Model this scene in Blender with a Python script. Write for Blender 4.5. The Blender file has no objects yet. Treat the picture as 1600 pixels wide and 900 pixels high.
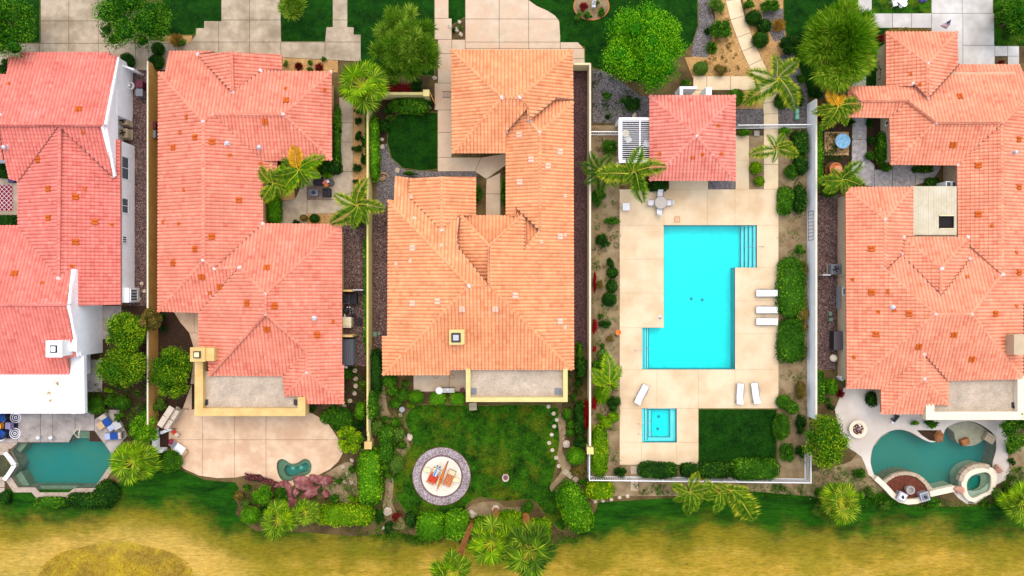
import bpy, bmesh, math, random
import numpy as np
from mathutils import Vector, Matrix
from mathutils.geometry import tessellate_polygon

# ------------------------------------------------------------------ camera, sky, sun, exposure
SC = bpy.context.scene
COL = SC.collection
HC = 68.0            # camera height in metres
PPM = 16.0           # photo pixels per metre at ground level
cam_d = bpy.data.cameras.new('drone_camera')
cam_d.sensor_width = 36.0
cam_d.lens = 36.0 * HC / 100.0
cam_d.clip_end = 3000.0
cam = bpy.data.objects.new('drone_camera', cam_d)
COL.objects.link(cam)
cam.location = (0, 0, HC)
SC.camera = cam

W = bpy.data.worlds.new('World')
SC.world = W
W.use_nodes = True
nt = W.node_tree
bg = nt.nodes['Background']
sky = nt.nodes.new('ShaderNodeTexSky')
sky.sky_type = 'NISHITA'
sky.sun_disc = False
SUN_EL, SUN_AZ = 66.0, 12.0
sky.sun_elevation = math.radians(SUN_EL)
sky.sun_rotation = math.radians(SUN_AZ)
sky.air_density = 1.0
sky.dust_density = 3.0
sky.ozone_density = 0.6
nt.links.new(sky.outputs[0], bg.inputs[0])
bg.inputs[1].default_value = 0.15
sl = bpy.data.lights.new('sun', 'SUN')
sl.energy = 1.3
sl.angle = math.radians(165)
sl.color = (1.0, 0.94, 0.84)
sun = bpy.data.objects.new('sun', sl)
COL.objects.link(sun)
az, el = math.radians(SUN_AZ), math.radians(SUN_EL)
sdir = Vector((math.sin(az) * math.cos(el), math.cos(az) * math.cos(el), math.sin(el)))
sun.rotation_euler = (-sdir).to_track_quat('-Z', 'Y').to_euler()
sun.location = sdir * 120
SC.view_settings.view_transform = 'Standard'
SC.view_settings.look = 'None'
SC.view_settings.gamma = 1.0
SC.view_settings.exposure = 0.92

rnd = random.Random(7)
RNG = np.random.default_rng(11)


def P(px, py, z=0.0):
 f = (HC - z) / HC / PPM
 return Vector(((px - 800.0) * f, (450.0 - py) * f, z))


 # ------------------------------------------------------------------ materials
def lin(r, g, b, k=1.0):
 def c(v):
  v /= 255.0
  return (v / 12.92 if v <= 0.04045 else ((v + 0.055) / 1.055) ** 2.4) * k
 return (c(r), c(g), c(b), 1.0)


def N(t, typ, **kw):
 n = t.nodes.new(typ)
 for k, v in kw.items():
  setattr(n, k, v)
 return n


def ramp(t, fac, stops):
 r = t.nodes.new('ShaderNodeValToRGB')
 e = r.color_ramp.elements
 while len(e) < len(stops):
  e.new(0.5)
 for i, (p, c) in enumerate(stops):
  e[i].position = p
  e[i].color = c
 t.links.new(fac, r.inputs[0])
 return r.outputs[0]


def mixc(t, fac, a, b, mode='MIX'):
 m = t.nodes.new('ShaderNodeMix')
 m.data_type = 'RGBA'
 m.blend_type = mode
 for s, v in ((0, fac), (6, a), (7, b)):
  if hasattr(v, 'is_output') or hasattr(v, 'links'):
   t.links.new(v, m.inputs[s])
  else:
   m.inputs[s].default_value = v
 return m.outputs[2]


def noise(t, scale, detail=4.0, rough=0.6, vec=None):
 n = t.nodes.new('ShaderNodeTexNoise')
 n.inputs['Scale'].default_value = scale
 n.inputs['Detail'].default_value = detail
 n.inputs['Roughness'].default_value = rough
 if vec is None:
  g = t.nodes.new('ShaderNodeNewGeometry')
  vec = g.outputs['Position']
 t.links.new(vec, n.inputs['Vector'])
 return n.outputs['Fac']


def newmat(name):
 m = bpy.data.materials.new(name)
 m.use_nodes = True
 t = m.node_tree
 b = t.nodes['Principled BSDF']
 return m, t, b


MC = {}


def mat(name, c1, c2=None, scale=3.0, rough=0.85, bump=0.0, bscale=40.0, c3=None, scale2=0.35, lo=0.35, hi=0.65,
metal=0.0, spec=0.3, fine=0.0):
 """base colour c1..c2 by noise, c3 blended in by a wide noise, optional bump"""
 if name in MC:
  return MC[name]
 m, t, b = newmat(name)
 b.inputs['Roughness'].default_value = rough
 b.inputs['Metallic'].default_value = metal
 b.inputs['Specular IOR Level'].default_value = spec
 if c2 is None:
  c2 = tuple(x * 0.86 for x in c1[:3]) + (1,)
 col = ramp(t, noise(t, scale, 5.0, 0.65), [(lo, c1), (hi, c2)])
 if c3 is not None:
  f = ramp(t, noise(t, scale2, 3.0, 0.6), [(0.42, (0, 0, 0, 1)), (0.66, (1, 1, 1, 1))])
  col = mixc(t, f, col, c3)
 if fine:
  f2 = noise(t, bscale, 2.0, 0.7)
  g = ramp(t, f2, [(0.3, (1 - fine, 1 - fine, 1 - fine, 1)), (0.7, (1 + fine, 1 + fine, 1 + fine, 1))])
  col = mixc(t, 1.0, col, g, 'MULTIPLY')
 t.links.new(col, b.inputs['Base Color'])
 if bump:
  bp = t.nodes.new('ShaderNodeBump')
  bp.inputs['Strength'].default_value = bump
  bp.inputs['Distance'].default_value = 0.05
  t.links.new(noise(t, bscale, 3.0, 0.7), bp.inputs['Height'])
  t.links.new(bp.outputs[0], b.inputs['Normal'])
 MC[name] = m
 return m


def flat(name, c, rough=0.6, metal=0.0, spec=0.4):
 if name in MC:
  return MC[name]
 c2 = tuple(x * 0.88 for x in c[:3]) + (1,)
 return mat(name, c, c2, scale=5.0, rough=rough, metal=metal, spec=spec)


def gravel_mat(name, cols, scale=14.0, bump=0.8):
 m, t, b = newmat(name)
 g = t.nodes.new('ShaderNodeNewGeometry')
 v = t.nodes.new('ShaderNodeTexVoronoi')
 v.inputs['Scale'].default_value = scale
 t.links.new(g.outputs['Position'], v.inputs['Vector'])
 sep = t.nodes.new('ShaderNodeSeparateColor')
 t.links.new(v.outputs['Color'], sep.inputs[0])
 n = len(cols)
 stops = [((i + 0.5) / n, c) for i, c in enumerate(cols)]
 col = ramp(t, sep.outputs[0], stops)
 w = ramp(t, noise(t, 0.8, 3.0), [(0.3, (0.8, 0.8, 0.8, 1)), (0.7, (1.15, 1.15, 1.15, 1))])
 col = mixc(t, 1.0, col, w, 'MULTIPLY')
 t.links.new(col, b.inputs['Base Color'])
 b.inputs['Roughness'].default_value = 0.9
 bp = t.nodes.new('ShaderNodeBump')
 bp.inputs['Strength'].default_value = bump
 bp.inputs['Distance'].default_value = 0.06
 bp.invert = True
 t.links.new(v.outputs['Distance'], bp.inputs['Height'])
 t.links.new(bp.outputs[0], b.inputs['Normal'])
 MC[name] = m
 return m


def roof_mat(name, c, pale, dark):
 m, t, b = newmat(name)
 uv = t.nodes.new('ShaderNodeUVMap')
 uv.uv_map = 'tile'
 wn = t.nodes.new('ShaderNodeTexWhiteNoise')
 wn.noise_dimensions = '2D'
 t.links.new(uv.outputs[0], wn.inputs['Vector'])
 half = tuple((x + y) / 2 for x, y in zip(c, pale))
 col = ramp(t, wn.outputs['Value'], [(0.0, dark), (0.2, c), (0.8, c), (1.0, half)])
 big = ramp(t, noise(t, 0.55, 4.0, 0.65), [(0.35, (0.9, 0.86, 0.85, 1)), (0.65, (1.08, 1.1, 1.1, 1))])
 col = mixc(t, 1.0, col, big, 'MULTIPLY')
 streak = ramp(t, noise(t, 3.0, 4.0, 0.7), [(0.56, (0, 0, 0, 1)), (0.75, (0.4, 0.4, 0.4, 1))])
 col = mixc(t, streak, col, pale)
 st = ramp(t, noise(t, 1.4, 6.0, 0.8), [(0.3, (0.84, 0.8, 0.76, 1)), (0.46, (1, 1, 1, 1))])
 col = mixc(t, 1.0, col, st, 'MULTIPLY')
 t.links.new(col, b.inputs['Base Color'])
 b.inputs['Roughness'].default_value = 0.8
 b.inputs['Specular IOR Level'].default_value = 0.25
 MC[name] = m
 return m


def leaf_mat(name, c1, c2, c3=None, trans=0.25):
 if name in MC:
  return MC[name]
 m, t, b = newmat(name)
 at = t.nodes.new('ShaderNodeAttribute')
 at.attribute_name = 'tint'
 stops = [(0.15, c1), (0.8, c2)] if c3 is None else [(0.1, c1), (0.6, c2), (0.95, c3)]
 col = ramp(t, at.outputs['Fac'], stops)
 oi = t.nodes.new('ShaderNodeObjectInfo')
 v = ramp(t, oi.outputs['Random'], [(0, (0.85, 0.88, 0.85, 1)), (1, (1.15, 1.1, 1.1, 1))])
 col = mixc(t, 1.0, col, v, 'MULTIPLY')
 t.links.new(col, b.inputs['Base Color'])
 b.inputs['Roughness'].default_value = 0.75
 b.inputs['Specular IOR Level'].default_value = 0.08
 tr = t.nodes.new('ShaderNodeBsdfTranslucent')
 t.links.new(col, tr.inputs['Color'])
 ms = t.nodes.new('ShaderNodeMixShader')
 ms.inputs[0].default_value = trans
 t.links.new(b.outputs[0], ms.inputs[1])
 t.links.new(tr.outputs[0], ms.inputs[2])
 t.links.new(ms.outputs[0], t.nodes['Material Output'].inputs[0])
 MC[name] = m
 return m


def water_mat(name, tint, bump=0.08, wscale=3.0):
 m, t, b = newmat(name)
 t.nodes.remove(b)
 tr = t.nodes.new('ShaderNodeBsdfTransparent')
 tr.inputs[0].default_value = tint
 gl = t.nodes.new('ShaderNodeBsdfGlossy')
 gl.inputs['Roughness'].default_value = 0.05
 fr = t.nodes.new('ShaderNodeFresnel')
 fr.inputs[0].default_value = 1.33
 bp = t.nodes.new('ShaderNodeBump')
 bp.inputs['Strength'].default_value = bump
 bp.inputs['Distance'].default_value = 0.1
 t.links.new(noise(t, wscale, 4.0, 0.6), bp.inputs['Height'])
 t.links.new(bp.outputs[0], gl.inputs['Normal'])
 t.links.new(bp.outputs[0], fr.inputs['Normal'])
 ms = t.nodes.new('ShaderNodeMixShader')
 t.links.new(fr.outputs[0], ms.inputs[0])
 t.links.new(tr.outputs[0], ms.inputs[1])
 t.links.new(gl.outputs[0], ms.inputs[2])
 t.links.new(ms.outputs[0], t.nodes['Material Output'].inputs[0])
 MC[name] = m
 return m


K = 0.70   # photo brightness -> albedo


def L(r, g, b, k=1.0):
 return lin(r, g, b, K * k)


 # ------------------------------------------------------------------ objects and tags
def tag(o, label, cat, group=None):
 o['label'] = label
 o['category'] = cat
 if group:
  o['group'] = group
 return o


def struct(o):
 o['kind'] = 'structure'
 return o


def stuff(o):
 o['kind'] = 'stuff'
 return o


def empty(name, loc, rz=0.0):
 o = bpy.data.objects.new(name, None)
 o.empty_display_size = 0.3
 COL.objects.link(o)
 o.location = loc
 o.rotation_euler = (0, 0, rz)
 return o


def wloc(o):
 v = Vector((0, 0, 0))
 while o is not None:
  v += o.location
  o = o.parent
 return v


def link_mesh(name, me, parent=None):
 o = bpy.data.objects.new(name, me)
 COL.objects.link(o)
 if parent is not None:
  o.parent = parent
 return o


def kids(o):
 return KID.get(o.name, [])


def copy_tree(o, parent=None):
 c = o.copy()
 COL.objects.link(c)
 if parent is not None:
  c.parent = parent
 for ch in list(o.children):
  copy_tree(ch, c)
 return c


class MB:
 """collects boxes, tubes, polygons; build() links them as one mesh object"""

 def __init__(self):
  self.v, self.f, self.m = [], [], []
  self.mi = 0

 def add(self, vs, fs):
  o = len(self.v)
  self.v += [tuple(x) for x in vs]
  self.f += [tuple(i + o for i in f) for f in fs]
  self.m += [self.mi] * len(fs)
  return self

 def box(self, c, s, rz=0.0, taper=1.0):
  x, y, z = s[0] / 2, s[1] / 2, s[2] / 2
  ca, sa = math.cos(rz), math.sin(rz)
  vs = []
  for dz in (-1, 1):
   k = taper if dz > 0 else 1.0
   for dx, dy in ((-1, -1), (1, -1), (1, 1), (-1, 1)):
    a, b = dx * x * k, dy * y * k
    vs.append((c[0] + a * ca - b * sa, c[1] + a * sa + b * ca, c[2] + dz * z))
  return self.add(vs, [(3, 2, 1, 0), (4, 5, 6, 7), (0, 1, 5, 4), (1, 2, 6, 5), (2, 3, 7, 6), (3, 0, 4, 7)])

 def beam(self, a, b, w, h):
  """box beam between two points, width w, height h (centred)"""
  a, b = Vector(a), Vector(b)
  d = (b - a).normalized()
  up = Vector((0, 0, 1)) if abs(d.z) < 0.95 else Vector((1, 0, 0))
  s = d.cross(up).normalized()
  u = s.cross(d).normalized()
  vs = []
  for p in (a, b):
   for i, j in ((-1, -1), (1, -1), (1, 1), (-1, 1)):
    vs.append(p + s * (i * w / 2) + u * (j * h / 2))
  return self.add(vs, [(0, 1, 2, 3), (7, 6, 5, 4), (4, 5, 1, 0), (5, 6, 2, 1), (6, 7, 3, 2), (7, 4, 0, 3)])

 def tube(self, pts, r, n=6, r2=None, cap=True):
  pts = [Vector(p) for p in pts]
  rings = []
  k = len(pts)
  for i, p in enumerate(pts):
   d = (pts[min(i + 1, k - 1)] - pts[max(i - 1, 0)]).normalized()
   up = Vector((0, 0, 1)) if abs(d.z) < 0.9 else Vector((1, 0, 0))
   s = d.cross(up).normalized()
   u = s.cross(d).normalized()
   rr = r if r2 is None else r + (r2 - r) * i / max(1, k - 1)
   rings.append([p + s * (math.cos(2 * math.pi * j / n) * rr) + u * (math.sin(2 * math.pi * j / n) * rr) for j in range(n)])
  vs = [v for ring in rings for v in ring]
  fs = []
  for i in range(k - 1):
   for j in range(n):
    a, b = i * n + j, i * n + (j + 1) % n
    fs.append((a, b, b + n, a + n))
  if cap:
   fs.append(tuple(range(n - 1, -1, -1)))
   fs.append(tuple((k - 1) * n + j for j in range(n)))
  return self.add(vs, fs)

 def lathe(self, c, prof, n=16, sx=1.0, sy=1.0):
  """prof: list of (radius, z)"""
  vs, fs = [], []
  for r, z in prof:
   for j in range(n):
    a = 2 * math.pi * j / n
    vs.append((c[0] + math.cos(a) * r * sx, c[1] + math.sin(a) * r * sy, c[2] + z))
  for i in range(len(prof) - 1):
   for j in range(n):
    a, b = i * n + j, i * n + (j + 1) % n
    fs.append((a, b, b + n, a + n))
  fs.append(tuple(range(n - 1, -1, -1)))
  fs.append(tuple((len(prof) - 1) * n + j for j in range(n)))
  return self.add(vs, fs)

 def sheet(self, outer, z0, z1, holes=()):
  """vertical prism over xy outline(s): top at z1, sides down to z0; holes are open"""
  loops = [[(p[0], p[1]) for p in outer]] + [[(p[0], p[1]) for p in h] for h in holes]
  flatp = [p for l in loops for p in l]
  tris = tessellate_polygon([[Vector((x, y, 0)) for x, y in l] for l in loops])
  vs = [(x, y, z1) for x, y in flatp]
  fs = []
  for a, b, c in tris:
   A, B, C = flatp[a], flatp[b], flatp[c]
   cr = (B[0] - A[0]) * (C[1] - A[1]) - (B[1] - A[1]) * (C[0] - A[0])
   if abs(cr) < 1e-9:
    continue
   fs.append((a, b, c) if cr > 0 else (a, c, b))
  nt_ = len(fs)
  if z0 is not None and z0 < z1:
   n = len(flatp)
   vs += [(x, y, z0) for x, y in flatp]
   o = 0
   for li, l in enumerate(loops):
    k = len(l)
    ar = sum(l[i][0] * l[(i + 1) % k][1] - l[(i + 1) % k][0] * l[i][1] for i in range(k))
    ccw = ar > 0
    if li > 0:
     ccw = not ccw
    for i in range(k):
     a, b = o + i, o + (i + 1) % k
     fs.append((a, a + n, b + n, b) if ccw else (b, b + n, a + n, a))
    o += k
   if not holes:
    fs += [(c + n, b + n, a + n) for a, b, c in list(fs[:nt_])]
  return self.add(vs, fs)

 def blob(self, c, s, seed=0, nu=10, nv=7, amp=0.18, rz=0.0, flatbot=True):
  """irregular rounded stone-like lump"""
  r = random.Random(seed)
  ph = [(r.uniform(0, 6.28), r.uniform(0, 6.28), r.uniform(1, 3.2), r.uniform(1, 3.2)) for _ in range(4)]
  ca, sa = math.cos(rz), math.sin(rz)
  vs, fs = [], []
  for i in range(nv + 1):
   th = math.pi * i / nv
   for j in range(nu):
    a = 2 * math.pi * j / nu
    x, y, z = math.sin(th) * math.cos(a), math.sin(th) * math.sin(a), math.cos(th)
    k = 1 + amp * sum(math.sin(p[2] * x * 2 + p[0]) * math.cos(p[3] * y * 2 + p[1] + z) for p in ph) * 0.5
    k *= 1 + (r.uniform(-amp, amp) * 0.35 if 0 < i < nv else 0)
    x, y, z = x * k * s[0], y * k * s[1], z * k * s[2]
    if flatbot:
     z = max(z, -0.35 * s[2])
    vs.append((c[0] + x * ca - y * sa, c[1] + x * sa + y * ca, c[2] + z))
  for i in range(nv):
   for j in range(nu):
    a, b = i * nu + j, i * nu + (j + 1) % nu
    fs.append((a, a + nu, b + nu, b))
  return self.add(vs, fs)

 def mesh(self, name, mats, off=Vector((0, 0, 0)), smooth=False):
  me = bpy.data.meshes.new(name)
  ox, oy, oz = off
  me.from_pydata([(x - ox, y - oy, z - oz) for x, y, z in self.v], [], self.f)
  if not isinstance(mats, (list, tuple)):
   mats = [mats]
  for m in mats:
   me.materials.append(m)
  if len(mats) > 1:
   me.polygons.foreach_set('material_index', self.m)
  if smooth:
   me.polygons.foreach_set('use_smooth', [True] * len(me.polygons))
  me.update()
  return me

 def build(self, name, mats, parent=None, smooth=False, local=False):
  """verts are in world space unless local; a top-level object gets its origin at the base centre"""
  if parent is not None:
   off = Vector((0, 0, 0)) if local else wloc(parent)
   return link_mesh(name, self.mesh(name, mats, off, smooth), parent)
  if local:
   return link_mesh(name, self.mesh(name, mats, smooth=smooth))
  xs = [v[0] for v in self.v]
  ys = [v[1] for v in self.v]
  zs = [v[2] for v in self.v]
  c = Vector(((min(xs) + max(xs)) / 2, (min(ys) + max(ys)) / 2, min(zs)))
  o = link_mesh(name, self.mesh(name, mats, c, smooth))
  o.location = c
  return o


def PX(pts, z=0.0):
 return [P(x, y, z) for x, y in pts]


def rect(x0, y0, x1, y1):
 return [(x0, y0), (x1, y0), (x1, y1), (x0, y1)]


def smoothp(pts, n=4):
 out = []
 k = len(pts)
 for i in range(k):
  p0, p1, p2, p3 = pts[i - 1], pts[i], pts[(i + 1) % k], pts[(i + 2) % k]
  for j in range(n):
   t = j / n
   out.append(tuple(0.5 * (2 * p1[a] + (p2[a] - p0[a]) * t + (2 * p0[a] - 5 * p1[a] + 4 * p2[a] - p3[a]) * t * t + (3 * p1[a] - p0[a] - 3 * p2[a] + p3[a]) * t ** 3) for a in (0, 1)))
 return out


def circ(x, y, r, n=24, ry=None):
 ry = r if ry is None else ry
 return [(x + r * math.cos(2 * math.pi * i / n), y + ry * math.sin(2 * math.pi * i / n)) for i in range(n)]


def clip_half(poly, a, b, c):
 """keep a*x+b*y<=c"""
 out = []
 n = len(poly)
 for i in range(n):
  p, q = poly[i], poly[(i + 1) % n]
  dp, dq = a * p[0] + b * p[1] - c, a * q[0] + b * q[1] - c
  if dp <= 0:
   out.append(p)
  if dp * dq < 0:
   t = dp / (dp - dq)
   out.append((p[0] + (q[0] - p[0]) * t, p[1] + (q[1] - p[1]) * t))
 return out


def clip_rect(poly, x0, y0, x1, y1):
 for a, b, c in ((-1, 0, -x0), (1, 0, x1), (0, -1, -y0), (0, 1, y1)):
  poly = clip_half(poly, a, b, c)
  if len(poly) < 3:
   return []
 return poly


def paving(name, slabs, m, zt, parent_poly=None, base_m=None, piece='concrete_slab', th=0.1, gap=0.35, holes=()):
 """structure with each slab a child; slabs are px polygons, shrunk by gap px for the joint"""
 base_m = base_m or M_JOINT
 allp = [p for s in slabs for p in s]
 mb = MB()
 if parent_poly is not None:
  mb.sheet(PX(parent_poly), zt - th - 0.02, zt - 0.03, [PX(h) for h in holes])
 else:
  for s in slabs:
   mb.sheet(PX(s), zt - th - 0.02, zt - 0.03)
 root = struct(mb.build(name, base_m))
 for s in slabs:
 # inset polygon a little for the joint
  q = inset(s, gap)
  b = MB().sheet(PX(q), zt - th, zt + rnd.uniform(-0.004, 0.004))
  b.build(piece, m, root)
 return root


def inset(poly, d):
 n = len(poly)
 ar = sum(poly[i][0] * poly[(i + 1) % n][1] - poly[(i + 1) % n][0] * poly[i][1] for i in range(n))
 s = 1.0 if ar > 0 else -1.0
 out = []
 for i in range(n):
  p0, p1, p2 = poly[i - 1], poly[i], poly[(i + 1) % n]
  e1 = Vector((p1[0] - p0[0], p1[1] - p0[1]))
  e2 = Vector((p2[0] - p1[0], p2[1] - p1[1]))
  if e1.length < 1e-6 or e2.length < 1e-6:
   out.append(p1)
   continue
  n1 = Vector((-e1.y, e1.x)).normalized() * s
  n2 = Vector((-e2.y, e2.x)).normalized() * s
  k = n1 + n2
  if k.length < 0.3:
   k = n1
   out.append((p1[0] + k.x * d, p1[1] + k.y * d))
   continue
  k = k / max(0.35, k.dot(k) / 2)
  out.append((p1[0] + k.x * d, p1[1] + k.y * d))
 return out


def grid_slabs(poly, xs, ys):
 out = []
 for i in range(len(xs) - 1):
  for j in range(len(ys) - 1):
   c = clip_rect(poly, xs[i], ys[j], xs[i + 1], ys[j + 1])
   if len(c) >= 3:
    a = abs(sum(c[k][0] * c[(k + 1) % len(c)][1] - c[(k + 1) % len(c)][0] * c[k][1] for k in range(len(c)))) / 2
    if a > 12:
     out.append(c)
 return out


 # ------------------------------------------------------------------ material set
M_JOINT = mat('joint_dirt', L(105, 92, 74), L(80, 68, 52), scale=8)
M_CONC = mat('concrete_drive', L(208, 190, 162), L(186, 166, 138), scale=1.4, c3=L(158, 140, 114), scale2=0.45, bump=0.15, bscale=30, fine=0.05)
M_CONC_PINK = mat('concrete_drive_pale', L(226, 204, 176), L(210, 186, 156), scale=0.9, c3=L(222, 188, 156), scale2=0.4, bump=0.15, bscale=30, fine=0.05)
M_CONC_WHITE = mat('concrete_drive_white', L(232, 228, 220), L(206, 200, 190), scale=0.5, c3=L(186, 180, 170), scale2=0.28, bump=0.1, bscale=30, fine=0.04)
M_DECK = mat('pool_deck_cream', L(242, 218, 180), L(236, 211, 170), scale=0.9, c3=L(222, 190, 148), scale2=0.3, bump=0.1, bscale=40, fine=0.03)
M_PATIO_PINK = mat('patio_pink_concrete', L(240, 208, 172), L(226, 188, 150), scale=0.8, c3=L(218, 178, 142), scale2=0.4, bump=0.15, bscale=30, fine=0.05)
M_PATIO_GREY = mat('patio_grey_concrete', L(178, 166, 158), L(150, 138, 130), scale=1.6, c3=L(196, 184, 174), scale2=0.6, bump=0.2, bscale=30, fine=0.07)
M_WALK = mat('walk_cream', L(250, 226, 184), L(240, 212, 168), scale=1.0, bump=0.1, bscale=40, fine=0.04)
M_STAMP = mat('stamped_stone', L(206, 200, 196), L(140, 134, 132), scale=2.6, c3=L(176, 170, 168), scale2=1.2, bump=0.5, bscale=7, fine=0.1)
M_DIRT = mat('garden_dirt', L(98, 76, 38), L(66, 54, 20), scale=1.6, c3=L(122, 100, 56), scale2=0.5, bump=0.6, bscale=16, fine=0.2)
M_SAND = mat('pale_dirt', L(156, 132, 96), L(128, 104, 70), scale=1.5, c3=L(170, 148, 110), scale2=0.6, bump=0.6, bscale=20, fine=0.15)
M_MULCH = mat('dark_mulch', L(74, 48, 26), L(48, 30, 14), scale=3, bump=0.8, bscale=18, fine=0.25)
M_GRAV_DARK = gravel_mat('brown_gravel', [L(58, 38, 34), L(96, 66, 58), L(126, 96, 86), L(80, 56, 52), L(160, 132, 122)], 13)
M_GRAV_RED = gravel_mat('maroon_gravel', [L(58, 34, 36), L(84, 50, 52), L(104, 72, 72), L(68, 40, 42), L(124, 92, 92)], 15)
M_GRAV_GREY = gravel_mat('grey_gravel', [L(96, 88, 84), L(130, 122, 120), L(160, 152, 150), L(110, 100, 96), L(78, 70, 64)], 15)
M_GRAV_TAN = gravel_mat('golden_gravel', [L(206, 158, 92), L(228, 180, 112), L(190, 142, 78), L(214, 170, 106), L(170, 124, 66)], 15, 0.5)
M_GRAV_ROOF = gravel_mat('roof_gravel', [L(200, 180, 156), L(206, 188, 164), L(192, 172, 148), L(210, 194, 172), L(188, 168, 144)], 11, 0.25)
M_WHITE = mat('white_stucco', L(250, 248, 246, 1.25), L(240, 238, 236, 1.25), scale=1.2, bump=0.1, bscale=60)
M_WHITE_ROOF = mat('white_roof_coating', L(255, 255, 252), L(250, 248, 240), scale=1.0, c3=L(250, 246, 232), scale2=0.3)
M_CREAM = mat('cream_stucco', L(255, 240, 190), L(250, 230, 176), scale=1.2, bump=0.1, bscale=60)
M_YELLOW = mat('pale_yellow_stucco', L(240, 222, 150), L(226, 204, 130), scale=1.2, bump=0.1, bscale=60)
M_TAN = mat('tan_stucco', L(236, 200, 130), L(222, 182, 110), scale=1.2, bump=0.1, bscale=60)
M_OCHRE = mat('ochre_stucco', L(222, 172, 92), L(206, 152, 72), scale=1.2, bump=0.1, bscale=60)
M_BEIGE = mat('beige_stucco', L(212, 190, 156), L(200, 176, 140), scale=1.2, bump=0.1, bscale=60)
M_IVORY = mat('ivory_stucco', L(250, 236, 208), L(242, 226, 196), scale=1.2, bump=0.1, bscale=60)
M_METAL = flat('painted_white_metal', L(246, 246, 246, 1.25), rough=0.45)
M_STEEL = flat('brushed_steel', L(200, 200, 204), rough=0.3, metal=0.8)
M_DARKMETAL = flat('dark_metal', L(46, 46, 52), rough=0.5)
M_GREYBOX = flat('grey_plastic', L(132, 136, 142), rough=0.6)
M_BLACK = flat('black_fabric', L(38, 36, 44), rough=0.8)
M_GLASS = flat('window_glass', L(96, 108, 112), rough=0.12, spec=0.6)
M_GLASS_TABLE = flat('pale_glass', L(168, 196, 208), rough=0.15, spec=0.6)
M_WOOD = mat('warm_wood', L(196, 120, 52), L(160, 90, 34), scale=5, rough=0.6)
M_BARK = mat('bark', L(120, 92, 62), L(78, 58, 36), scale=6, bump=0.6, bscale=20)
M_PALMBARK = mat('palm_bark', L(186, 120, 56), L(130, 76, 32), scale=5, bump=0.7, bscale=14)
M_TERRA = flat('terracotta', L(222, 130, 74), rough=0.8)
M_BLUE = mat('blue_cushion', L(30, 84, 168), L(22, 66, 140), scale=4, rough=0.9)
M_NAVY = mat('navy_cloth', L(30, 34, 66), L(22, 24, 50), scale=4, rough=0.95)
M_WHITECLOTH = mat('white_cloth', L(252, 250, 248), L(240, 238, 238), scale=3, rough=0.9)
M_ORANGECLOTH = mat('orange_cloth', L(238, 136, 40), L(220, 112, 26), scale=4, rough=0.9)
M_REDCLOTH = mat('red_cloth', L(226, 80, 48), L(200, 58, 36), scale=4, rough=0.9)
M_BOULDER = mat('pale_boulder', L(222, 206, 184), L(188, 168, 142), scale=2.5, bump=0.5, bscale=10)
M_REDROCK = mat('red_sandstone', L(150, 82, 78), L(112, 54, 50), scale=1.6, c3=L(178, 122, 116), scale2=1.4, bump=0.7, bscale=9, fine=0.12)
M_STONE = mat('pale_flagstone', L(206, 186, 158), L(180, 158, 130), scale=3, bump=0.3, bscale=14)
M_COPING = mat('coping_stone', L(206, 186, 166), L(178, 156, 136), scale=2.5, bump=0.3, bscale=14, fine=0.08)
M_PLASTER = mat('pool_plaster_cyan', L(0, 246, 240, 1.3), L(0, 234, 232, 1.25), scale=1.6, c3=L(0, 232, 232, 1.2), scale2=0.12)  # noise puts faint caustic ripple and depth tones into the plaster colour
M_POOLSTEP = mat('pool_step_plaster', L(196, 250, 250, 1.15), L(180, 246, 246, 1.15), scale=1.0)
M_POOLWALL = mat('pool_wall_plaster', L(0, 196, 206), L(0, 184, 196), scale=1.0)
M_TILEBLUE = flat('pool_tile_blue', L(44, 92, 120), rough=0.3)
M_TEALFLOOR = mat('pool_pebble_teal', L(52, 150, 138), L(70, 150, 132), scale=1.4, c3=L(14, 150, 146), scale2=0.16, bump=0.3, bscale=12, fine=0.08)
M_PEBBLE = mat('pool_pebble_grey', L(172, 176, 150), L(150, 152, 124), scale=2.5, bump=0.3, bscale=12, fine=0.1)
M_SHELF = mat('pool_shelf_grey', L(226, 190, 168), L(204, 168, 148), scale=2.5, bump=0.3, bscale=12, fine=0.1)
W_CYAN = water_mat('water_cyan', (0.55, 1.0, 1.0, 1), 0.05)
W_TEAL = water_mat('water_teal', (0.74, 0.92, 0.88, 1), 0.1, 4.0)

G_DARK = leaf_mat('leaf_dark', L(14, 40, 7, 1.45), L(37, 84, 12, 1.45), L(84, 120, 28, 1.45))
G_MID = leaf_mat('leaf_mid', L(28, 66, 7, 1.45), L(66, 118, 15, 1.45), L(118, 160, 33, 1.45))
G_BRIGHT = leaf_mat('leaf_bright', L(44, 96, 5, 1.35), L(93, 152, 14, 1.35), L(153, 196, 33, 1.35))
G_LIME = leaf_mat('leaf_lime', L(61, 112, 4, 1.20), L(123, 166, 9, 1.20), L(189, 208, 27, 1.20))
G_OLIVE = leaf_mat('leaf_olive', L(58, 92, 19, 1.15), L(100, 140, 45, 1.15), L(149, 186, 75, 1.15))
G_BROWN = leaf_mat('leaf_brown', L(84, 74, 26, 1.60), L(122, 104, 44, 1.60), L(160, 136, 70, 1.60))
G_GOLD = leaf_mat('leaf_gold', L(150, 106, 26, 1.10), L(204, 156, 56, 1.10), L(226, 186, 90, 1.10))
G_RED = leaf_mat('flower_red', L(110, 14, 14, 1.20), L(206, 24, 24, 1.20), L(236, 60, 50, 1.20))
G_REDLEAF = leaf_mat('leaf_maroon', L(84, 18, 20, 1.20), L(140, 36, 34, 1.20), L(170, 60, 40, 1.20))
G_GRASS = leaf_mat('grass_dry', L(136, 108, 40, 1.20), L(190, 156, 66, 1.20), L(214, 188, 84, 1.20))
G_PALM = leaf_mat('palm_green', L(46, 88, 6, 1.1), L(104, 144, 20, 1.15), L(180, 192, 50, 1.2))
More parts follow.
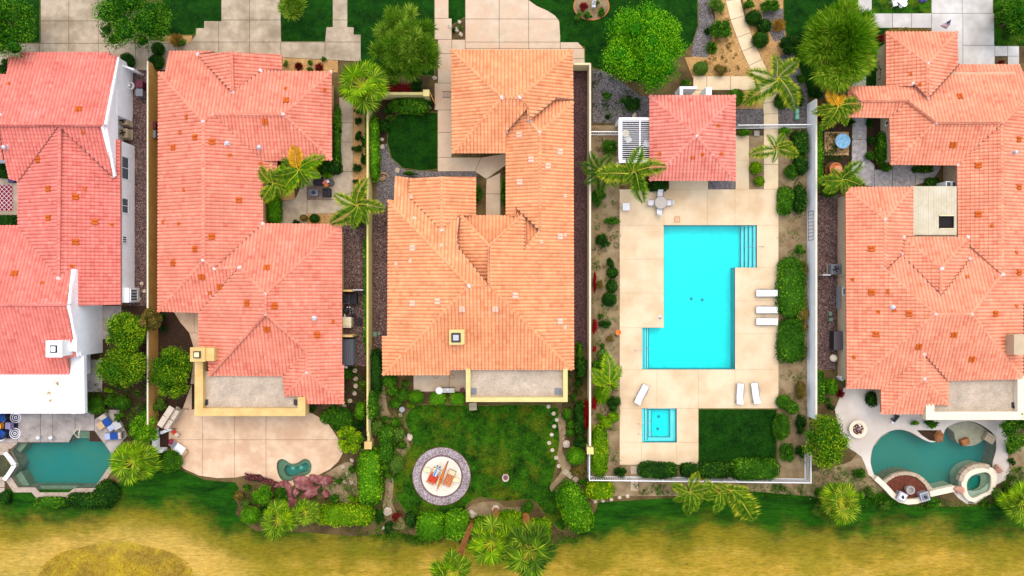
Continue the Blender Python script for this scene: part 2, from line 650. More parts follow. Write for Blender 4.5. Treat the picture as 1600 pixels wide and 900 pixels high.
G_PALMDARK = leaf_mat('palm_dark', L(32, 66, 9, 1.20), L(70, 104, 18, 1.20), L(113, 136, 33, 1.20))
G_PALMYEL = leaf_mat('palm_yellow', L(50, 96, 8, 1.15), L(128, 156, 24, 1.15), L(216, 204, 60, 1.2))
G_PALMORANGE = leaf_mat('palm_orange', L(160, 120, 20, 1.60), L(220, 160, 26, 1.60), L(236, 186, 60, 1.60))
G_TREEDARK = leaf_mat('tree_dark', L(22, 74, 6, 1.3), L(66, 126, 14, 1.3), L(116, 166, 34, 1.3))
G_TREEBRIGHT = leaf_mat('tree_bright', L(37, 108, 2, 1.25), L(86, 166, 7, 1.25), L(151, 204, 25, 1.25))
G_TREEOLIVE = leaf_mat('tree_olive', L(66, 112, 14, 1.5), L(120, 160, 34, 1.55), L(186, 204, 80, 1.5), trans=0.4)
G_TREEWILLOW = leaf_mat('tree_willow', L(64, 120, 8, 1.4), L(120, 168, 20, 1.45), L(196, 208, 70, 1.5), trans=0.4)
G_FIG = leaf_mat('fig_green', L(35, 80, 5, 1.45), L(86, 132, 11, 1.45), L(158, 180, 28, 1.45))
# ------------------------------------------------------------------ ground, lawns, pools, paving
MAIN_POOL = [(1037, 352), (1182, 352), (1182, 418), (1148, 418), (1148, 577), (1003, 577), (1003, 512), (1037, 512)]
SPA = [(1003, 638), (1057, 638), (1057, 691), (1003, 691)]
POOL_A = [(18, 705), (28, 692), (108, 691), (118, 673), (148, 673), (164, 694), (175, 710), (175, 723), (148, 762),
(118, 762), (108, 769), (63, 769), (56, 761), (29, 761), (18, 745), (29, 728), (28, 724)]
POND = smoothp([(434, 721), (440, 717), (447, 719), (455, 724), (465, 723), (475, 717), (483, 719), (487, 727), (484, 739),
(471, 745), (455, 751), (444, 751), (437, 745), (433, 732)], 3)
POOL_E = smoothp([(1360, 723), (1361, 709), (1365, 696), (1376, 682), (1389, 674), (1404, 671), (1419, 674), (1431, 680),
(1443, 687), (1456, 691), (1466, 687), (1473, 679), (1478, 669), (1490, 662), (1507, 658), (1524, 660), (1541, 669),
(1553, 680), (1556, 694), (1555, 706), (1550, 723), (1548, 745), (1530, 765), (1500, 765), (1478, 764),
(1455, 768), (1440, 775), (1410, 778), (1385, 762), (1371, 750), (1364, 738)], 3)
HOLES = [PX(MAIN_POOL), PX(SPA), PX(POOL_A), PX(POND), PX(POOL_E)]

mb = MB()
mb.sheet([(-700, -700), (700, -700), (700, 700), (-700, 700)], None, 0.0, HOLES)
struct(mb.build('ground', M_DIRT))


M_FRINGE = mat('dry_lawn_edge', L(126, 112, 40), L(92, 84, 24), scale=3, c3=L(70, 90, 20), scale2=1.0, bump=0.6, bscale=16, fine=0.2)


def ground_sheet(name, poly, m, z, sm=0, world=None):
 pts = smoothp(poly, sm) if sm else poly
 if name == 'lawn':
  struct(MB().sheet(PX(inset(pts, -1.6)), None, z - 0.006).build('lawn_edge', M_FRINGE))
  pts = [(x + rnd.uniform(-.4, .4), y + rnd.uniform(-.4, .4)) for x, y in pts]
 mb = MB().sheet(PX(pts), None, z)
 return struct(mb.build(name, m))


 # lawn materials
def lawn_mat(name, dark, mid, dry, amt=0.62):
 m, t, b = newmat(name)
 col = ramp(t, noise(t, 0.7, 8.0, 0.75), [(0.36, dark), (0.6, mid)])
 f = ramp(t, noise(t, 0.33, 5.0, 0.7), [(amt, (0, 0, 0, 1)), (amt + 0.16, (0.75, 0.75, 0.75, 1))])
 col = mixc(t, f, col, dry)
 f2 = noise(t, 9.0, 3.0, 0.8)
 g = ramp(t, f2, [(0.34, (0.42, 0.48, 0.42, 1)), (0.68, (1.6, 1.5, 1.6, 1))])
 col = mixc(t, 1.0, col, g, 'MULTIPLY')
 t.links.new(col, b.inputs['Base Color'])
 b.inputs['Roughness'].default_value = 0.95
 b.inputs['Specular IOR Level'].default_value = 0.1
 bp = t.nodes.new('ShaderNodeBump')
 bp.inputs['Strength'].default_value = 0.8
 bp.inputs['Distance'].default_value = 0.08
 t.links.new(noise(t, 12.0, 4.0, 0.8), bp.inputs['Height'])
 t.links.new(bp.outputs[0], b.inputs['Normal'])
 MC[name] = m
 return m


M_LAWN = lawn_mat('lawn_dark', L(5, 44, 2), L(28, 80, 6), L(66, 90, 12))
M_LAWN2 = lawn_mat('lawn_back_garden', L(5, 40, 0), L(58, 112, 6), L(112, 116, 18), 0.5)

# golf course strip: green verge fading into straw-coloured dormant grass
m, t, b = newmat('fairway_grass')
geo = N(t, 'ShaderNodeNewGeometry')
sp = N(t, 'ShaderNodeSeparateXYZ')
t.links.new(geo.outputs['Position'], sp.inputs[0])
mr = N(t, 'ShaderNodeMapRange')
mr.inputs['From Min'].default_value = -50
mr.inputs['From Max'].default_value = 50
t.links.new(sp.outputs['X'], mr.inputs['Value'])
fc = N(t, 'ShaderNodeFloatCurve')
cv = fc.mapping.curves[0]
EDGE = [(0, 822), (110, 822), (190, 806), (250, 802), (310, 822), (370, 844), (470, 858), (620, 856), (740, 860), (860, 858), (925, 866),
(965, 846), (1010, 838), (1060, 848), (1110, 826), (1180, 836), (1260, 844), (1340, 850), (1430, 834), (1520, 848), (1600, 852)]
cv.points[0].location = (0, (900 - EDGE[0][1]) / 150)
cv.points[1].location = (1, (900 - EDGE[-1][1]) / 150)
for x, y in EDGE[1:-1]:
 cv.points.new(x / 1600, (900 - y) / 150)
fc.mapping.update()
t.links.new(mr.outputs[0], fc.inputs['Value'])
mm = N(t, 'ShaderNodeMath', operation='MULTIPLY_ADD')      # edge in metres
mm.inputs[1].default_value = 150 / PPM
mm.inputs[2].default_value = -450 / PPM
t.links.new(fc.outputs[0], mm.inputs[0])
df = N(t, 'ShaderNodeMath', operation='SUBTRACT')
t.links.new(sp.outputs['Y'], df.inputs[0])
t.links.new(mm.outputs[0], df.inputs[1])
n1 = noise(t, 0.3, 4.0, 0.55)
n1m = N(t, 'ShaderNodeMath', operation='MULTIPLY_ADD')
n1m.inputs[1].default_value = 6.0
n1m.inputs[2].default_value = -3.0
t.links.new(n1, n1m.inputs[0])
ad = N(t, 'ShaderNodeMath', operation='ADD')
t.links.new(df.outputs[0], ad.inputs[0])
t.links.new(n1m.outputs[0], ad.inputs[1])
mr2 = N(t, 'ShaderNodeMapRange', interpolation_type='SMOOTHSTEP')
mr2.inputs['From Min'].default_value = -2.6
mr2.inputs['From Max'].default_value = 2.4
t.links.new(ad.outputs[0], mr2.inputs['Value'])
mapn = N(t, 'ShaderNodeMapping')
mapn.inputs['Scale'].default_value = (0.25, 1.1, 1)
t.links.new(geo.outputs['Position'], mapn.inputs[0])
straw = ramp(t, noise(t, 0.8, 6.0, 0.7, mapn.outputs[0]), [(0.28, L(140, 122, 28)), (0.5, L(190, 154, 54)), (0.75, L(212, 176, 84))])
straw = mixc(t, ramp(t, noise(t, 0.11, 5.0, 0.65), [(0.42, (0, 0, 0, 1)), (0.62, (0.8, 0.8, 0.8, 1))]), straw, L(146, 134, 30))
grn = ramp(t, noise(t, 0.9, 8.0, 0.75, mapn.outputs[0]), [(0.34, L(4, 44, 0)), (0.62, L(40, 98, 4))])
mapm = N(t, 'ShaderNodeMapping')
mapm.inputs['Location'].default_value = (-(182 - 800) / PPM / 8.0, (896 - 450) / PPM / 3.3, 0)
mapm.inputs['Scale'].default_value = (1 / 8.0, 1 / 3.3, 0)
t.links.new(geo.outputs['Position'], mapm.inputs[0])
vl = N(t, 'ShaderNodeVectorMath', operation='LENGTH')
t.links.new(mapm.outputs[0], vl.inputs[0])
md = N(t, 'ShaderNodeMapRange', interpolation_type='SMOOTHSTEP')
md.inputs['From Min'].default_value = 1.9
md.inputs['From Max'].default_value = 1.15
t.links.new(vl.outputs['Value'], md.inputs['Value'])
mfac = N(t, 'ShaderNodeMath', operation='MULTIPLY')
t.links.new(md.outputs[0], mfac.inputs[0])
t.links.new(noise(t, 0.3, 3.0, 0.6), mfac.inputs[1])
straw = mixc(t, mfac.outputs[0], straw, L(226, 186, 98))
mid = ramp(t, mr2.outputs[0], [(0.0, (0, 0, 0, 1)), (1.0, (1, 1, 1, 1))])
col = mixc(t, mid, straw, grn)
# olive band where the two meet
band = ramp(t, mr2.outputs[0], [(0.0, (0, 0, 0, 1)), (0.35, (0.7, 0.7, 0.7, 1)), (0.8, (0, 0, 0, 1))])
col = mixc(t, band, col, L(132, 120, 22))
g = ramp(t, noise(t, 5.0, 6.0, 0.85, mapn.outputs[0]), [(0.34, (0.6, 0.62, 0.54, 1)), (0.66, (1.4, 1.36, 1.4, 1))])
col = mixc(t, 1.0, col, g, 'MULTIPLY')
t.links.new(col, b.inputs['Base Color'])
b.inputs['Roughness'].default_value = 0.95
b.inputs['Specular IOR Level'].default_value = 0.1
bp = N(t, 'ShaderNodeBump')
bp.inputs['Strength'].default_value = 0.7
bp.inputs['Distance'].default_value = 0.08
t.links.new(noise(t, 10.0, 4.0, 0.8), bp.inputs['Height'])
t.links.new(bp.outputs[0], b.inputs['Normal'])
M_FAIR = m
ground_sheet('fairway', [(-400, 760), (100, 765), (175, 762), (200, 745), (262, 722), (285, 735), (320, 750), (368, 754), (374, 764), (366, 776), (372, 790), (368, 802), (384, 818), (400, 830),
(480, 832), (560, 838), (620, 832), (740, 850), (860, 850), (900, 840), (930, 800), (935, 785), (1050, 778), (1090, 772), (1180, 768),
(1260, 775), (1330, 775), (1380, 770), (1420, 790), (1500, 792), (1570, 785), (1640, 780), (2000, 780), (2000, 1500), (-400, 1500)], M_FAIR, 0.02)

# lawns
ground_sheet('lawn', [(-60, -60), (62, -60), (62, 66), (-60, 66)], M_LAWN, 0.03)                      # left front
ground_sheet('lawn', [(255, -60), (346, -60), (346, 33), (320, 33), (319, 44), (306, 44), (305, 54), (255, 54)], M_LAWN, 0.03)
ground_sheet('lawn', [(439, -60), (520, -60), (520, 42), (510, 42), (508, 65), (439, 65)], M_LAWN, 0.03)
ground_sheet('lawn', [(543, -60), (678, -60), (678, 118), (560, 112), (563, 54), (552, 54), (551, 43), (543, 43)], M_LAWN, 0.03)
ground_sheet('lawn', [(701, -60), (727, -60), (727, 26), (701, 42)], M_LAWN, 0.03)
ground_sheet('lawn', [(824, -60), (1088, -60), (1090, 40), (1080, 70), (1000, 130), (925, 104), (914, 104), (914, 74), (900, 66), (876, 66), (874, 30), (850, 16), (825, 0)], M_LAWN, 0.03)
ground_sheet('lawn', [(1225, -60), (1400, -60), (1400, 140), (1262, 140), (1225, 40)], M_LAWN, 0.03)
ground_sheet('lawn', [(1363, -60), (1454, -60), (1454, 21), (1363, 21)], M_LAWN2, 0.032)
ground_sheet('lawn', [(1552, -60), (1700, -60), (1700, 72), (1552, 72)], M_LAWN2, 0.03)
ground_sheet('lawn', [(683, 176), (683, 264), (660, 266), (630, 262), (612, 246), (606, 222), (608, 196), (620, 180), (645, 176)], M_LAWN, 0.03, 0)
ground_sheet('lawn', smoothp([(652, 634), (700, 634), (760, 634), (860, 634), (874, 652), (880, 680), (872, 712), (862, 750), (864, 762), (885, 790), (880, 830), (850, 800),
(830, 780), (790, 782), (750, 776), (727, 790), (724, 802), (650, 806), (628, 790), (612, 756), (622, 730), (646, 690), (634, 656)], 3), M_LAWN2, 0.03)
ground_sheet('lawn', rect(1092, 640, 1212, 723), M_LAWN, 0.03)

# gravel and dirt beds
ground_sheet('gravel_strip', rect(200, 92, 250, 300), M_GRAV_DARK, 0.012)
ground_sheet('gravel_strip', rect(200, 298, 250, 478), M_GRAV_DARK, 0.016)
ground_sheet('gravel_strip', [(534, 340), (578, 340), (578, 572), (534, 572)], M_GRAV_DARK, 0.012)
ground_sheet('gravel_strip', rect(583, 325, 612, 552), M_GRAV_DARK, 0.012)
ground_sheet('gravel_bed', [(594, 226), (608, 224), (616, 250), (634, 266), (683, 268), (745, 268), (745, 290), (640, 290), (618, 292), (616, 322), (586, 330), (592, 250)], M_GRAV_GREY, 0.014)
ground_sheet('gravel_strip', rect(890, 108, 922, 545), M_GRAV_RED, 0.012)
ground_sheet('gravel_strip', rect(1276, 305, 1316, 578), M_GRAV_DARK, 0.012)
ground_sheet('gravel_bed', [(1082, -60), (1112, -60), (1110, 10), (1116, 30), (1112, 60), (1106, 90), (1080, 88), (1086, 50), (1090, 20)], M_GRAV_GREY, 0.018)
ground_sheet('gravel_bed', [(926, 108), (950, 112), (1000, 150), (1018, 152), (1018, 192), (926, 192)], M_GRAV_GREY, 0.016)
ground_sheet('golden_gravel', [(1100, -60), (1150, -60), (1148, 20), (1180, 120), (1170, 125), (1082, 122), (1070, 90), (1106, 86), (1118, 30)], M_GRAV_TAN, 0.015)
ground_sheet('golden_gravel', [(1150, -60), (1226, -60), (1226, 45), (1240, 140), (1200, 150), (1185, 120), (1172, 60)], M_GRAV_TAN, 0.015)
ground_sheet('gravel_bed', [(1190, 10), (1225, 14), (1226, 60), (1210, 66), (1192, 30)], M_GRAV_GREY, 0.02)
ground_sheet('gravel_bed', [(1212, 90), (1262, 70), (1262, 196), (1214, 196), (1200, 150)], M_GRAV_GREY, 0.02)
ground_sheet('golden_gravel', rect(1148, 141, 1196, 172), M_GRAV_TAN, 0.012)
ground_sheet('gravel_bed', rect(1148, 170, 1196, 196), M_GRAV_GREY, 0.018)
ground_sheet('golden_gravel', rect(440, 87, 528, 113), M_GRAV_TAN, 0.012)
ground_sheet('golden_gravel', [(552, 158), (573, 158), (573, 300), (552, 300)], M_GRAV_TAN, 0.012)
ground_sheet('golden_gravel', [(434, 296), (460, 296), (462, 312), (436, 314)], M_GRAV_TAN, 0.012)
ground_sheet('golden_gravel', [(462, 333), (560, 333), (560, 352), (462, 352)], M_GRAV_TAN, 0.02)
ground_sheet('golden_gravel', smoothp([(255, 56), (290, 46), (300, 56), (294, 68), (262, 68)], 3), M_GRAV_TAN, 0.018)
ground_sheet('dirt_bed', rect(924, 196, 968, 750), M_SAND, 0.008)
ground_sheet('dirt_bed', rect(1170, 212, 1194, 296), M_SAND, 0.009)
ground_sheet('dirt_bed', rect(1215, 200, 1264, 750), M_SAND, 0.008)
ground_sheet('dirt_bed', rect(924, 725, 1264, 775), M_SAND, 0.006)
ground_sheet('dirt_path', smoothp([(598, 585), (606, 640), (620, 655), (634, 680), (640, 700), (622, 720), (612, 712), (628, 690), (620, 668), (594, 650), (588, 600)], 3), M_SAND, 0.035)
ground_sheet('dirt_path', smoothp([(604, 745), (615, 750), (614, 790), (632, 815), (630, 826), (612, 824), (598, 800), (602, 770)], 3), M_SAND, 0.036)
ground_sheet('dirt_path', smoothp([(872, 650), (882, 650), (884, 680), (878, 705), (892, 725), (884, 745), (868, 760), (862, 768), (860, 758), (878, 735), (870, 715), (874, 690)], 3), M_SAND, 0.036)
ground_sheet('dirt_bed', smoothp([(727, 800), (735, 790), (755, 784), (776, 784), (792, 792), (825, 792), (822, 806), (790, 806), (770, 810), (742, 812), (728, 806)], 3), M_SAND, 0.036)
ground_sheet('dirt_bed', smoothp([(505, 745), (528, 728), (545, 722), (556, 735), (556, 790), (520, 775), (505, 765)], 3), M_SAND, 0.03)
ground_sheet('dirt_bed', smoothp([(1262, 740), (1300, 730), (1330, 720), (1348, 700), (1358, 745), (1380, 765), (1350, 775), (1290, 778), (1262, 772)], 2), M_SAND, 0.03)
ground_sheet('dirt_bed', smoothp([(1575, 690), (1700, 690), (1700, 760), (1590, 760), (1576, 740)], 2), M_SAND, 0.03)
ground_sheet('mulch_bed', rect(246, 480, 312, 700), M_MULCH, 0.006)
ground_sheet('mulch_bed', rect(140, 478, 236, 690), M_MULCH, 0.006)
ground_sheet('mulch_bed', rect(584, 150, 684, 228), M_MULCH, 0.006)
ground_sheet('mulch_bed', rect(1278, 165, 1396, 304), M_MULCH, 0.006)
ground_sheet('mulch_bed', rect(536, 572, 580, 700), M_MULCH, 0.007)

# ---- paving (each slab is a piece)
paving('driveway', grid_slabs([(64, -40), (212, -40), (225, 30), (236, 62), (282, 68), (282, 110), (0, 110), (-40, 110), (-40, 68), (64, 68)],
[-40, 14, 62, 108, 154, 212, 232, 274, 300], [-40, 33, 68, 120]), M_CONC, 0.05)
paving('driveway', grid_slabs([(346, -40), (439, -40), (439, 65), (508, 65), (510, 43), (520, 42), (520, -40), (543, -40), (543, 42), (553, 43), (553, 54), (564, 54),
(564, 96), (555, 96), (440, 90), (440, 100), (262, 100), (262, 68), (296, 68), (306, 55), (307, 44), (319, 44), (319, 33), (346, 33)],
[255, 274, 342, 390, 439, 508, 570], [-40, 31.5, 66, 110]), M_CONC, 0.052)
paving('driveway', grid_slabs([(727, -40), (822, -40), (826, 0), (838, 9), (856, 17), (868, 25), (874, 34), (876, 66), (903, 66), (913, 77), (914, 110), (892, 110), (892, 85), (700, 85), (727, 80)],
[726, 780, 826, 875.5, 920], [-40, 30, 66, 76, 92, 112]), M_CONC_PINK, 0.05)
paving('walkway', [rect(679, -40, 701, 29), rect(679, 29, 706, 62), rect(706, 62, 727, 80), rect(684, 62, 706, 84), rect(684, 84, 706, 130), rect(679, 130, 708, 172),
rect(684, 172, 706, 207), rect(684, 207, 706, 246), [(684, 246), (752, 246), (742, 268), (684, 268)], [(752, 246), (791, 240), (791, 258), (760, 280), (742, 268)],
[(760, 280), (782, 270), (782, 303), (759, 303)], rect(759, 303, 782, 340)], M_CONC_PINK, 0.05)
paving('driveway', [rect(1455, -40, 1503, 21), rect(1503, -40, 1551, 21), rect(1455, 21, 1504, 110), rect(1504, 21, 1553, 71), rect(1504, 71, 1554, 110),
rect(1554, 72, 1574, 88), rect(1574, 72, 1592, 88), rect(1574, 88, 1592, 104),
rect(1394, 21, 1424, 44), rect(1424, 21, 1455, 44), rect(1360, 21, 1394, 44), rect(1340, -40, 1362, 21)], M_CONC_WHITE, 0.05)
paving('walkway', [rect(1330, 44, 1353, 90), rect(1331, 90, 1353, 124), rect(1331, 124, 1353, 136)], M_CONC_WHITE, 0.05)

# winding cream path
def path_poly(cl, w):
 l, r = [], []
 for i, (x, y) in enumerate(cl):
  a, b = cl[max(0, i - 1)], cl[min(len(cl) - 1, i + 1)]
  d = Vector((b[0] - a[0], b[1] - a[1])).normalized()
  l.append((x + d.y * w / 2, y - d.x * w / 2))
  r.append((x - d.y * w / 2, y + d.x * w / 2))
 return l, r


cl = [(1142, -40), (1145, 0), (1152, 28), (1162, 55), (1170, 76), (1180, 98), (1190, 118), (1198, 137), (1203, 160), (1204.5, 178), (1204.5, 197)]
l, r = path_poly(cl, 23)
slabs = [[l[i], l[i + 1], r[i + 1], r[i]] for i in range(len(cl) - 1)]
slabs += [[(1083, 119), (1104, 119), (1104, 141), (1083, 141)], [(1104, 119), (1141, 119), (1141, 141), (1104, 141)], [(1141, 119), (1177, 119), (1182, 141), (1141, 141)]]
slabs += [rect(1193, 197, 1216, 257), rect(1193, 257, 1216, 296)]
paving('garden_path', slabs, M_WALK, 0.05)
paving('entry_pad', [rect(1066, 141, 1104, 154)], M_WALK, 0.045)

# pool deck
deck = [rect(968, 296, 1037, 352), rect(1037, 296, 1105, 352), rect(1105, 296, 1148, 352), rect(1148, 296, 1216, 352),
rect(968, 352, 1037, 405), rect(968, 405, 1037, 458), rect(968, 458, 1037, 512), rect(968, 512, 1003, 577),
rect(1182, 352, 1216, 418), rect(1148, 418, 1216, 470), rect(1148, 470, 1216, 521), rect(1148, 521, 1216, 577),
rect(968, 577, 1026, 638), rect(1026, 577, 1091, 638), rect(1091, 577, 1148, 638), rect(1148, 577, 1216, 638),
rect(968, 638, 1003, 691), rect(1057, 638, 1091, 691), rect(968, 691, 1002, 726), rect(1002, 691, 1057, 726), rect(1057, 691, 1091, 726),
rect(1149, 212, 1170, 251), rect(1149, 251, 1170, 296), rect(1045, 278, 1106, 296)]
M_DJ = mat('deck_joint', L(214, 190, 150), L(200, 174, 134), scale=6)
paving('pool_deck', deck, M_DECK, 0.08, base_m=M_DJ, gap=0.18, th=0.12)
struct(MB().sheet(PX(rect(1106, 276, 1148, 296)), 0.0, 0.03).build('gravel_bed', M_GRAV_GREY))
paving('stepping_slab', [rect(985, 728, 997, 741), rect(985, 743, 997, 767)], M_STONE, 0.05, base_m=M_SAND)

# H2 courtyard, patio
paving('courtyard_paving', [rect(530, 152, 552, 192), rect(530, 192, 552, 222), rect(530, 222, 552, 268), [(498, 268), (552, 268), (552, 300), (520, 312), (480, 312), (480, 268)],
[(437, 316), (462, 310), (480, 268), (480, 312), (480, 350), (436, 352)], [(480, 312), (520, 312), (552, 300), (548, 326), (520, 334), (480, 334)]], M_CONC, 0.05)
H2P = [(262, 655), (266, 690), (272, 713), (287, 732), (311, 743), (340, 747), (369, 746), (393, 741), (407, 741), (417, 749), (433, 760), (447, 760),
(471, 756), (500, 741), (516, 733), (529, 721), (536, 708), (531, 689), (521, 673), (511, 655), (478, 645), (300, 640), (300, 560), (330, 560), (330, 600), (300, 600), (285, 640)]
H2P = [(285, 640), (300, 600), (300, 640), (330, 630), (478, 640), (511, 658), (521, 673), (531, 689), (536, 708), (529, 721), (516, 733), (500, 741), (471, 756), (447, 762),
(433, 762), (417, 749), (407, 741), (393, 741), (369, 746), (340, 747), (311, 743), (287, 732), (272, 713), (264, 690), (264, 660)]
sl2 = grid_slabs(H2P, [255, 317, 367, 416, 540], [590, 687, 770])
pond_sl = [s for s in sl2 if max(p[0] for p in s) > 500 and max(p[1] for p in s) > 720]
rest = [s for s in sl2 if s not in pond_sl]
root = paving('back_patio', rest, M_PATIO_PINK, 0.06, gap=0.25)
for s in pond_sl:
 MB().sheet(PX(inset(s, 0.25)), -0.04, 0.06, [PX(POND)]).build('concrete_slab', M_PATIO_PINK, root)
paving('side_patio', [[(270, 484), (304, 484), (304, 520), (296, 520), (282, 504)], [(304, 484), (318, 484), (318, 520), (304, 520)],
[(296, 520), (318, 520), (318, 560), (304, 560), (304, 600), (298, 600), (303, 560), (302, 540)]], M_PATIO_PINK, 0.06, gap=0.25)
# H3 back patio
paving('back_patio', [rect(646, 575, 702, 612), rect(702, 570, 735, 612)], M_CONC_PINK, 0.05)
# H1 patio
sl1 = [rect(-40, 686, 28, 692), rect(28, 640, 64, 691), rect(64, 640, 83, 691), [(83, 640), (118, 640), (118, 673), (108, 691), (83, 691)], rect(118, 640, 148, 673),
[(148, 655), (170, 640), (188, 640), (190, 660), (164, 694), (148, 673)], [(164, 694), (190, 660), (200, 680), (175, 710)]]
paving('back_patio', sl1, M_PATIO_GREY, 0.06)
M_RUGBASE = M_PATIO_GREY
struct(MB().sheet(PX(rect(-60, 640, 28, 686)), -0.02, 0.05).build('patio_pad', M_PATIO_GREY))
# coping around pool A: separate stones
cop = [(175, 710), (175, 723), (148, 762), (118, 762), (108, 769), (63, 769), (56, 761), (29, 761), (18, 745)]
out = [(182, 712), (182, 727), (152, 770), (122, 772), (112, 778), (58, 778), (50, 769), (22, 769), (8, 748)]
cs = []
for i in range(len(cop) - 1):
 a, b2, c, d = cop[i], cop[i + 1], out[i + 1], out[i]
 k = max(1, int(math.hypot(a[0] - b2[0], a[1] - b2[1]) / 14))
 for j in range(k):
  u0, u1 = j / k, (j + 1) / k
  ip = lambda p, q, u: (p[0] + (q[0] - p[0]) * u, p[1] + (q[1] - p[1]) * u)
  cs.append([ip(a, b2, u0), ip(a, b2, u1), ip(d, c, u1), ip(d, c, u0)])
cs += [rect(-40, 762, -12, 772), rect(-12, 762, 8, 772), rect(-40, 750, -12, 761), rect(-12, 750, 8, 761)]
cs += [rect(-40, 692, -8, 701), [(-8, 692), (28, 692), (18, 701), (-8, 701)], rect(-40, 701, -10, 709), rect(-10, 701, 14, 709)]
paving('pool_coping', cs, M_COPING, 0.1, base_m=M_COPING, gap=0.2, piece='coping_stone', th=0.14)

# H5 patio deck
H5D = [(1304, 640), (1318, 606), (1396, 606), (1400, 645), (1450, 640), (1566, 650), (1571, 660), (1574, 690), (1572, 700), (1577, 735), (1570, 750), (1556, 757),
(1553, 765), (1540, 776), (1525, 786), (1510, 787), (1497, 778), (1488, 768), (1470, 771), (1452, 778), (1437, 785), (1418, 787), (1400, 781), (1385, 768), (1370, 752), (1357, 742),
(1352, 728), (1346, 714), (1336, 706), (1316, 694), (1310, 665)]
struct(MB().sheet(PX(H5D), -0.05, 0.06, [PX(POOL_E)]).build('pool_patio', mat('patio_white_concrete', L(238, 228, 214), L(224, 212, 196), scale=0.6, c3=L(214, 200, 184), scale2=0.25, bump=0.1, bscale=30, fine=0.04)))
# H5 courtyard stamped path
paving('courtyard_path', [rect(1331, 183, 1354, 218), [(1331, 218), (1354, 218), (1354, 246), (1331, 272), (1330, 262)], [(1354, 246), (1366, 258), (1366, 292), (1350, 290), (1331, 272)],
rect(1366, 265, 1394, 292), [(1394, 258), (1430, 262), (1430, 292), (1394, 292)], [(1430, 268), (1455, 262), (1468, 252), (1470, 262), (1458, 280), (1430, 290)], rect(1396, 254, 1430, 262)], M_STAMP, 0.05)
paving('side_slab', [rect(1331, 136, 1353, 160)], M_CONC_WHITE, 0.045)


# ---- pools: basin, steps, water
def pool(name, outline, depth, floor_m, water_m, wz, wall_m=None, top=0.08):
 root = struct(empty(name, P(sum(p[0] for p in outline) / len(outline), sum(p[1] for p in outline) / len(outline), -depth)))
 pts = PX(outline)
 n = len(pts)
 mb = MB()
 mb.sheet(pts, None, -depth)
 mb.build('basin_floor', floor_m, root)
 mb = MB()
 vs = [(p.x, p.y, -depth) for p in pts] + [(p.x, p.y, top - 0.002) for p in pts]
 mb.add(vs, [(i, i + n, (i + 1) % n + n, (i + 1) % n) for i in range(n)])
 mb.build('basin_wall', wall_m or floor_m, root)
 mb = MB().sheet(inset([(p.x, p.y) for p in pts], 0.003), None, wz)
 mb.build('water', water_m, root)
 return root


rp = pool('swimming_pool', MAIN_POOL, 1.3, M_PLASTER, W_CYAN, -0.03, M_POOLWALL)
for i in range(4):       # entry steps at both ends, with a dark tile nosing each
 x1, x0 = 1182 - i * 5.2, 1182 - (i + 1) * 5.2
 d = 0.2 + i * 0.22
 MB().sheet(PX(rect(x0, 352.2, x1, 417.8)), -1.3, -d).build('step', M_POOLSTEP, rp)
 MB().sheet(PX(rect(x0, 353, x0 + 1.3, 417)), -d - 0.02, -d + 0.012).build('step_nosing', M_TILEBLUE, rp)
for i in range(3):
 x0, x1 = 1003 + i * 4.4, 1003 + (i + 1) * 4.4
 d = 0.2 + i * 0.24
 MB().sheet(PX(rect(x0, 512.2, x1, 576.8)), -1.3, -d).build('step', M_POOLSTEP, rp)
 MB().sheet(PX(rect(x1 - 1.2, 513, x1, 576)), -d - 0.02, -d + 0.012).build('step_nosing', M_TILEBLUE, rp)
for x, y in ((1080, 467), (1097, 468.5)):
 p = P(x, y, -1.3)
 MB().lathe(p, [(0.17, 0.0), (0.17, 0.03), (0.14, 0.03), (0.13, 0.012), (0.02, 0.012)], 16).build('drain', flat('drain_cyan', L(0, 170, 180)), rp)
rs = pool('hot_tub', SPA, 0.95, M_PLASTER, W_CYAN, -0.03, M_POOLWALL)
lv = [(rect(1003, 638, 1057, 691), None)]
for x0, x1, d in ((1003.1, 1008, 0.2), (1008, 1013, 0.4)):
 MB().sheet(PX(rect(x0, 638.2, x1, 690.8)), -0.95, -d).build('step', M_POOLSTEP, rs)
 MB().sheet(PX(rect(x1 - 1.1, 639, x1, 689.5)), -d - 0.02, -d + 0.012).build('step_nosing', M_TILEBLUE, rs)
for q in (rect(1013, 638.2, 1056.9, 642), rect(1013, 684, 1056.9, 690.8), rect(1048, 642, 1056.9, 684), rect(1013, 642, 1018.5, 684)):
 MB().sheet(PX(q), -0.95, -0.5).build('bench', M_POOLSTEP, rs)
for q in (rect(1014, 641, 1049, 642), rect(1014, 684, 1049, 685), rect(1048, 642, 1049, 684), rect(1014, 642, 1015, 684), rect(1018.5, 644, 1019.5, 683)):
 MB().sheet(PX(q), -0.52, -0.488).build('tile_line', M_TILEBLUE, rs)
for x, y in ((1029, 651), (1027.5, 670)):
 MB().lathe(P(x, y, -0.95), [(0.16, 0.0), (0.16, 0.03), (0.13, 0.03), (0.12, 0.012), (0.02, 0.012)], 16).build('drain', flat('drain_cyan', L(0, 170, 180)), rs)

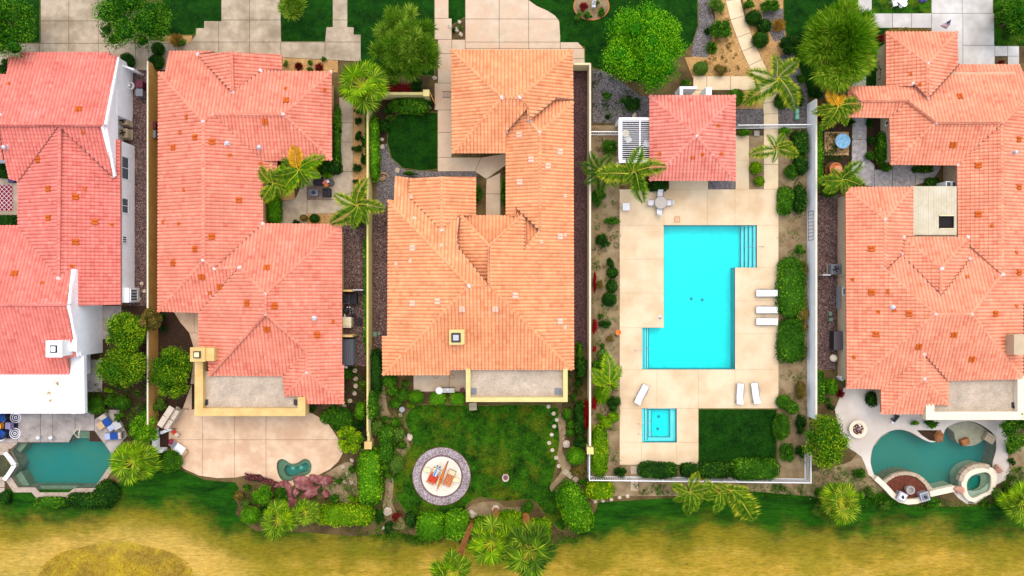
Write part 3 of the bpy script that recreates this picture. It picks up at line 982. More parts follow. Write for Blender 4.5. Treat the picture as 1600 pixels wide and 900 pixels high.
ra = pool('swimming_pool', POOL_A, 1.5, M_TEALFLOOR, W_TEAL, -0.06, M_COPING)
for q, d in (([(116, 677), (118, 673), (148, 673), (150.5, 677)], 0.25), ([(113, 682), (116, 677), (150.5, 677), (154, 682)], 0.45), ([(111, 687), (113, 682), (154, 682), (158, 687)], 0.65),
([(63, 769), (56, 761), (119, 761), (108, 769)], 0.5), ([(19, 704), (28, 692), (40, 692), (26, 709)], 0.5), ([(18, 745), (27, 738), (41, 761), (29, 761)], 0.5)):
 MB().sheet(inset([tuple(p[:2]) for p in PX(q)], 0.01), -1.5, -d).build('step', M_PEBBLE, ra)
rq = pool('spa_pond', POND, 0.9, M_TEALFLOOR, W_TEAL, 0.0, M_PEBBLE)
ci = [(447, 727), (456, 731), (466, 729), (476, 724), (481, 728), (479, 737), (466, 741), (454, 746), (446, 744), (442, 735)]
MB().sheet(PX(POND), -0.9, -0.3, [PX(smoothp(ci, 2))]).build('bench', mat('pond_bench', L(140, 158, 126), L(118, 138, 108), scale=3), rq)
for x, y in ((458, 731), (470.5, 730)):
 MB().lathe(P(x, y, -0.9), [(0.19, 0), (0.19, 0.02), (0.02, 0.03)], 10).build('drain', flat('pale_aqua', L(150, 226, 206)), rq)

re_ = pool('swimming_pool', POOL_E, 1.5, M_TEALFLOOR, W_TEAL, -0.06, M_COPING)
shelf = smoothp([(1483, 668), (1492, 661.5), (1507, 658.5), (1524, 660.5), (1540, 669.5), (1549, 678), (1540, 688), (1527, 696), (1513, 698), (1500, 694), (1494, 686), (1492, 676)], 3)
MB().sheet(inset([tuple(p[:2]) for p in PX(shelf)], 0.02), -1.5, -0.22).build('tanning_shelf', M_SHELF, re_)
MB().sheet(inset([tuple(p[:2]) for p in PX([(1365, 698), (1376, 683), (1389, 675), (1392, 678), (1380, 685), (1370, 698)])], 0.02), -1.5, -0.3).build('step', M_PEBBLE, re_)
# ------------------------------------------------------------------ houses
DIRS = {'E': (1, 0), 'W': (-1, 0), 'N': (0, 1), 'S': (0, -1)}
TU, TV = 0.33, 0.36


class Face:
 def __init__(self, d, epx, ze, k, poly):
  self.d, self.k, self.ze = d, k, ze
  dx, dy = DIRS[d]
  f = (HC - ze) / HC / PPM
  self.e = (epx - 800) * f * dx if dx else (450 - epx) * f * dy       # outward eave coordinate
  self.dx, self.dy = dx, dy
  self.px = poly
  self.pts = [self.hit(*p) for p in poly]

 def hit(self, px, py):
  a, b = (px - 800) / PPM, (450 - py) / PPM
  g = a * self.dx + b * self.dy
  # z = ze + k*(e - g*(H-z)/H)
  z = (self.ze + self.k * (self.e - g)) / (1 - self.k * g / HC)
  f = (HC - z) / HC
  return Vector((a * f, b * f, z))

 def frame(self):
  up = Vector((-self.dx, -self.dy, self.k)).normalized()
  u = Vector((self.dy, -self.dx, 0)) * -1
  n = u.cross(up)
  if n.z < 0:
   u = -u
   n = u.cross(up)
  return u, up, n.normalized()


PROF = [(0.0, 0.0), (0.13, 0.07), (0.36, 0.115), (0.64, 0.115), (0.87, 0.07), (1.0, 0.0)]


def tile_face(F, vs, fs, uvs, cut=0.02):
 u, v, n = F.frame()
 o = F.pts[0]
 P2 = [((p - o).dot(u), (p - o).dot(v)) for p in F.pts]
 tris = [t for t in tessellate_polygon([[Vector((a, b, 0)) for a, b in P2]])]
 T = []
 for t in tris:
  q = [P2[i] for i in t]
  ar = (q[1][0] - q[0][0]) * (q[2][1] - q[0][1]) - (q[2][0] - q[0][0]) * (q[1][1] - q[0][1])
  if abs(ar) < 1e-6:
   continue
  T.append(q if ar > 0 else [q[0], q[2], q[1]])
 us = [p[0] for p in P2]
 vv = [p[1] for p in P2]
 # eave row starts at the lowest point
 v0 = min(vv)
 i0, i1 = math.floor(min(us) / TU), math.ceil(max(us) / TU)
 nj = math.ceil((max(vv) - v0) / TV)
 E = [(P2[i], P2[(i + 1) % len(P2)]) for i in range(len(P2))]
 EA = np.array([[a[0], a[1], b[0], b[1]] for a, b in E])
 ca = np.array([[(i + 0.5) * TU, v0 + (j + 0.5) * TV] for i in range(i0, i1) for j in range(nj)])
 idx = [(i, j) for i in range(i0, i1) for j in range(nj)]
 d = EA[:, 2:] - EA[:, :2]
 rel = ca[:, None, :] - EA[None, :, :2]
 tt = np.clip((rel * d).sum(2) / np.maximum((d * d).sum(1), 1e-9), 0, 1)
 dist = np.sqrt(((rel - tt[..., None] * d) ** 2).sum(2)).min(1)
 ins = np.zeros(len(ca), bool)
 for (x1, y1), (x2, y2) in E:
  if y1 == y2:
   continue
  c = ((ca[:, 1] < y1) != (ca[:, 1] < y2)) & (ca[:, 0] < (x2 - x1) * (ca[:, 1] - y1) / (y2 - y1) + x1)
  ins ^= c
 rad = math.hypot(TU, TV) / 2
 for (i, j), dd, inn in zip(idx, dist, ins):
  near = dd < rad
  if not near and not inn:
   continue
  a0, b0 = i * TU, v0 + j * TV
  lip = 0.06
  rows = [(b0, 0.0), (b0, lip), (b0 + TV, 0.0)]
  grid = [[(a0 + f * TU, bv, h + lz) for f, h in PROF] for bv, lz in rows]
  grid[0] = [(a, b, max(0.0, c - 0.06)) for a, b, c in grid[0]]
  for rI in range(2):
   for q in range(len(PROF) - 1):
    quad = [grid[rI][q], grid[rI][q + 1], grid[rI + 1][q + 1], grid[rI + 1][q]]
    if not near:
     pols = [quad]
    else:
     pols = []
     for t in T:
      pol = quad
      for e in range(3):
       A, B = t[e], t[(e + 1) % 3]
       nx, ny = B[1] - A[1], -(B[0] - A[0])
       out = []
       for s in range(len(pol)):
        p, r = pol[s], pol[(s + 1) % len(pol)]
        dp = (p[0] - A[0]) * nx + (p[1] - A[1]) * ny
        dr = (r[0] - A[0]) * nx + (r[1] - A[1]) * ny
        if dp <= 1e-9:
         out.append(p)
        if (dp < -1e-9 and dr > 1e-9) or (dp > 1e-9 and dr < -1e-9):
         w = dp / (dp - dr)
         out.append(tuple(p[k] + (r[k] - p[k]) * w for k in range(3)))
       pol = out
       if len(pol) < 3:
        break
      if len(pol) >= 3:
       pols.append(pol)
    for pol in pols:
     k = len(vs)
     for (a, b, c) in pol:
      vs.append(o + u * a + v * b + n * (c + 0.02))
     fs.append(tuple(range(k, k + len(pol))))
     uvs.append((i + 0.37 + (F.e % 7) * 11, j + 0.41, len(pol)))


MORTAR = mat('white_mortar', L(244, 224, 214), L(230, 204, 192), scale=6)
MORTAR_ME = None
VENT_ME = {}


def mortar_mesh():
 global MORTAR_ME
 if MORTAR_ME is None:
  MORTAR_ME = MB().blob((0, 0, 0), (0.27, 0.23, 0.16), 3, 8, 5, 0.25).mesh('mortar_lump', MORTAR)
 return MORTAR_ME


def vent_mesh(m):
 if m.name not in VENT_ME:
  mb = MB()
  for s in (-1, 1):
   n = 7
   vs, fs = [], []
   for y, k in ((-0.25, 1.0), (0.25, 0.92)):
    for i in range(n):
     a = math.pi * i / (n - 1)
     vs.append((s * 0.145 - math.cos(a) * 0.135 * k, y, 0.06 + math.sin(a) * 0.12 * k))
   for i in range(n - 1):
    fs.append((i, i + 1, i + 1 + n, i + n))
   fs.append(tuple(range(n)))
   fs.append(tuple(range(2 * n - 1, n - 1, -1)))
   mb.add(vs, fs)
  mb.box((0, 0, 0.03), (0.58, 0.54, 0.06))
  VENT_ME[m.name] = mb.mesh('roof_vent', m)
 return VENT_ME[m.name]


PIPE_ME = None


def house(label, cat, rmat, wmat, faces, outline, base_px, vents=(), pipes=(), knobs=(), caps=None, vent_m=None, wall_h=2.7, overhang=0.45, name='house', group='tile-roofed houses along the golf course',
small=()):
 root = empty(name, P(base_px[0], base_px[1], 0))
 tag(root, label, cat, group)
 F = [Face(*f) for f in faces]
 # shared vertices -> one height
 acc = {}
 for f in F:
  for q, p in zip(f.px, f.pts):
   acc.setdefault(q, []).append(p)
 avg = {q: sum(ps, Vector((0, 0, 0))) / len(ps) for q, ps in acc.items()}
 deck = MB()
 for f in F:
  top = [p - Vector((0, 0, 0.03)) for p in f.pts]
  n = len(top)
  tr = tessellate_polygon([[Vector((p.x, p.y, 0)) for p in top]])
  vs = top + [p - Vector((0, 0, 0.18)) for p in top]
  fs = []
  for a, b, c in tr:
   A, B, C = top[a], top[b], top[c]
   cr = (B.x - A.x) * (C.y - A.y) - (B.y - A.y) * (C.x - A.x)
   t3 = (a, b, c) if cr > 0 else (a, c, b)
   fs.append(t3)
   fs.append(tuple(i + n for i in reversed(t3)))
  for i in range(n):
   j = (i + 1) % n
   fs.append((i, i + n, j + n, j))
  deck.add(vs, fs)
 roof = deck.build('roof', [mat('roof_fascia', L(214, 150, 120), L(196, 130, 100), scale=4)], root)
 vs, fs, uvs = [], [], []
 for f in F:
  tile_face(f, vs, fs, uvs)
 off = wloc(root)
 me = bpy.data.meshes.new('roof_tiles')
 me.from_pydata([tuple(p - off) for p in vs], [], fs)
 uvl = me.uv_layers.new(name='tile')
 arr = np.zeros((len(me.loops), 2), np.float32)
 k = 0
 for (a, b, c) in uvs:
  arr[k:k + c] = (a, b)
  k += c
 uvl.data.foreach_set('uv', arr.ravel())
 me.materials.append(rmat)
 o = link_mesh('roof_tiles', me, roof)
 stuff(o)
 # ridges, hips and valleys from shared edges
 edges = {}
 for f in F:
  n = len(f.px)
  for i in range(n):
   a, b = f.px[i], f.px[(i + 1) % n]
   edges.setdefault(tuple(sorted((a, b))), []).append(f)
 cvs = MB()
 val = MB()
 lines = []
 mxz = {}
 for (a, b), fl in edges.items():
  if len(fl) < 2:
   continue
  f1, f2 = fl[0], fl[1]
  mx, my = (a[0] + b[0]) / 2, (a[1] + b[1]) / 2
  ex, ey = b[0] - a[0], b[1] - a[1]
  el_ = math.hypot(ex, ey)
  nx, ny = -ey / el_, ex / el_
  if not inpoly((mx + nx * 0.6, my + ny * 0.6), f2.px):
   nx, ny = -nx, -ny
  q = (mx + nx * 3, my + ny * 3)
  h = (f2.hit(*q).z - f2.hit(mx, my).z) - (f1.hit(*q).z - f1.hit(mx, my).z)
  lines.append((a, b, h < 0))
  mxz[(a, b)] = (max(f1.hit(*a).z, f2.hit(*a).z), max(f1.hit(*b).z, f2.hit(*b).z))
 for a, b in (caps or ()):
  lines.append((a, b, True))

 def zat(q):
  if q in avg:
   return avg[q]
  for f in F:
   if inpoly(q, f.px):
    return f.hit(*q)
  return F[0].hit(*q)

 cap_uv = []
 for a, b, ridge in lines:
  A, B = zat(a).copy(), zat(b).copy()
  if (a, b) in mxz:
   za, zb = mxz[(a, b)]
   A.z, B.z = (A.z + za) / 2, (B.z + zb) / 2
   if not ridge:
    A.z, B.z = za, zb
  if A.z > B.z:
   A, B = B, A
  d = B - A
  ln = d.length
  if ln < 0.3:
   continue
  d.normalize()
  s = d.cross(Vector((0, 0, 1))).normalized()
  w = s.cross(d).normalized()
  if ridge:
   k = max(1, int(ln / 0.4))
   for i in range(k):
    p, q = A + d * (ln * i / k - 0.03), A + d * (ln * (i + 1) / k)
    vs2 = []
    n = 7
    for pt, r, lift in ((p, 0.17, 0.045), (q, 0.14, 0.015)):
     for j in range(n):
      an = math.pi * j / (n - 1)
      vs2.append(pt + s * (math.cos(an) * r) + w * (math.sin(an) * r * 0.95 + lift - 0.02))
    fs2 = [(j, j + n, j + 1 + n, j + 1) for j in range(n - 1)] + [tuple(range(n))]
    cvs.add(vs2, fs2)
    cap_uv.append((rnd.randint(0, 400), rnd.randint(0, 400), 4 * (n - 1) + n))
  else:
   hw = 0.055
   vs2 = [A + s * hw + w * 0.12, A - s * hw + w * 0.12, B - s * hw + w * 0.12, B + s * hw + w * 0.12]
   vb = MB().add(vs2, [(0, 1, 2, 3)])
   link_mesh('valley_flashing', vb.mesh('valley_flashing', flat('valley_lead', L(96, 60, 54), rough=0.7), off), roof)
 if cvs.v:
  me = cvs.mesh('ridge_tiles', rmat, off)
  uvl = me.uv_layers.new(name='tile')
  arr = np.zeros((len(me.loops), 2), np.float32)
  k = 0
  for (a, b, c) in cap_uv:
   arr[k:k + c] = (a + 0.3, b + 0.3)
   k += c
  uvl.data.foreach_set('uv', arr.ravel())
  stuff(link_mesh('ridge_tiles', me, roof))
 def place(nm, me, q, lift, sc=1.0, rot=0.0):
  for f in F:
   if inpoly(q, f.px):
    u, v, n = f.frame()
    p = f.hit(*q) + n * lift - off
    o = link_mesh(nm, me, roof)
    M = Matrix((u, v, n)).transposed().to_4x4()
    o.matrix_local = Matrix.Translation(p) @ M @ Matrix.Rotation(rot, 4, 'Z') @ Matrix.Scale(sc, 4)
    return o
  p = zat(q) - off
  o = link_mesh(nm, me, roof)
  o.location = p
  return o
 for q in vents:
  place('roof_vent', vent_mesh(vent_m or M_VENT), q, 0.11)
 for q in small:
  place('flue_cap', vent_mesh(vent_m or M_VENT), q, 0.11, 0.6, rnd.uniform(-0.4, 0.4))
 global PIPE_ME
 if PIPE_ME is None:
  PIPE_ME = MB().lathe((0, 0, 0), [(0.3, 0.02), (0.26, 0.07), (0.11, 0.09), (0.11, 0.38), (0.18, 0.4), (0.2, 0.48), (0.06, 0.56)], 12).mesh('vent_pipe', flat('galvanised', L(214, 214, 220), rough=0.4, metal=0.3))
 for q in pipes:
  o = place('vent_pipe', PIPE_ME, q, 0.05)
 for q in knobs:
  p = zat(q) - off
  o = link_mesh('mortar_lump', mortar_mesh(), roof)
  o.location = p + Vector((0, 0, 0.13))
  o.rotation_euler = (0, 0, rnd.uniform(0, 3))
  k = rnd.uniform(0.6, 0.9)
  o.scale = (k, k, k)
  # walls
 for ol in outline:
  hh = wall_h
  if isinstance(ol, tuple):
   ol, hh = ol
  w = [tuple(p[:2]) for p in PX(ol, 2.8)]
  w = inset(w, overhang)
  MB().sheet(w, 0.0, hh).build('wall', wmat, root)
 return root, roof, F, zat


def inpoly(q, poly):
 x, y = q
 c = False
 n = len(poly)
 for i in range(n):
  (x1, y1), (x2, y2) = poly[i], poly[(i + 1) % n]
  if (y1 < y) != (y2 < y) and x < (x2 - x1) * (y - y1) / (y2 - y1) + x1:
   c = not c
 return c


M_VENT = mat('orange_clay', L(222, 110, 24), L(200, 88, 16), scale=5)
M_VENTPALE = mat('pale_clay', L(255, 214, 186), L(246, 196, 166), scale=5)
R1 = roof_mat('roof_salmon', L(244, 140, 124), L(250, 172, 156), L(228, 114, 100))
R2 = roof_mat('roof_rose', L(246, 152, 124), L(252, 180, 154), L(232, 124, 100))
R3 = roof_mat('roof_apricot', L(252, 172, 120), L(255, 198, 152), L(242, 146, 94))
R4 = roof_mat('roof_coral', L(244, 150, 130), L(250, 176, 158), L(222, 114, 96))
R5 = roof_mat('roof_peach', L(252, 164, 128), L(255, 192, 156), L(240, 136, 100))

# ---- house 1 (leftmost)
f1 = [('N', 83, 2.35, .35, [(-40, 117), (11, 117), (15, 90), (33, 89), (33, 83), (172, 83), (173, 87), (185, 88), (163, 196), (93, 196), (0, 196), (-40, 196)]),
('S', 279, 2.95, .35, [(-40, 196), (0, 196), (6, 249), (-40, 249)]),
('S', 279, 2.95, .35, [(0, 196), (93, 196), (30, 283), (14, 279)]),
('S', 279, 2.95, .35, [(93, 196), (163, 196), (178, 276)]),
('W', 29, 2.7, .35, [(93, 196), (92, 434), (30, 353), (30, 283)]),
('E', 189, 2.6, .35, [(93, 196), (178, 276), (180, 218), (188, 218), (189, 476), (117, 478), (114, 420), (92, 434)]),
('N', 353, 2.7, .35, [(-40, 353), (30, 353), (92, 434), (113, 421), (106, 476), (-40, 476)]),
('S', 584, 2.8, .35, [(-40, 476), (106, 476), (117, 535), (121, 556), (107, 559), (110, 584), (-40, 584)])]
h1, h1roof, F1, z1 = house('white-walled house at the left edge with pinkish red tiled gable roofs and white flat roof', 'house', R1, M_WHITE, f1,
[[(-40, 125), (14, 120), (35, 92), (183, 92), (183, 180), (168, 180), (168, 218), (186, 218), (186, 474), (119, 474), (114, 560), (114, 590), (-40, 590), (-40, 354), (30, 354), (30, 284), (14, 280), (6, 250), (-40, 250)]], (70, 380),
vents=[(62, 250), (78, 295), (119, 308), (78, 341), (149, 347), (119, 378), (24, 428), (124, 172)], small=[(16, 132), (133, 295), (175, 351), (67, 443), (113, 416), (131, 207)],
pipes=[(11, 229)], knobs=[(163, 196), (178, 276), (3, 180), (93, 435)], overhang=0.05)
o1 = wloc(h1)


def poly3(pts, name, m, parent, thick=Vector((0.0, 0.0, 0.0))):
 n = len(pts)
 mb = MB()
 vs = [Vector(p) for p in pts] + [Vector(p) + thick for p in pts]
 mb.add(vs, [tuple(range(n)), tuple(range(2 * n - 1, n - 1, -1))] + [(i, (i + 1) % n, (i + 1) % n + n, i + n) for i in range(n)])
 return mb.build(name, m, parent)


 # gable end walls (solid, 0.2 m thick)
fN, fS = F1[0], F1[3]
a, b2, c = fN.hit(185, 88), fN.hit(163, 196), fS.hit(178, 276)
xw = a.x - 0.02
T = Vector((-0.2, 0, 0))
yn = P(0, 180, 0).y
poly3([(xw, a.y - 0.1, 0), (xw, yn, 0), (xw, yn, 2.5), (xw, c.y, 2.5), (xw, c.y, c.z - 0.1), (xw, b2.y, b2.z - 0.02), (xw, a.y - 0.1, a.z - 0.1)], 'gable_wall', M_WHITE, h1, T)
fN, fS = F1[6], F1[7]
a, b2, c = fN.hit(113, 421), fN.hit(106, 476), fS.hit(121, 556)
xw = b2.x + 0.05
poly3([(xw, a.y, 0), (xw, c.y, 0), (xw, c.y, c.z - 0.05), (xw, b2.y, b2.z), (xw, a.y, a.z)], 'gable_wall', M_WHITE, h1, T)
# white rakes along the gables
for A, B in ((F1[0].hit(184, 90), F1[0].hit(164, 195)), (F1[3].hit(164, 197), F1[3].hit(178, 275)), (F1[6].hit(113, 421), F1[6].hit(107, 475)), (F1[7].hit(107, 477), F1[7].hit(121, 556))):
 A, B = A + Vector((0.1, 0, 0.0)), B + Vector((0.1, 0, 0.0))
 MB().beam(A, B, 0.22, 0.25).build('rake_board', M_WHITE, h1)
 # flat white roof with parapet edge and weather stains
mw, t, b = newmat('white_roof_stained')
col = ramp(t, noise(t, 0.55, 5, 0.75), [(0.56, L(255, 255, 252)), (0.62, L(250, 248, 232)), (0.66, L(196, 170, 120)), (0.74, L(122, 92, 52))])
t.links.new(col, b.inputs['Base Color'])
b.inputs['Roughness'].default_value = 0.7
MB().sheet([tuple(p[:2]) for p in PX([(-40, 583), (110, 583), (107, 558), (130, 555), (131, 645), (-40, 645)], 2.9)], 2.6, 2.9).build('flat_roof', mw, h1)
MB().sheet([tuple(p[:2]) for p in PX([(126, 556), (131, 555), (132, 646), (-40, 646), (-40, 641), (127, 641)], 3.0)], 2.55, 3.0).build('parapet', M_WHITE, h1)
for x in (40, 128):
 p = P(x, 640, 1.3)
 MB().box((p.x, p.y, 1.3), (0.35, 0.35, 2.6)).build('post', M_WHITE, h1)
 # chimney
pc = P(86, 545, 5.2)
ch = MB().box((pc.x, pc.y, 3.9), (1.25, 1.35, 2.6)).build('chimney', M_WHITE, h1)
MB().box((pc.x, pc.y, 5.28), (1.45, 1.5, 0.18)).build('chimney_cap', M_WHITE, ch, local=False)
MB().box((pc.x, pc.y, 5.41), (0.62, 0.66, 0.1)).build('flue', M_BLACK, ch)
MB().box((pc.x, pc.y, 5.47), (0.42, 0.46, 0.06)).build('flue_cover', M_WHITE, ch)
pb = P(107, 543, 3.6)
MB().box((pb.x + 0.1, pb.y + 0.25, 3.3), (1.9, 1.15, 1.5)).build('chimney_base', M_WHITE, h1)


# windows on vertical walls facing +x or -x
def wall_window(parent, x, y0, y1, z0, z1, face=1, mull=1, frame_m=None):
 fm = frame_m or M_METAL
 w = MB()
 for yy in (y0, y1):
  w.box((x + face * 0.03, yy, (z0 + z1) / 2), (0.08, 0.09, z1 - z0 + 0.09))
 for zz in (z0, z1):
  w.box((x + face * 0.03, (y0 + y1) / 2, zz), (0.075, abs(y1 - y0) - 0.09, 0.09))
 for i in range(mull):
  yy = y0 + (y1 - y0) * (i + 1) / (mull + 1)
  w.box((x + face * 0.028, yy, (z0 + z1) / 2), (0.06, 0.06, z1 - z0 - 0.09))
 o = w.build('window', fm, parent)
 p = MB().box((x + face * 0.012, (y0 + y1) / 2, (z0 + z1) / 2), (0.024, abs(y1 - y0) - 0.09, z1 - z0 - 0.09))
 p.build('pane', M_GLASS, o)
 return o


xe = inset([tuple(p[:2]) for p in PX([(0, 218), (186, 218), (186, 474), (0, 474)], 2.8)], 0.05)[1][0] + 0.0
for ya, yb, za, zb, mu in ((245, 280, 1.1, 2.35, 1), (310, 333, 1.2, 2.3, 1), (369, 380, 1.45, 2.2, 2)):
 wall_window(h1, xe, P(0, ya, 1.8).y, P(0, yb, 1.8).y, za, zb, 1, mu)
yb0, yb1 = P(0, 452, 1.0).y, P(0, 470, 1.0).y
MB().box((xe + 0.25, (yb0 + yb1) / 2, 1.0), (0.5, abs(yb1 - yb0) + 0.3, 1.9)).build('bay_window', M_WHITE, h1)
wall_window(h1, xe + 0.5, yb0, yb1, 0.5, 1.7, 1, 3)

# ---- house 2
f2 = [('N', 113, 2.8, .35, [(264, 81), (335, 81), (310, 86), (364, 145), (408, 111), (441, 112), (518, 113), (443, 179), (333, 179), (318, 190), (249, 114), (259, 113)]),
('W', 310, 2.25, .40, [(310, 86), (362, 82), (364, 145)]),
('E', 441, 2.3, .27, [(362, 82), (440, 86), (441, 112), (408, 111), (364, 145)]),
('E', 519, 2.8, .35, [(518, 113), (518, 250), (443, 179)]),
('S', 251, 2.8, .35, [(333, 179), (443, 179), (518, 250), (411, 251)]),
('W', 247, 2.8, .35, [(249, 114), (318, 190), (318, 407), (248, 486)]),
('E', 411, 2.8, .35, [(318, 190), (333, 179), (411, 251), (433, 252), (433, 274), (411, 275), (411, 350), (336, 420), (318, 407)]),
('N', 351, 2.8, .35, [(411, 350), (534, 351), (415, 459), (375, 418), (336, 420)]),
('S', 487, 2.8, .35, [(318, 407), (336, 420), (375, 418), (312, 488), (248, 486)]),
('W', 312, 2.8, .35, [(375, 418), (415, 459), (415, 490), (328, 586), (326, 545), (312, 545), (312, 488)]),
('S', 587, 2.8, .35, [(415, 490), (480, 549), (443, 587), (328, 586)]),
('E', 535, 2.8, .35, [(534, 351), (534, 570), (537, 570), (537, 630), (480, 582), (480, 549), (415, 490), (415, 459)]),
('S', 630, 2.8, .35, [(480, 582), (537, 630), (478, 630), (476, 618), (446, 618)]),
('W', 444, 2.8, .35, [(480, 549), (480, 582), (446, 618), (443, 587)])]
h2, h2roof, F2, z2 = house('long house with rose pink hipped tile roof and tan chimney near its patio', 'house', R2, M_TAN, f2,
[(rect(264, 86, 440, 125), 1.9), [(249, 114), (517, 114), (517, 249), (432, 252), (432, 273), (411, 275), (411, 351), (533, 352), (533, 570), (535, 628), (478, 628), (446, 616), (443, 585), (330, 584), (327, 546), (313, 545), (313, 486), (249, 484)]], (390, 380),
vents=[(307, 215), (331, 222), (273, 231), (331, 370), (307, 389), (273, 411), (316, 432), (373, 313), (418, 419), (388, 474), (429, 478), (418, 514), (495, 523), (415, 190), (448, 158), (345, 448)],
small=[(293, 184), (283, 208), (289, 297), (257, 347), (281, 350), (329, 457), (447, 140), (507, 141), (407, 256), (360, 243), (520, 503)],
pipes=[(355, 225), (407, 229), (491, 497)],
knobs=[(310, 86), (408, 111), (318, 190), (333, 179), (443, 179), (318, 407), (336, 420), (375, 418), (415, 459), (415, 490), (480, 549), (480, 582), (411, 350), (518, 113), (364, 145)])
MB().sheet([tuple(p[:2]) for p in PX(rect(312, 580, 470, 642), 2.75)], 2.3, 2.7).build('flat_roof', M_GRAV_ROOF, h2)
zt = 3.25
for q in (rect(304, 566, 317, 650), rect(317, 638, 465, 650), rect(465, 620, 477, 650)):
 MB().sheet([tuple(p[:2]) for p in PX(q, zt)], 2.0, zt + rnd.uniform(0, .006)).build('parapet', M_TAN, h2)
for x, y in ((321, 631), (463, 631)):
 p = P(x, y, 2.75)
 MB().box((p.x, p.y, 2.77), (0.26, 0.26, 0.14)).box((p.x, p.y + 0.16, 2.74), (0.5, 0.5, 0.06)).build('roof_drain', M_DARKMETAL, h2)
 # chimney tan
pc = P(309, 554, 4.6)
ch = MB().box((pc.x + 0.5, pc.y, 2.35), (1.9, 1.2, 4.3)).build('chimney', M_TAN, h2)
MB().box((pc.x, pc.y, 4.55), (1.35, 1.3, 0.22)).build('chimney_cap', M_TAN, ch)
MB().box((pc.x, pc.y, 4.73), (0.62, 0.62, 0.14)).build('flue', M_DARKMETAL, ch)
MB().box((pc.x, pc.y, 4.83), (0.42, 0.42, 0.06)).build('flue_cover', M_CREAM, ch)

# ---- house 3
f3 = [('N', 78, 2.8, .35, [(706, 79), (894, 79), (812, 153), (784, 153)]),
('W', 706, 2.8, .35, [(706, 79), (784, 153), (707, 239)]),
('S', 239, 2.8, .35, [(784, 153), (812, 153), (825, 168), (791, 206), (791, 239), (707, 239)]),
('E', 895, 2.8, .35, [(894, 79), (895, 157), (867, 155), (827, 188), (825, 168), (812, 153)]),
('N', 157, 2.8, .35, [(867, 155), (895, 157), (895, 160), (843, 207), (827, 188)]),
('W', 791, 2.8, .35, [(825, 168), (827, 188), (843, 207), (844, 361), (806, 324), (803, 338), (791, 336), (791, 206)]),
('E', 896, 2.8, .35, [(895, 160), (896, 577), (893, 577), (764, 447), (765, 385), (816, 338), (820, 343), (819, 391), (844, 361), (843, 207)]),
('N', 336, 2.8, .35, [(806, 324), (844, 361), (819, 391), (820, 343), (816, 338), (803, 338)]),
('N', 337, 2.8, .35, [(720, 337), (816, 338), (765, 385)]),
('W', 714, 3.4, .35, [(720, 337), (765, 385), (764, 447), (714, 384)]),
('W', 640, 2.75, .35, [(641, 279), (690, 276), (690, 360), (640, 309)]),
('E', 743, 2.75, .35, [(690, 276), (743, 277), (743, 337), (720, 337), (690, 360)]),
('N', 313, 2.8, .35, [(617, 276), (641, 279), (640, 309), (690, 360), (720, 337), (714, 384), (764, 447), (733, 447), (607, 314), (616, 313)]),
('W', 606, 2.8, .35, [(607, 314), (733, 447), (599, 585), (598, 525), (606, 525)]),
('S', 585, 2.8, .35, [(733, 447), (764, 447), (893, 577), (704, 577), (703, 585), (599, 585)])]
h3, h3roof, F3, z3 = house('large house with apricot orange hipped tile roof and pale yellow parapet', 'house', R3, M_CREAM, f3,
[[(707, 80), (893, 80), (895, 576), (705, 576), (702, 584), (600, 584), (600, 526), (607, 524), (607, 317), (641, 317), (641, 290), (690, 278), (742, 278), (742, 337), (791, 337), (791, 238), (707, 238)]], (750, 330),
vents=[(812, 211), (831, 250), (855, 260), (813, 285), (874, 238), (874, 370), (646, 388), (646, 474), (685, 471), (722, 482), (774, 482), (804, 462), (874, 502)],
small=[(882, 306), (642, 408), (620, 412), (648, 342), (644, 308), (690, 384), (882, 367), (845, 378), (882, 511)], pipes=[], vent_m=M_VENTPALE,
knobs=[(784, 153), (812, 153), (825, 168), (867, 155), (827, 188), (843, 207), (844, 361), (819, 391), (765, 385), (714, 384), (690, 360), (720, 337), (733, 447), (764, 447), (806, 324), (791, 206)],
caps=[((641, 279), (640, 309))])
MB().sheet([tuple(p[:2]) for p in PX(rect(732, 566, 884, 624), 2.7)], 2.3, 2.65).build('flat_roof', M_GRAV_ROOF, h3)
zt = 3.15
for q in (rect(728, 569, 735, 628), rect(735, 621, 880, 628), rect(880, 569, 887, 628)):
 MB().sheet([tuple(p[:2]) for p in PX(q, zt)], 2.2, zt + rnd.uniform(0, .006)).build('parapet', M_YELLOW, h3)
for x, y in ((738, 613), (876, 613)):
 p = P(x, y, 2.7)
 MB().box((p.x, p.y, 2.72), (0.24, 0.24, 0.14)).box((p.x + (0.1 if x < 800 else -0.25), p.y + 0.1, 2.69), (0.6, 0.6, 0.07)).build('roof_drain', M_GREYBOX, h3)
pc = P(713, 527, 4.6)
ch = MB().box((pc.x + 0.1, pc.y + 0.05, 4.0), (1.3, 1.35, 1.7)).build('chimney', M_YELLOW, h3)
MB().box((pc.x, pc.y, 4.88), (1.25, 1.3, 0.1)).build('chimney_cap', M_YELLOW, ch)
MB().box((pc.x, pc.y, 4.98), (0.85, 0.85, 0.12)).build('flue', M_DARKMETAL, ch)
MB().box((pc.x, pc.y, 5.08), (0.5, 0.5, 0.12)).build('flue_cover', M_STEEL, ch)

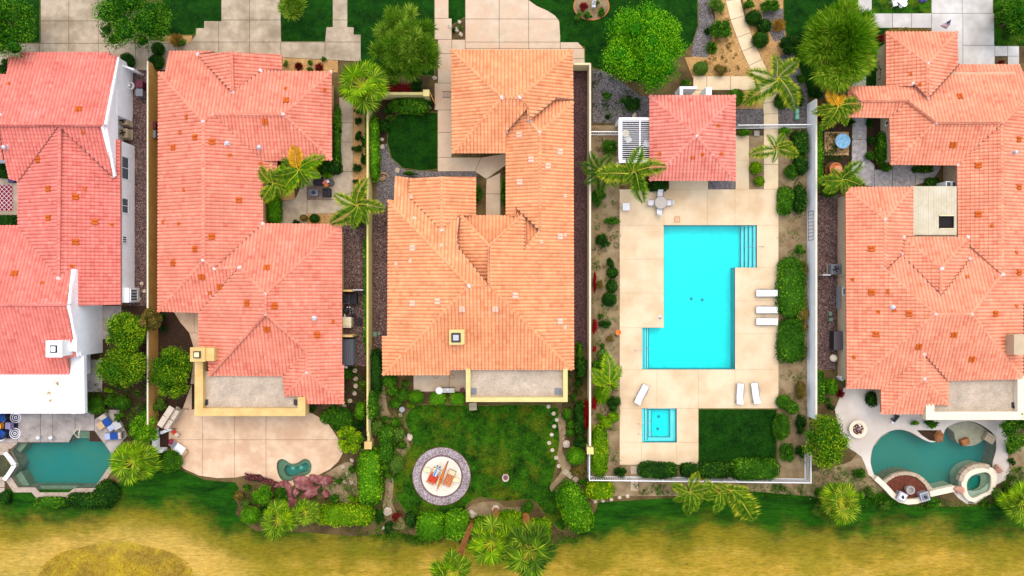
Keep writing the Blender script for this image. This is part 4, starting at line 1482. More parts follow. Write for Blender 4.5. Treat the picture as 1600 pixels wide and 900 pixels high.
# ---- pool house
f4 = [('N', 150, 2.8, .33, [(1015, 150), (1148, 150), (1088, 213)]), ('E', 1149, 2.8, .33, [(1148, 150), (1148, 282), (1088, 213)]),
('S', 282, 2.8, .33, [(1148, 282), (1015, 282), (1088, 213)]), ('W', 1015, 2.8, .33, [(1015, 282), (1015, 150), (1088, 213)])]
h4, h4roof, F4, z4 = house('small square pool house with coral red pyramid tile roof north of the turquoise pool', 'pool house', R4, M_WHITE, f4,
[rect(1017, 152, 1146, 280)], (1082, 220), small=[(1031, 241), (1097, 241), (1126, 241), (1082, 246), (1121, 197)], knobs=[(1088, 213)], overhang=0.9, name='pool_house', group='buildings with tiled roofs')
for x0, y0, x1, y1 in ((1062, 135, 1067, 154), (1067, 135, 1089, 139), (1103, 136, 1112, 154)):
 MB().sheet([tuple(p[:2]) for p in PX(rect(x0, y0, x1, y1), 2.0)], 0.0, 2.0).build('entry_wall', M_WHITE, h4)
 # ---- house 5
f5 = [('N', 51, 2.7, .35, [(1384, 51), (1494, 51), (1449, 100)]),
('W', 1384, 2.7, .35, [(1384, 51), (1449, 100), (1449, 153), (1428, 131), (1425, 135), (1384, 135)]),
('E', 1495, 2.7, .35, [(1494, 51), (1495, 102), (1449, 153), (1449, 100)]),
('N', 103, 2.25, .35, [(1495, 102), (1593, 102), (1604, 130), (1602, 153), (1565, 192), (1462, 192), (1416, 157), (1343, 158), (1326, 136), (1425, 135), (1428, 131), (1449, 153)]),
('S', 184, 2.75, .35, [(1343, 158), (1416, 157), (1389, 184), (1321, 183)]),
('W', 1321, 2.75, .35, [(1326, 136), (1343, 158), (1321, 183)]),
('W', 1391, 2.75, .35, [(1416, 157), (1462, 192), (1392, 257), (1389, 184)]),
('S', 257, 2.75, .35, [(1462, 192), (1565, 192), (1495, 258), (1392, 257)]),
('W', 1496, 2.75, .35, [(1565, 192), (1565, 429), (1511, 381), (1511, 371), (1496, 370), (1495, 258)]),
('E', 1602, 2.75, .35, [(1565, 192), (1602, 153), (1604, 153), (1604, 470), (1597, 473), (1597, 592), (1517, 491), (1565, 429)]),
('N', 293, 2.75, .35, [(1321, 293), (1425, 293), (1382, 343)]),
('W', 1321, 2.75, .35, [(1321, 293), (1382, 343), (1382, 421), (1461, 491), (1323, 606)]),
('E', 1427, 2.75, .35, [(1425, 293), (1427, 368), (1411, 371), (1407, 397), (1382, 421), (1382, 343)]),
('N', 371, 3.2, .35, [(1411, 371), (1511, 371), (1470, 420)]),
('W', 1411, 3.2, .35, [(1411, 371), (1470, 420), (1469, 463), (1407, 397)]),
('E', 1511, 3.2, .35, [(1511, 371), (1514, 405), (1469, 463), (1470, 420)]),
('N', 383, 2.8, .35, [(1382, 421), (1407, 397), (1469, 463), (1514, 405), (1511, 381), (1565, 429), (1517, 491), (1461, 491)]),
('S', 606, 2.75, .35, [(1461, 491), (1517, 491), (1597, 592), (1480, 594), (1443, 553), (1376, 607), (1323, 606)]),
('W', 1376, 2.75, .35, [(1443, 553), (1443, 592), (1377, 646), (1376, 607)]),
('S', 646, 2.75, .35, [(1443, 592), (1480, 632), (1460, 632), (1447, 646), (1377, 646)]),
('E', 1480, 2.75, .35, [(1443, 553), (1480, 594), (1480, 632), (1443, 592)])]
h5, h5roof, F5, z5 = house('rambling house at the right edge with peach tile hip roofs and a free-form pool behind', 'house', R5, M_BEIGE, f5,
[[(1385, 53), (1493, 53), (1495, 104), (1594, 104), (1604, 130), (1602, 588), (1482, 592), (1480, 630), (1450, 644), (1379, 644), (1377, 605), (1322, 604), (1322, 295), (1424, 295), (1427, 290), (1494, 290), (1494, 256), (1392, 256), (1392, 184), (1392, 138), (1385, 136)]], (1460, 350),
vents=[(1498, 152), (1488, 226), (1589, 218), (1528, 259), (1528, 335), (1589, 293), (1361, 389), (1361, 457), (1420, 490), (1368, 522), (1434, 541), (1489, 522), (1517, 560), (1553, 490), (1589, 426)],
small=[(1332, 437), (1397, 485), (1387, 455), (1422, 116), (1437, 133), (1549, 353), (1586, 395), (1334, 558), (1372, 487), (1510, 433), (1586, 478)], pipes=[(1394, 480), (1580, 239)],
knobs=[(1449, 100), (1425, 131), (1449, 153), (1416, 157), (1462, 192), (1565, 192), (1495, 258), (1382, 343), (1382, 421), (1411, 371), (1511, 371), (1470, 420), (1514, 405), (1407, 397), (1461, 491), (1517, 491), (1469, 463), (1443, 553), (1443, 592), (1565, 429)], overhang=0.5)
# lattice patio cover with a square opening
hole = rect(1470, 337, 1490, 357)
cov = []
x = 1427.0
mcov = mat('cream_boards', L(216, 204, 172), L(206, 192, 160), scale=2.0, c3=L(222, 212, 184), scale2=0.8)
for i in range(17):
 x0, x1 = 1427 + i * 4, 1427 + (i + 1) * 4 - 0.2
 segs = [(291, 367)]
 if x1 > 1470 and x0 < 1490:
  segs = [(291, 337), (357, 367)]
 for s0, s1 in segs:
  MB().sheet([tuple(p[:2]) for p in PX(rect(x0, s0, x1, s1), 2.95)], 2.85, 2.95 + rnd.uniform(0, 0.01)).build('cover_board', mcov, h5)
MB().sheet([tuple(p[:2]) for p in PX(rect(1466, 333, 1494, 361), 2.7)], 2.5, 2.73).build('floor_well', flat('dark_well', L(24, 20, 16), rough=0.9), h5)  # near-black panel paints the shade seen down through the cover opening
for q in (rect(1469, 336, 1491, 337.4), rect(1469, 356.6, 1491, 358)):
 MB().sheet([tuple(p[:2]) for p in PX(q, 3.0)], 2.7, 3.0).build('cover_rim', M_CREAM, h5)
MB().sheet([tuple(p[:2]) for p in PX(rect(1458, 590, 1594, 648), 2.75)], 2.3, 2.7).build('flat_roof', M_GRAV_ROOF, h5)
zt = 3.2
for q in (rect(1447, 643.5, 1640, 656), rect(1447, 629, 1460, 643.5), rect(1590, 588, 1640, 643.5)):
 MB().sheet([tuple(p[:2]) for p in PX(q, zt)], 2.2, zt + rnd.uniform(0, .006)).build('parapet', M_IVORY, h5)
p = P(1585, 636, 2.75)
MB().box((p.x, p.y, 2.77), (0.26, 0.26, 0.14)).box((p.x, p.y + .2, 2.73), (0.5, 0.5, 0.05)).build('roof_drain', M_DARKMETAL, h5)
pc = P(1594, 538, 4.6)
ch = MB().box((pc.x, pc.y, 3.6), (1.5, 1.75, 2.4)).build('chimney', M_BEIGE, h5)
MB().box((pc.x, pc.y, 4.87), (1.6, 1.85, 0.14)).build('chimney_cap', M_BEIGE, ch)
xw = inset([tuple(p[:2]) for p in PX([(1322, 604), (1322, 295), (1424, 295), (1424, 604)], 2.8)], 0.5)
xw = min(p[0] for p in xw)
wall_window(h5, xw, P(0, 450, 1.9).y, P(0, 461, 1.9).y, 1.2, 2.2, -1, 0)
wall_window(h5, inset([tuple(p[:2]) for p in PX([(1392, 256), (1392, 184), (1424, 184), (1424, 256)], 2.8)], 0.5)[0][0], P(0, 186, 2).y, P(0, 193, 2).y, 1.0, 2.2, -1, 0)
yw = P(0, 290, 2.6).y
for k in range(2):
 x0, x1 = P(1476 + k * 9, 0, 1.8).x, P(1484.5 + k * 9, 0, 1.8).x
 MB().sheet([(x0, yw - 0.6), (x1, yw - 0.6), (x1, yw + 0.5), (x0, yw + 0.5)], 0.2, 2.0).build('bay_window', M_METAL, h5)
 MB().sheet([(x0 + .08, yw - 0.5), (x1 - .08, yw - 0.5), (x1 - .08, yw + 0.42), (x0 + .08, yw + 0.42)], 2.0, 2.015).build('pane', M_GLASS, h5)
 # ------------------------------------------------------------------ garden walls and fences
def zrect(x0, y0, x1, y1, z=0.0):
 a, b = P(x0, y0, z), P(x1, y1, z)
 return [(a.x, b.y), (b.x, b.y), (b.x, a.y), (a.x, a.y)]


def garden_wall(label, X, y0, y1, h, th, m, capm, segs=1, group='rendered garden walls'):
 """wall running along the image's vertical; X world x of centre, y0,y1 px at ground"""
 Y0, Y1 = P(0, y0).y, P(0, y1).y
 root = tag(empty('garden_wall', (X, (Y0 + Y1) / 2, 0)), label, 'wall', group)
 MB().box((X, (Y0 + Y1) / 2, (h - 0.06) / 2), (th, abs(Y1 - Y0), h - 0.06)).build('wall_face', m, root)
 n = max(1, int(abs(Y1 - Y0) / 3.0))
 for i in range(n):
  a, b = Y0 + (Y1 - Y0) * i / n, Y0 + (Y1 - Y0) * (i + 1) / n
  MB().box((X, (a + b) / 2, h - 0.03), (th + 0.02, abs(b - a) - 0.008, 0.06)).build('coping', capm, root)
 return root


WX1, WX2, WX3, WX4 = -34.6, -13.72, 7.42, 28.87
w1 = garden_wall('tan garden wall with white top between the two leftmost houses', WX1, 105, 668, 1.9, 0.12, M_OCHRE, M_IVORY)
Y = [P(0, y).y for y in (668, 676, 684, 692)]
for i, (ya, yb, hh) in enumerate(((668, 676, 1.6), (676, 684, 1.3), (684, 708, 1.0))):
 a, b = P(0, ya).y, P(0, yb).y
 MB().box((WX1 + 0.05 * i, (a + b) / 2, hh / 2), (0.22 + 0.01 * i, abs(b - a), hh)).build('wall_step', M_WHITE, w1)
a = P(0, 701).y
MB().box((WX1 + 0.45, a, 0.55), (1.0, 0.3, 1.1)).build('end_pier', M_WHITE, w1)
w2 = garden_wall('pale yellow garden wall between the rose roofed and apricot roofed houses', WX2, 152, 668, 1.9, 0.15, M_YELLOW, M_YELLOW)
for i, (ya, yb, hh) in enumerate(((668, 676, 1.65), (676, 690, 1.4))):
 a, b = P(0, ya).y, P(0, yb).y
 MB().box((WX2, (a + b) / 2, hh / 2), (0.22 + 0.01 * i, abs(b - a), hh)).build('wall_step', M_YELLOW, w2)
p = P(577, 690)
MB().box((WX2, p.y, 0.8), (0.6, 0.62, 1.6)).box((WX2, p.y, 1.64), (0.7, 0.72, 0.1)).build('end_pier', M_TAN, w2)
w3 = garden_wall('cream garden wall along the west edge of the pool garden', WX3, 109, 690, 1.9, 0.15, M_CREAM, M_IVORY)
p = P(921, 697)
MB().box((WX3, p.y, 0.95), (0.5, 0.55, 1.9)).box((WX3, p.y, 1.95), (0.62, 0.66, 0.1)).build('end_pier', M_YELLOW, w3)
p = P(908, 109)
MB().box((p.x - 0.1, p.y, 0.9), (1.6, 0.2, 1.8)).build('wall_return', M_CREAM, w3)
w4 = garden_wall('white garden wall along the east edge of the pool garden', WX4, 163, 650, 1.95, 0.15, M_WHITE, M_IVORY)
# little iron screen panel let into the white wall
a, b = P(0, 332).y, P(0, 376).y
mb = MB()
for i in range(9):
 y = a + (b - a) * i / 8
 mb.box((WX4 - 0.12, y, 1.0), (0.04, 0.05, 1.2))
for z in (0.42, 1.58):
 mb.box((WX4 - 0.125, (a + b) / 2, z), (0.035, abs(b - a), 0.05))
mb.build('screen_panel', M_STEEL, w4)

# cross wall of the apricot house garden
x0, x1, yy = P(592, 0, 1).x, P(664, 0, 1).x, P(0, 149, 1.2).y
cw = tag(empty('garden_wall', ((x0 + x1) / 2, yy, 0)), 'short pale yellow cross wall ending in a square pier by the walkway', 'wall', 'rendered garden walls')
MB().box(((x0 + x1) / 2, yy, 0.9), (x1 - x0, 0.2, 1.8)).build('wall_face', M_YELLOW, cw)
MB().box(((x0 + x1) / 2, yy, 1.83), (x1 - x0, 0.25, 0.06)).build('coping', M_YELLOW, cw)
MB().box((x1 + 0.25, yy, 0.98), (0.5, 0.55, 1.96)).box((x1 + 0.25, yy, 2.0), (0.6, 0.62, 0.1)).build('end_pier', M_YELLOW, cw)
# gate leaves standing open
g = MB()
a, b = P(674, 150), P(681, 166)
g.beam((a.x, a.y, 1.0), (b.x, b.y, 1.0), 0.06, 1.7)
tag(g.build('garden_gate', M_OCHRE), 'ochre gate leaf standing open beside the yellow pier', 'gate')
mb = MB()
for i in range(7):
 p = P(693 + i * 2.1, 148, 0.9)
 mb.beam((p.x, p.y + 0.25, 1.1), (p.x + 0.02, p.y - 0.25, 1.1), 0.03, 0.03)
p0, p1 = P(691, 148, 1), P(708, 148, 1)
for dy in (-0.27, 0.27):
 mb.beam((p0.x, p0.y + dy, 1.1), (p1.x, p0.y + dy, 1.1), 0.05, 0.05)
tag(mb.build('boot_rack', M_DARKMETAL), 'dark iron grille on the walkway beside the apricot house', 'grille')

# white end wall by the far left house, and front stub walls
p = P(207, 108, 0.9)
mb = MB().beam(P(193, 105, 0.9), P(217, 113, 0.9), 0.16, 1.8)
tag(mb.build('screen_wall', M_WHITE), 'short white screen wall angled across the gravel side yard', 'wall')


def fence(label, a, b, h, spacing=0.22, rail_z=(0.12, 1.0), m=None, posts=4):
 a, b = Vector(a), Vector(b)
 m = m or M_METAL
 c = (a + b) / 2
 root = tag(empty('metal_fence', (c.x, c.y, 0)), label, 'fence', 'white metal fences round the pool garden')
 d = b - a
 ln = d.length
 u = d.normalized()
 for z in (0.12, h - 0.03):
  MB().beam(a + Vector((0, 0, z)), b + Vector((0, 0, z)), 0.07, 0.06).build('rail', m, root)
 me = MB().box((0, 0, h / 2), (0.055, 0.055, h - 0.08)).mesh('picket', m)
 n = int(ln / spacing)
 for i in range(1, n):
  o = link_mesh('picket', me, root)
  o.location = a + u * (ln * i / n) - Vector((c.x, c.y, 0))
 me2 = MB().box((0, 0, h / 2 + 0.03), (0.08, 0.08, h + 0.06)).mesh('post', m)
 for i in range(posts + 1):
  o = link_mesh('post', me2, root)
  o.location = a + u * (ln * i / posts) - Vector((c.x, c.y, 0))
 return root


G0 = lambda x, y: P(x, y, 0)
fence('white picket fence along the south end of the pool garden', (WX3 + 0.05, P(0, 744).y, 0), (P(1257, 0).x, P(0, 748).y, 0), 1.5, posts=6)
fence('short white fence continuing the cream wall down to the southwest corner', (WX3, P(0, 702).y, 0), (WX3, P(0, 744).y, 0), 1.5, posts=1)
fence('short white fence closing the southeast corner of the pool garden', (P(1257, 0).x, P(0, 748).y, 0), (P(1257, 0).x, P(0, 702).y, 0), 1.5, posts=1)
fence('white fence between the cream wall and the slatted pergola', (WX3, P(0, 211).y, 0), (P(967, 0).x, P(0, 211).y, 0), 1.5, posts=1)
fence('white fence crossing the cream path north of the pool deck', (P(1146, 0).x, P(0, 201).y, 0), (WX4, P(0, 200).y, 0), 1.5, posts=3)

# ------------------------------------------------------------------ vegetation
class Leaves:
 """collects leaf-sized quads (numpy) plus solid cores; one mesh"""

 def __init__(self):
  self.V, self.F, self.T = [], [], []
  self.n = 0

 def leaves(self, pts, nrm, size, asp, rng, tint, jit=0.6):
  n = len(pts)
  nr = nrm + rng.normal(0, jit, (n, 3))
  nr /= np.linalg.norm(nr, axis=1, keepdims=True) + 1e-9
  r = rng.normal(0, 1, (n, 3))
  t = np.cross(nr, r)
  t /= np.linalg.norm(t, axis=1, keepdims=True) + 1e-9
  b = np.cross(nr, t)
  s = size * rng.uniform(0.65, 1.3, (n, 1))
  self.quads(pts - t * s / 2, pts + b * s * asp / 2, pts + t * s / 2, pts - b * s * asp / 2, tint)

 def quads(self, a, b, c, d, tint):
  n = len(a)
  v = np.stack([a, b, c, d], 1).reshape(-1, 3)
  self.V.append(v)
  self.F.append(np.arange(self.n, self.n + 4 * n).reshape(-1, 4))
  self.T.append(np.broadcast_to(np.asarray(tint, float), (n,)))
  self.n += 4 * n

 def core(self, c, s, rng, nu=10, nv=6, amp=0.15, tint=0.25, expo=1.0):
  th = np.linspace(0, math.pi, nv + 1)
  ph = np.linspace(0, 2 * math.pi, nu, endpoint=False)
  TH, PH = np.meshgrid(th, ph, indexing='ij')
  sg = lambda x: np.sign(x) * np.abs(x) ** expo
  k = 1 + rng.uniform(-amp, amp, TH.shape)
  k[0, :] = 1
  k[-1, :] = 1
  x = sg(np.sin(TH)) * sg(np.cos(PH)) * k * s[0] + c[0]
  y = sg(np.sin(TH)) * sg(np.sin(PH)) * k * s[1] + c[1]
  z = sg(np.cos(TH)) * k * s[2] + c[2]
  v = np.stack([x, y, z], -1).reshape(-1, 3)
  i, j = np.meshgrid(np.arange(nv), np.arange(nu), indexing='ij')
  a = i * nu + j
  b = i * nu + (j + 1) % nu
  f = np.stack([a, a + nu, b + nu, b], -1).reshape(-1, 4) + self.n
  self.V.append(v)
  self.F.append(f)
  self.T.append(np.full(len(f), tint))
  self.n += len(v)

 def mesh(self, name, m):
  V = np.concatenate(self.V).astype(np.float32)
  F = np.concatenate(self.F).astype(np.int32)
  T = np.concatenate(self.T).astype(np.float32)
  me = bpy.data.meshes.new(name)
  me.vertices.add(len(V))
  me.vertices.foreach_set('co', V.ravel())
  me.loops.add(len(F) * 4)
  me.loops.foreach_set('vertex_index', F.ravel())
  me.polygons.add(len(F))
  me.polygons.foreach_set('loop_start', np.arange(0, len(F) * 4, 4, dtype=np.int32))
  me.update(calc_edges=True)
  at = me.attributes.new('tint', 'FLOAT', 'FACE')
  at.data.foreach_set('value', np.clip(T, 0, 1))
  me.materials.append(m)
  return me


def lump_noise(p, rng, k=4, f=2.2):
 """cheap smooth noise from a few random sines"""
 out = np.zeros(len(p))
 for _ in range(k):
  w = rng.normal(0, f, 3)
  out += np.sin(p @ w + rng.uniform(0, 6.28))
 return out / k


def sphere_pts(n, rng, zmin=-0.35):
 p = rng.normal(0, 1, (int(n * 2.4) + 8, 3))
 p /= np.linalg.norm(p, axis=1, keepdims=True)
 p = p[p[:, 2] > zmin]
 return p[:n]


SHRUB_ME = {}


def shrub_mesh(shape, m, big, var):
 key = (shape, m.name, big, var)
 if key in SHRUB_ME:
  return SHRUB_ME[key]
 rng = np.random.default_rng(abs(hash((shape, m.name, big, var))) % 100000 if False else (sum(map(ord, shape + m.name)) * 7 + big * 31 + var * 101))
 Lv = Leaves()
 if shape == 'ball':
  n = 2600 if big else 750
  p = sphere_pts(n, rng)
  r = 0.94 + 0.12 * lump_noise(p, rng, 5, 4) + rng.normal(0, 0.045, len(p))
  tint = 0.42 + 0.35 * lump_noise(p, rng, 4, 4) + rng.uniform(-0.4, 0.45, len(p))
  Lv.leaves(p * r[:, None], p, 0.1 if big else 0.2, 0.6, rng, tint, 0.8)
  Lv.core((0, 0, 0), (0.86, 0.86, 0.86), rng, 14, 9, 0.05, 0.3)
 elif shape == 'loose':
  k = 16 if big else 9
  c = sphere_pts(k, rng, -0.2) * rng.uniform(0.45, 0.72, (k, 1))
  for ci in c:
   n = 170 if big else 95
   p = sphere_pts(n, rng, -0.6)
   rr = rng.uniform(0.24, 0.42)
   q = ci + p * (rr * (1 + rng.normal(0, 0.16, (len(p), 1))))
   Lv.leaves(q, p, 0.12 if big else 0.17, 0.5, rng, 0.4 + rng.uniform(-0.25, 0.25) + rng.uniform(-0.3, 0.35, len(p)), 0.8)
   Lv.core(ci, (rr * 0.75,) * 3, rng, 7, 5, 0.15, 0.2)
  Lv.core((0, 0, -0.1), (0.5, 0.5, 0.5), rng, 8, 5, 0.1, 0.15)
 elif shape == 'spiky':
  n = 120
  a = rng.uniform(0, 6.283, n)
  e = np.abs(rng.normal(0.45, 0.35, n))
  d = np.stack([np.cos(a) * np.cos(e), np.sin(a) * np.cos(e), np.sin(e)], 1)
  s = np.cross(d, [0, 0, 1.0])
  s /= np.linalg.norm(s, axis=1, keepdims=True) + 1e-9
  ln = rng.uniform(0.7, 1.05, (n, 1))
  w = 0.06
  base = d * 0.05
  mid = d * ln * 0.55
  tip = d * ln - np.array([0, 0, 0.12]) * ln
  Lv.quads(base, mid + s * w, tip, mid - s * w, 0.4 + rng.uniform(-0.35, 0.4, n))
 elif shape == 'tuft':
  n = 420
  a = rng.uniform(0, 6.283, n)
  r0 = rng.uniform(0, 0.35, n)
  e = rng.uniform(0.2, 1.2, n)
  d = np.stack([np.cos(a) * np.cos(e), np.sin(a) * np.cos(e), np.sin(e)], 1)
  base = np.stack([np.cos(a) * r0, np.sin(a) * r0, np.zeros(n)], 1)
  s = np.cross(d, [0, 0, 1.0])
  s /= np.linalg.norm(s, axis=1, keepdims=True) + 1e-9
  ln = rng.uniform(0.5, 0.85, (n, 1))
  tip = base + d * ln
  tip[:, 2] -= 0.15
  Lv.quads(base, base + d * ln * 0.5 + s * 0.025, tip, base + d * ln * 0.5 - s * 0.025, 0.4 + rng.uniform(-0.4, 0.5, n))
 SHRUB_ME[key] = Lv.mesh('shrub', m)
 return SHRUB_ME[key]


VC = [0]


def shrub(px, py, r, label, m=None, shape='ball', ry=None, h=None, group=None, name='shrub', rot=None, z0=0.0, cat='shrub'):
 """r, ry px radii"""
 m = m or G_MID
 ry = ry or r
 VC[0] += 1
 h = h or min(1.5, 0.075 * (r + ry) / 2 + 0.25)
 me = shrub_mesh(shape, m, r * ry > 130, VC[0] % 3)
 zc = h * 0.42
 o = link_mesh(name, me)
 p = P(px, py, h * 0.6 + z0)
 if shape in ('spiky', 'tuft'):
  o.location = (p.x, p.y, z0 + 0.02)
  o.scale = (r / PPM, ry / PPM, max(r / PPM, h))
 else:
  o.location = (p.x, p.y, z0 + zc)
  o.scale = (r / PPM * 1.02, ry / PPM * 1.02, h * 0.58)
 o.rotation_euler = (0, 0, rnd.choice((0, math.pi)) if rot is None and r != ry else (rnd.uniform(0, 6.28) if rot is None else rot))
 if not label:
  raise ValueError('label')
 tag(o, label, cat, group)
 return o


HEDGE_SEED = [50]


def hedge(x0, y0, x1, y1, label, m=None, h=1.1, rot=0.0, group='clipped hedges', rough=0.09, expo=0.55, name='hedge', leaf=0.19):
 """clipped hedge filling a px rectangle (rotated about its centre by rot, image clockwise)"""
 m = m or G_MID
 HEDGE_SEED[0] += 1
 rng = np.random.default_rng(HEDGE_SEED[0])
 sx, sy = abs(x1 - x0) / 2 / PPM * (HC - h) / HC, abs(y1 - y0) / 2 / PPM * (HC - h) / HC
 area = 4 * sx * sy + 4 * (sx + sy) * h
 n = int(min(7000, area * 75))
 p = sphere_pts(n * 2, rng, -0.5)
 sg = lambda x, e: np.sign(x) * np.abs(x) ** e
 q = np.stack([sg(p[:, 0], expo), sg(p[:, 1], expo), sg(p[:, 2], expo)], 1)
 # even out density: superellipsoid surface by normalising to max-norm blend
 mx = np.abs(q).max(1, keepdims=True)
 u = rng.uniform(-1, 1, (n, 2))
 top = np.stack([u[:, 0], u[:, 1], np.ones(n)], 1)
 ns = int(n * (4 * (sx + sy) * h) / area)
 a = rng.uniform(0, 4, ns)
 s = (a % 1) * 2 - 1
 k = a.astype(int)
 wx = sx / (sx + sy)
 side = np.where((rng.uniform(0, 1, ns) < wx)[:, None], np.stack([s, np.where(k % 2, 1, -1), rng.uniform(-1, 1, ns)], 1), np.stack([np.where(k % 2, 1, -1), s, rng.uniform(-1, 1, ns)], 1))
 c = np.concatenate([top[:n - ns], side])
 pw = 2 / expo
 nrmz = (np.abs(c) ** pw).sum(1, keepdims=True) ** (1 / pw)
 sp = c / nrmz
 nz = np.sign(sp) * np.abs(sp) ** (pw - 1)
 nz /= np.linalg.norm(nz, axis=1, keepdims=True) + 1e-9
 S = np.array([sx, sy, h / 2])
 w = sp * S
 k1 = lump_noise(w, rng, 5, 2.0)
 w = w + nz * (k1 * rough * 1.4 + rng.normal(0, rough * 0.5, len(w)))[:, None]
 tint = 0.42 + 0.4 * lump_noise(w, rng, 4, 2.2) + rng.uniform(-0.4, 0.45, len(w))
 Lv = Leaves()
 Lv.leaves(w, nz, leaf, 0.6, rng, tint, 0.8)
 Lv.core((0, 0, 0), (sx * 0.93, sy * 0.93, h / 2 * 0.9), rng, 24, 10, 0.02, 0.3, expo)
 me = Lv.mesh('hedge', m)
 o = link_mesh(name, me)
 p = P((x0 + x1) / 2, (y0 + y1) / 2, h)
 o.location = (p.x, p.y, h / 2 - 0.02)
 o.rotation_euler = (0, 0, -math.radians(rot))
 tag(o, label, 'hedge', group)
 return o


def tree(px, py, r, label, m, h=5.0, kind='leafy', group='garden trees', base=None, ry=None, dens=1.0, seed=1, name='tree', clumps=None):
 rng = np.random.default_rng(seed)
 top = P(px, py, h * 0.7)
 b = P(*base, 0.0) if base else Vector((top.x, top.y, 0))
 sh = 0.93 if kind == 'leafy' else 1.04
 R = sh * r / PPM * (HC - h * 0.7) / HC
 Ry = sh * (ry or r) / PPM * (HC - h * 0.7) / HC
 root = tag(empty(name, b), label, 'tree', group)
 cx, cy = top.x - b.x, top.y - b.y
 tr = MB()
 tr.tube([(0, 0, -0.05), (cx * 0.2, cy * 0.2, h * 0.15), (cx * 0.5, cy * 0.5, h * 0.3), (cx * 0.9, cy * 0.9, h * 0.5)], 0.03 * h + 0.03, 8, 0.015 * h)
 nl = 7
 for i in range(nl):
  a = 2 * math.pi * i / nl + rng.uniform(-0.3, 0.3)
  k = rng.uniform(0.5, 0.8)
  s = (cx * 0.5, cy * 0.5, h * rng.uniform(0.25, 0.36))
  e = (cx + math.cos(a) * R * k, cy + math.sin(a) * Ry * k, h * rng.uniform(0.5, 0.75))
  mdl = tuple((s[j] * 0.5 + e[j] * 0.5) + (0.15 if j == 2 else 0) for j in range(3))
  tr.tube([s, mdl, e], 0.014 * h, 6, 0.004 * h)
 tr.build('trunk', M_BARK, root, local=True)
 Lv = Leaves()
 nc = clumps or 26
 zc, zr = h * 0.62, h * 0.36
 cl = []
 for i in range(nc):
  d = sphere_pts(1, rng, -0.25)[0]
  q = rng.uniform(0.35, 0.8)
  cl.append((d * q, rng.uniform(0.2, 0.38) if kind != 'feather' else rng.uniform(0.17, 0.26)))
 for i in range(9):      # rim clumps give the uneven outline
  a = 2 * math.pi * (i + rng.uniform(-0.3, 0.3)) / 9
  q = rng.uniform(0.66, 0.84)
  cl.append((np.array([math.cos(a) * q, math.sin(a) * q, rng.uniform(-0.2, 0.15)]), rng.uniform(0.16, 0.28)))
 S = np.array([R, Ry, zr])
 C = np.array([cx, cy, zc])
 for d, rr in cl:
  ct = C + d * S
  rad = rr * (R + Ry) / 2
  tb = rng.uniform(-0.28, 0.28)
  if kind == 'leafy':
   n = int(520 * dens * max(0.5, rad) ** 1.3)
   p = sphere_pts(n, rng, -0.7)
   q = ct + p * np.array([rad, rad, rad * 0.75]) * (1 + rng.normal(0, 0.2, (len(p), 1)))
   Lv.leaves(q, p + np.array([0, 0, 0.35]), 0.17, 0.5, rng, 0.45 + tb + rng.uniform(-0.35, 0.45, len(p)), 0.9)
   Lv.core(ct, (rad * 0.62, rad * 0.62, rad * 0.45), rng, 7, 5, 0.2, 0.1)
  else:
  # feathery: long narrow leaves streaming outward from each clump
   n = int(420 * dens * max(0.5, rad) ** 1.1)
   p = sphere_pts(n, rng, -0.4)
   q = ct + p * rad * rng.uniform(0.2, 0.75, (len(p), 1))
   dirv = p + (d * 0.9) + np.array([0, 0, -0.1]) if kind == 'willow' else p * 0.9 + np.array([0, 0, 0.25])
   dirv /= np.linalg.norm(dirv, axis=1, keepdims=True)
   sd = np.cross(dirv, rng.normal(0, 1, (len(p), 3)))
   sd /= np.linalg.norm(sd, axis=1, keepdims=True) + 1e-9
   ln = rng.uniform(0.35, 0.75, (len(p), 1)) * (1.25 if kind == 'willow' else 1.0)
   Lv.quads(q, q + dirv * ln * 0.5 + sd * 0.028, q + dirv * ln, q + dirv * ln * 0.5 - sd * 0.028, 0.45 + tb + rng.uniform(-0.35, 0.4, len(p)))
   Lv.core(ct, (rad * 0.45, rad * 0.45, rad * 0.35), rng, 7, 5, 0.2, 0.12)
 o = link_mesh('crown', Lv.mesh('crown', m), root)
 return root


FROND_ME = {}


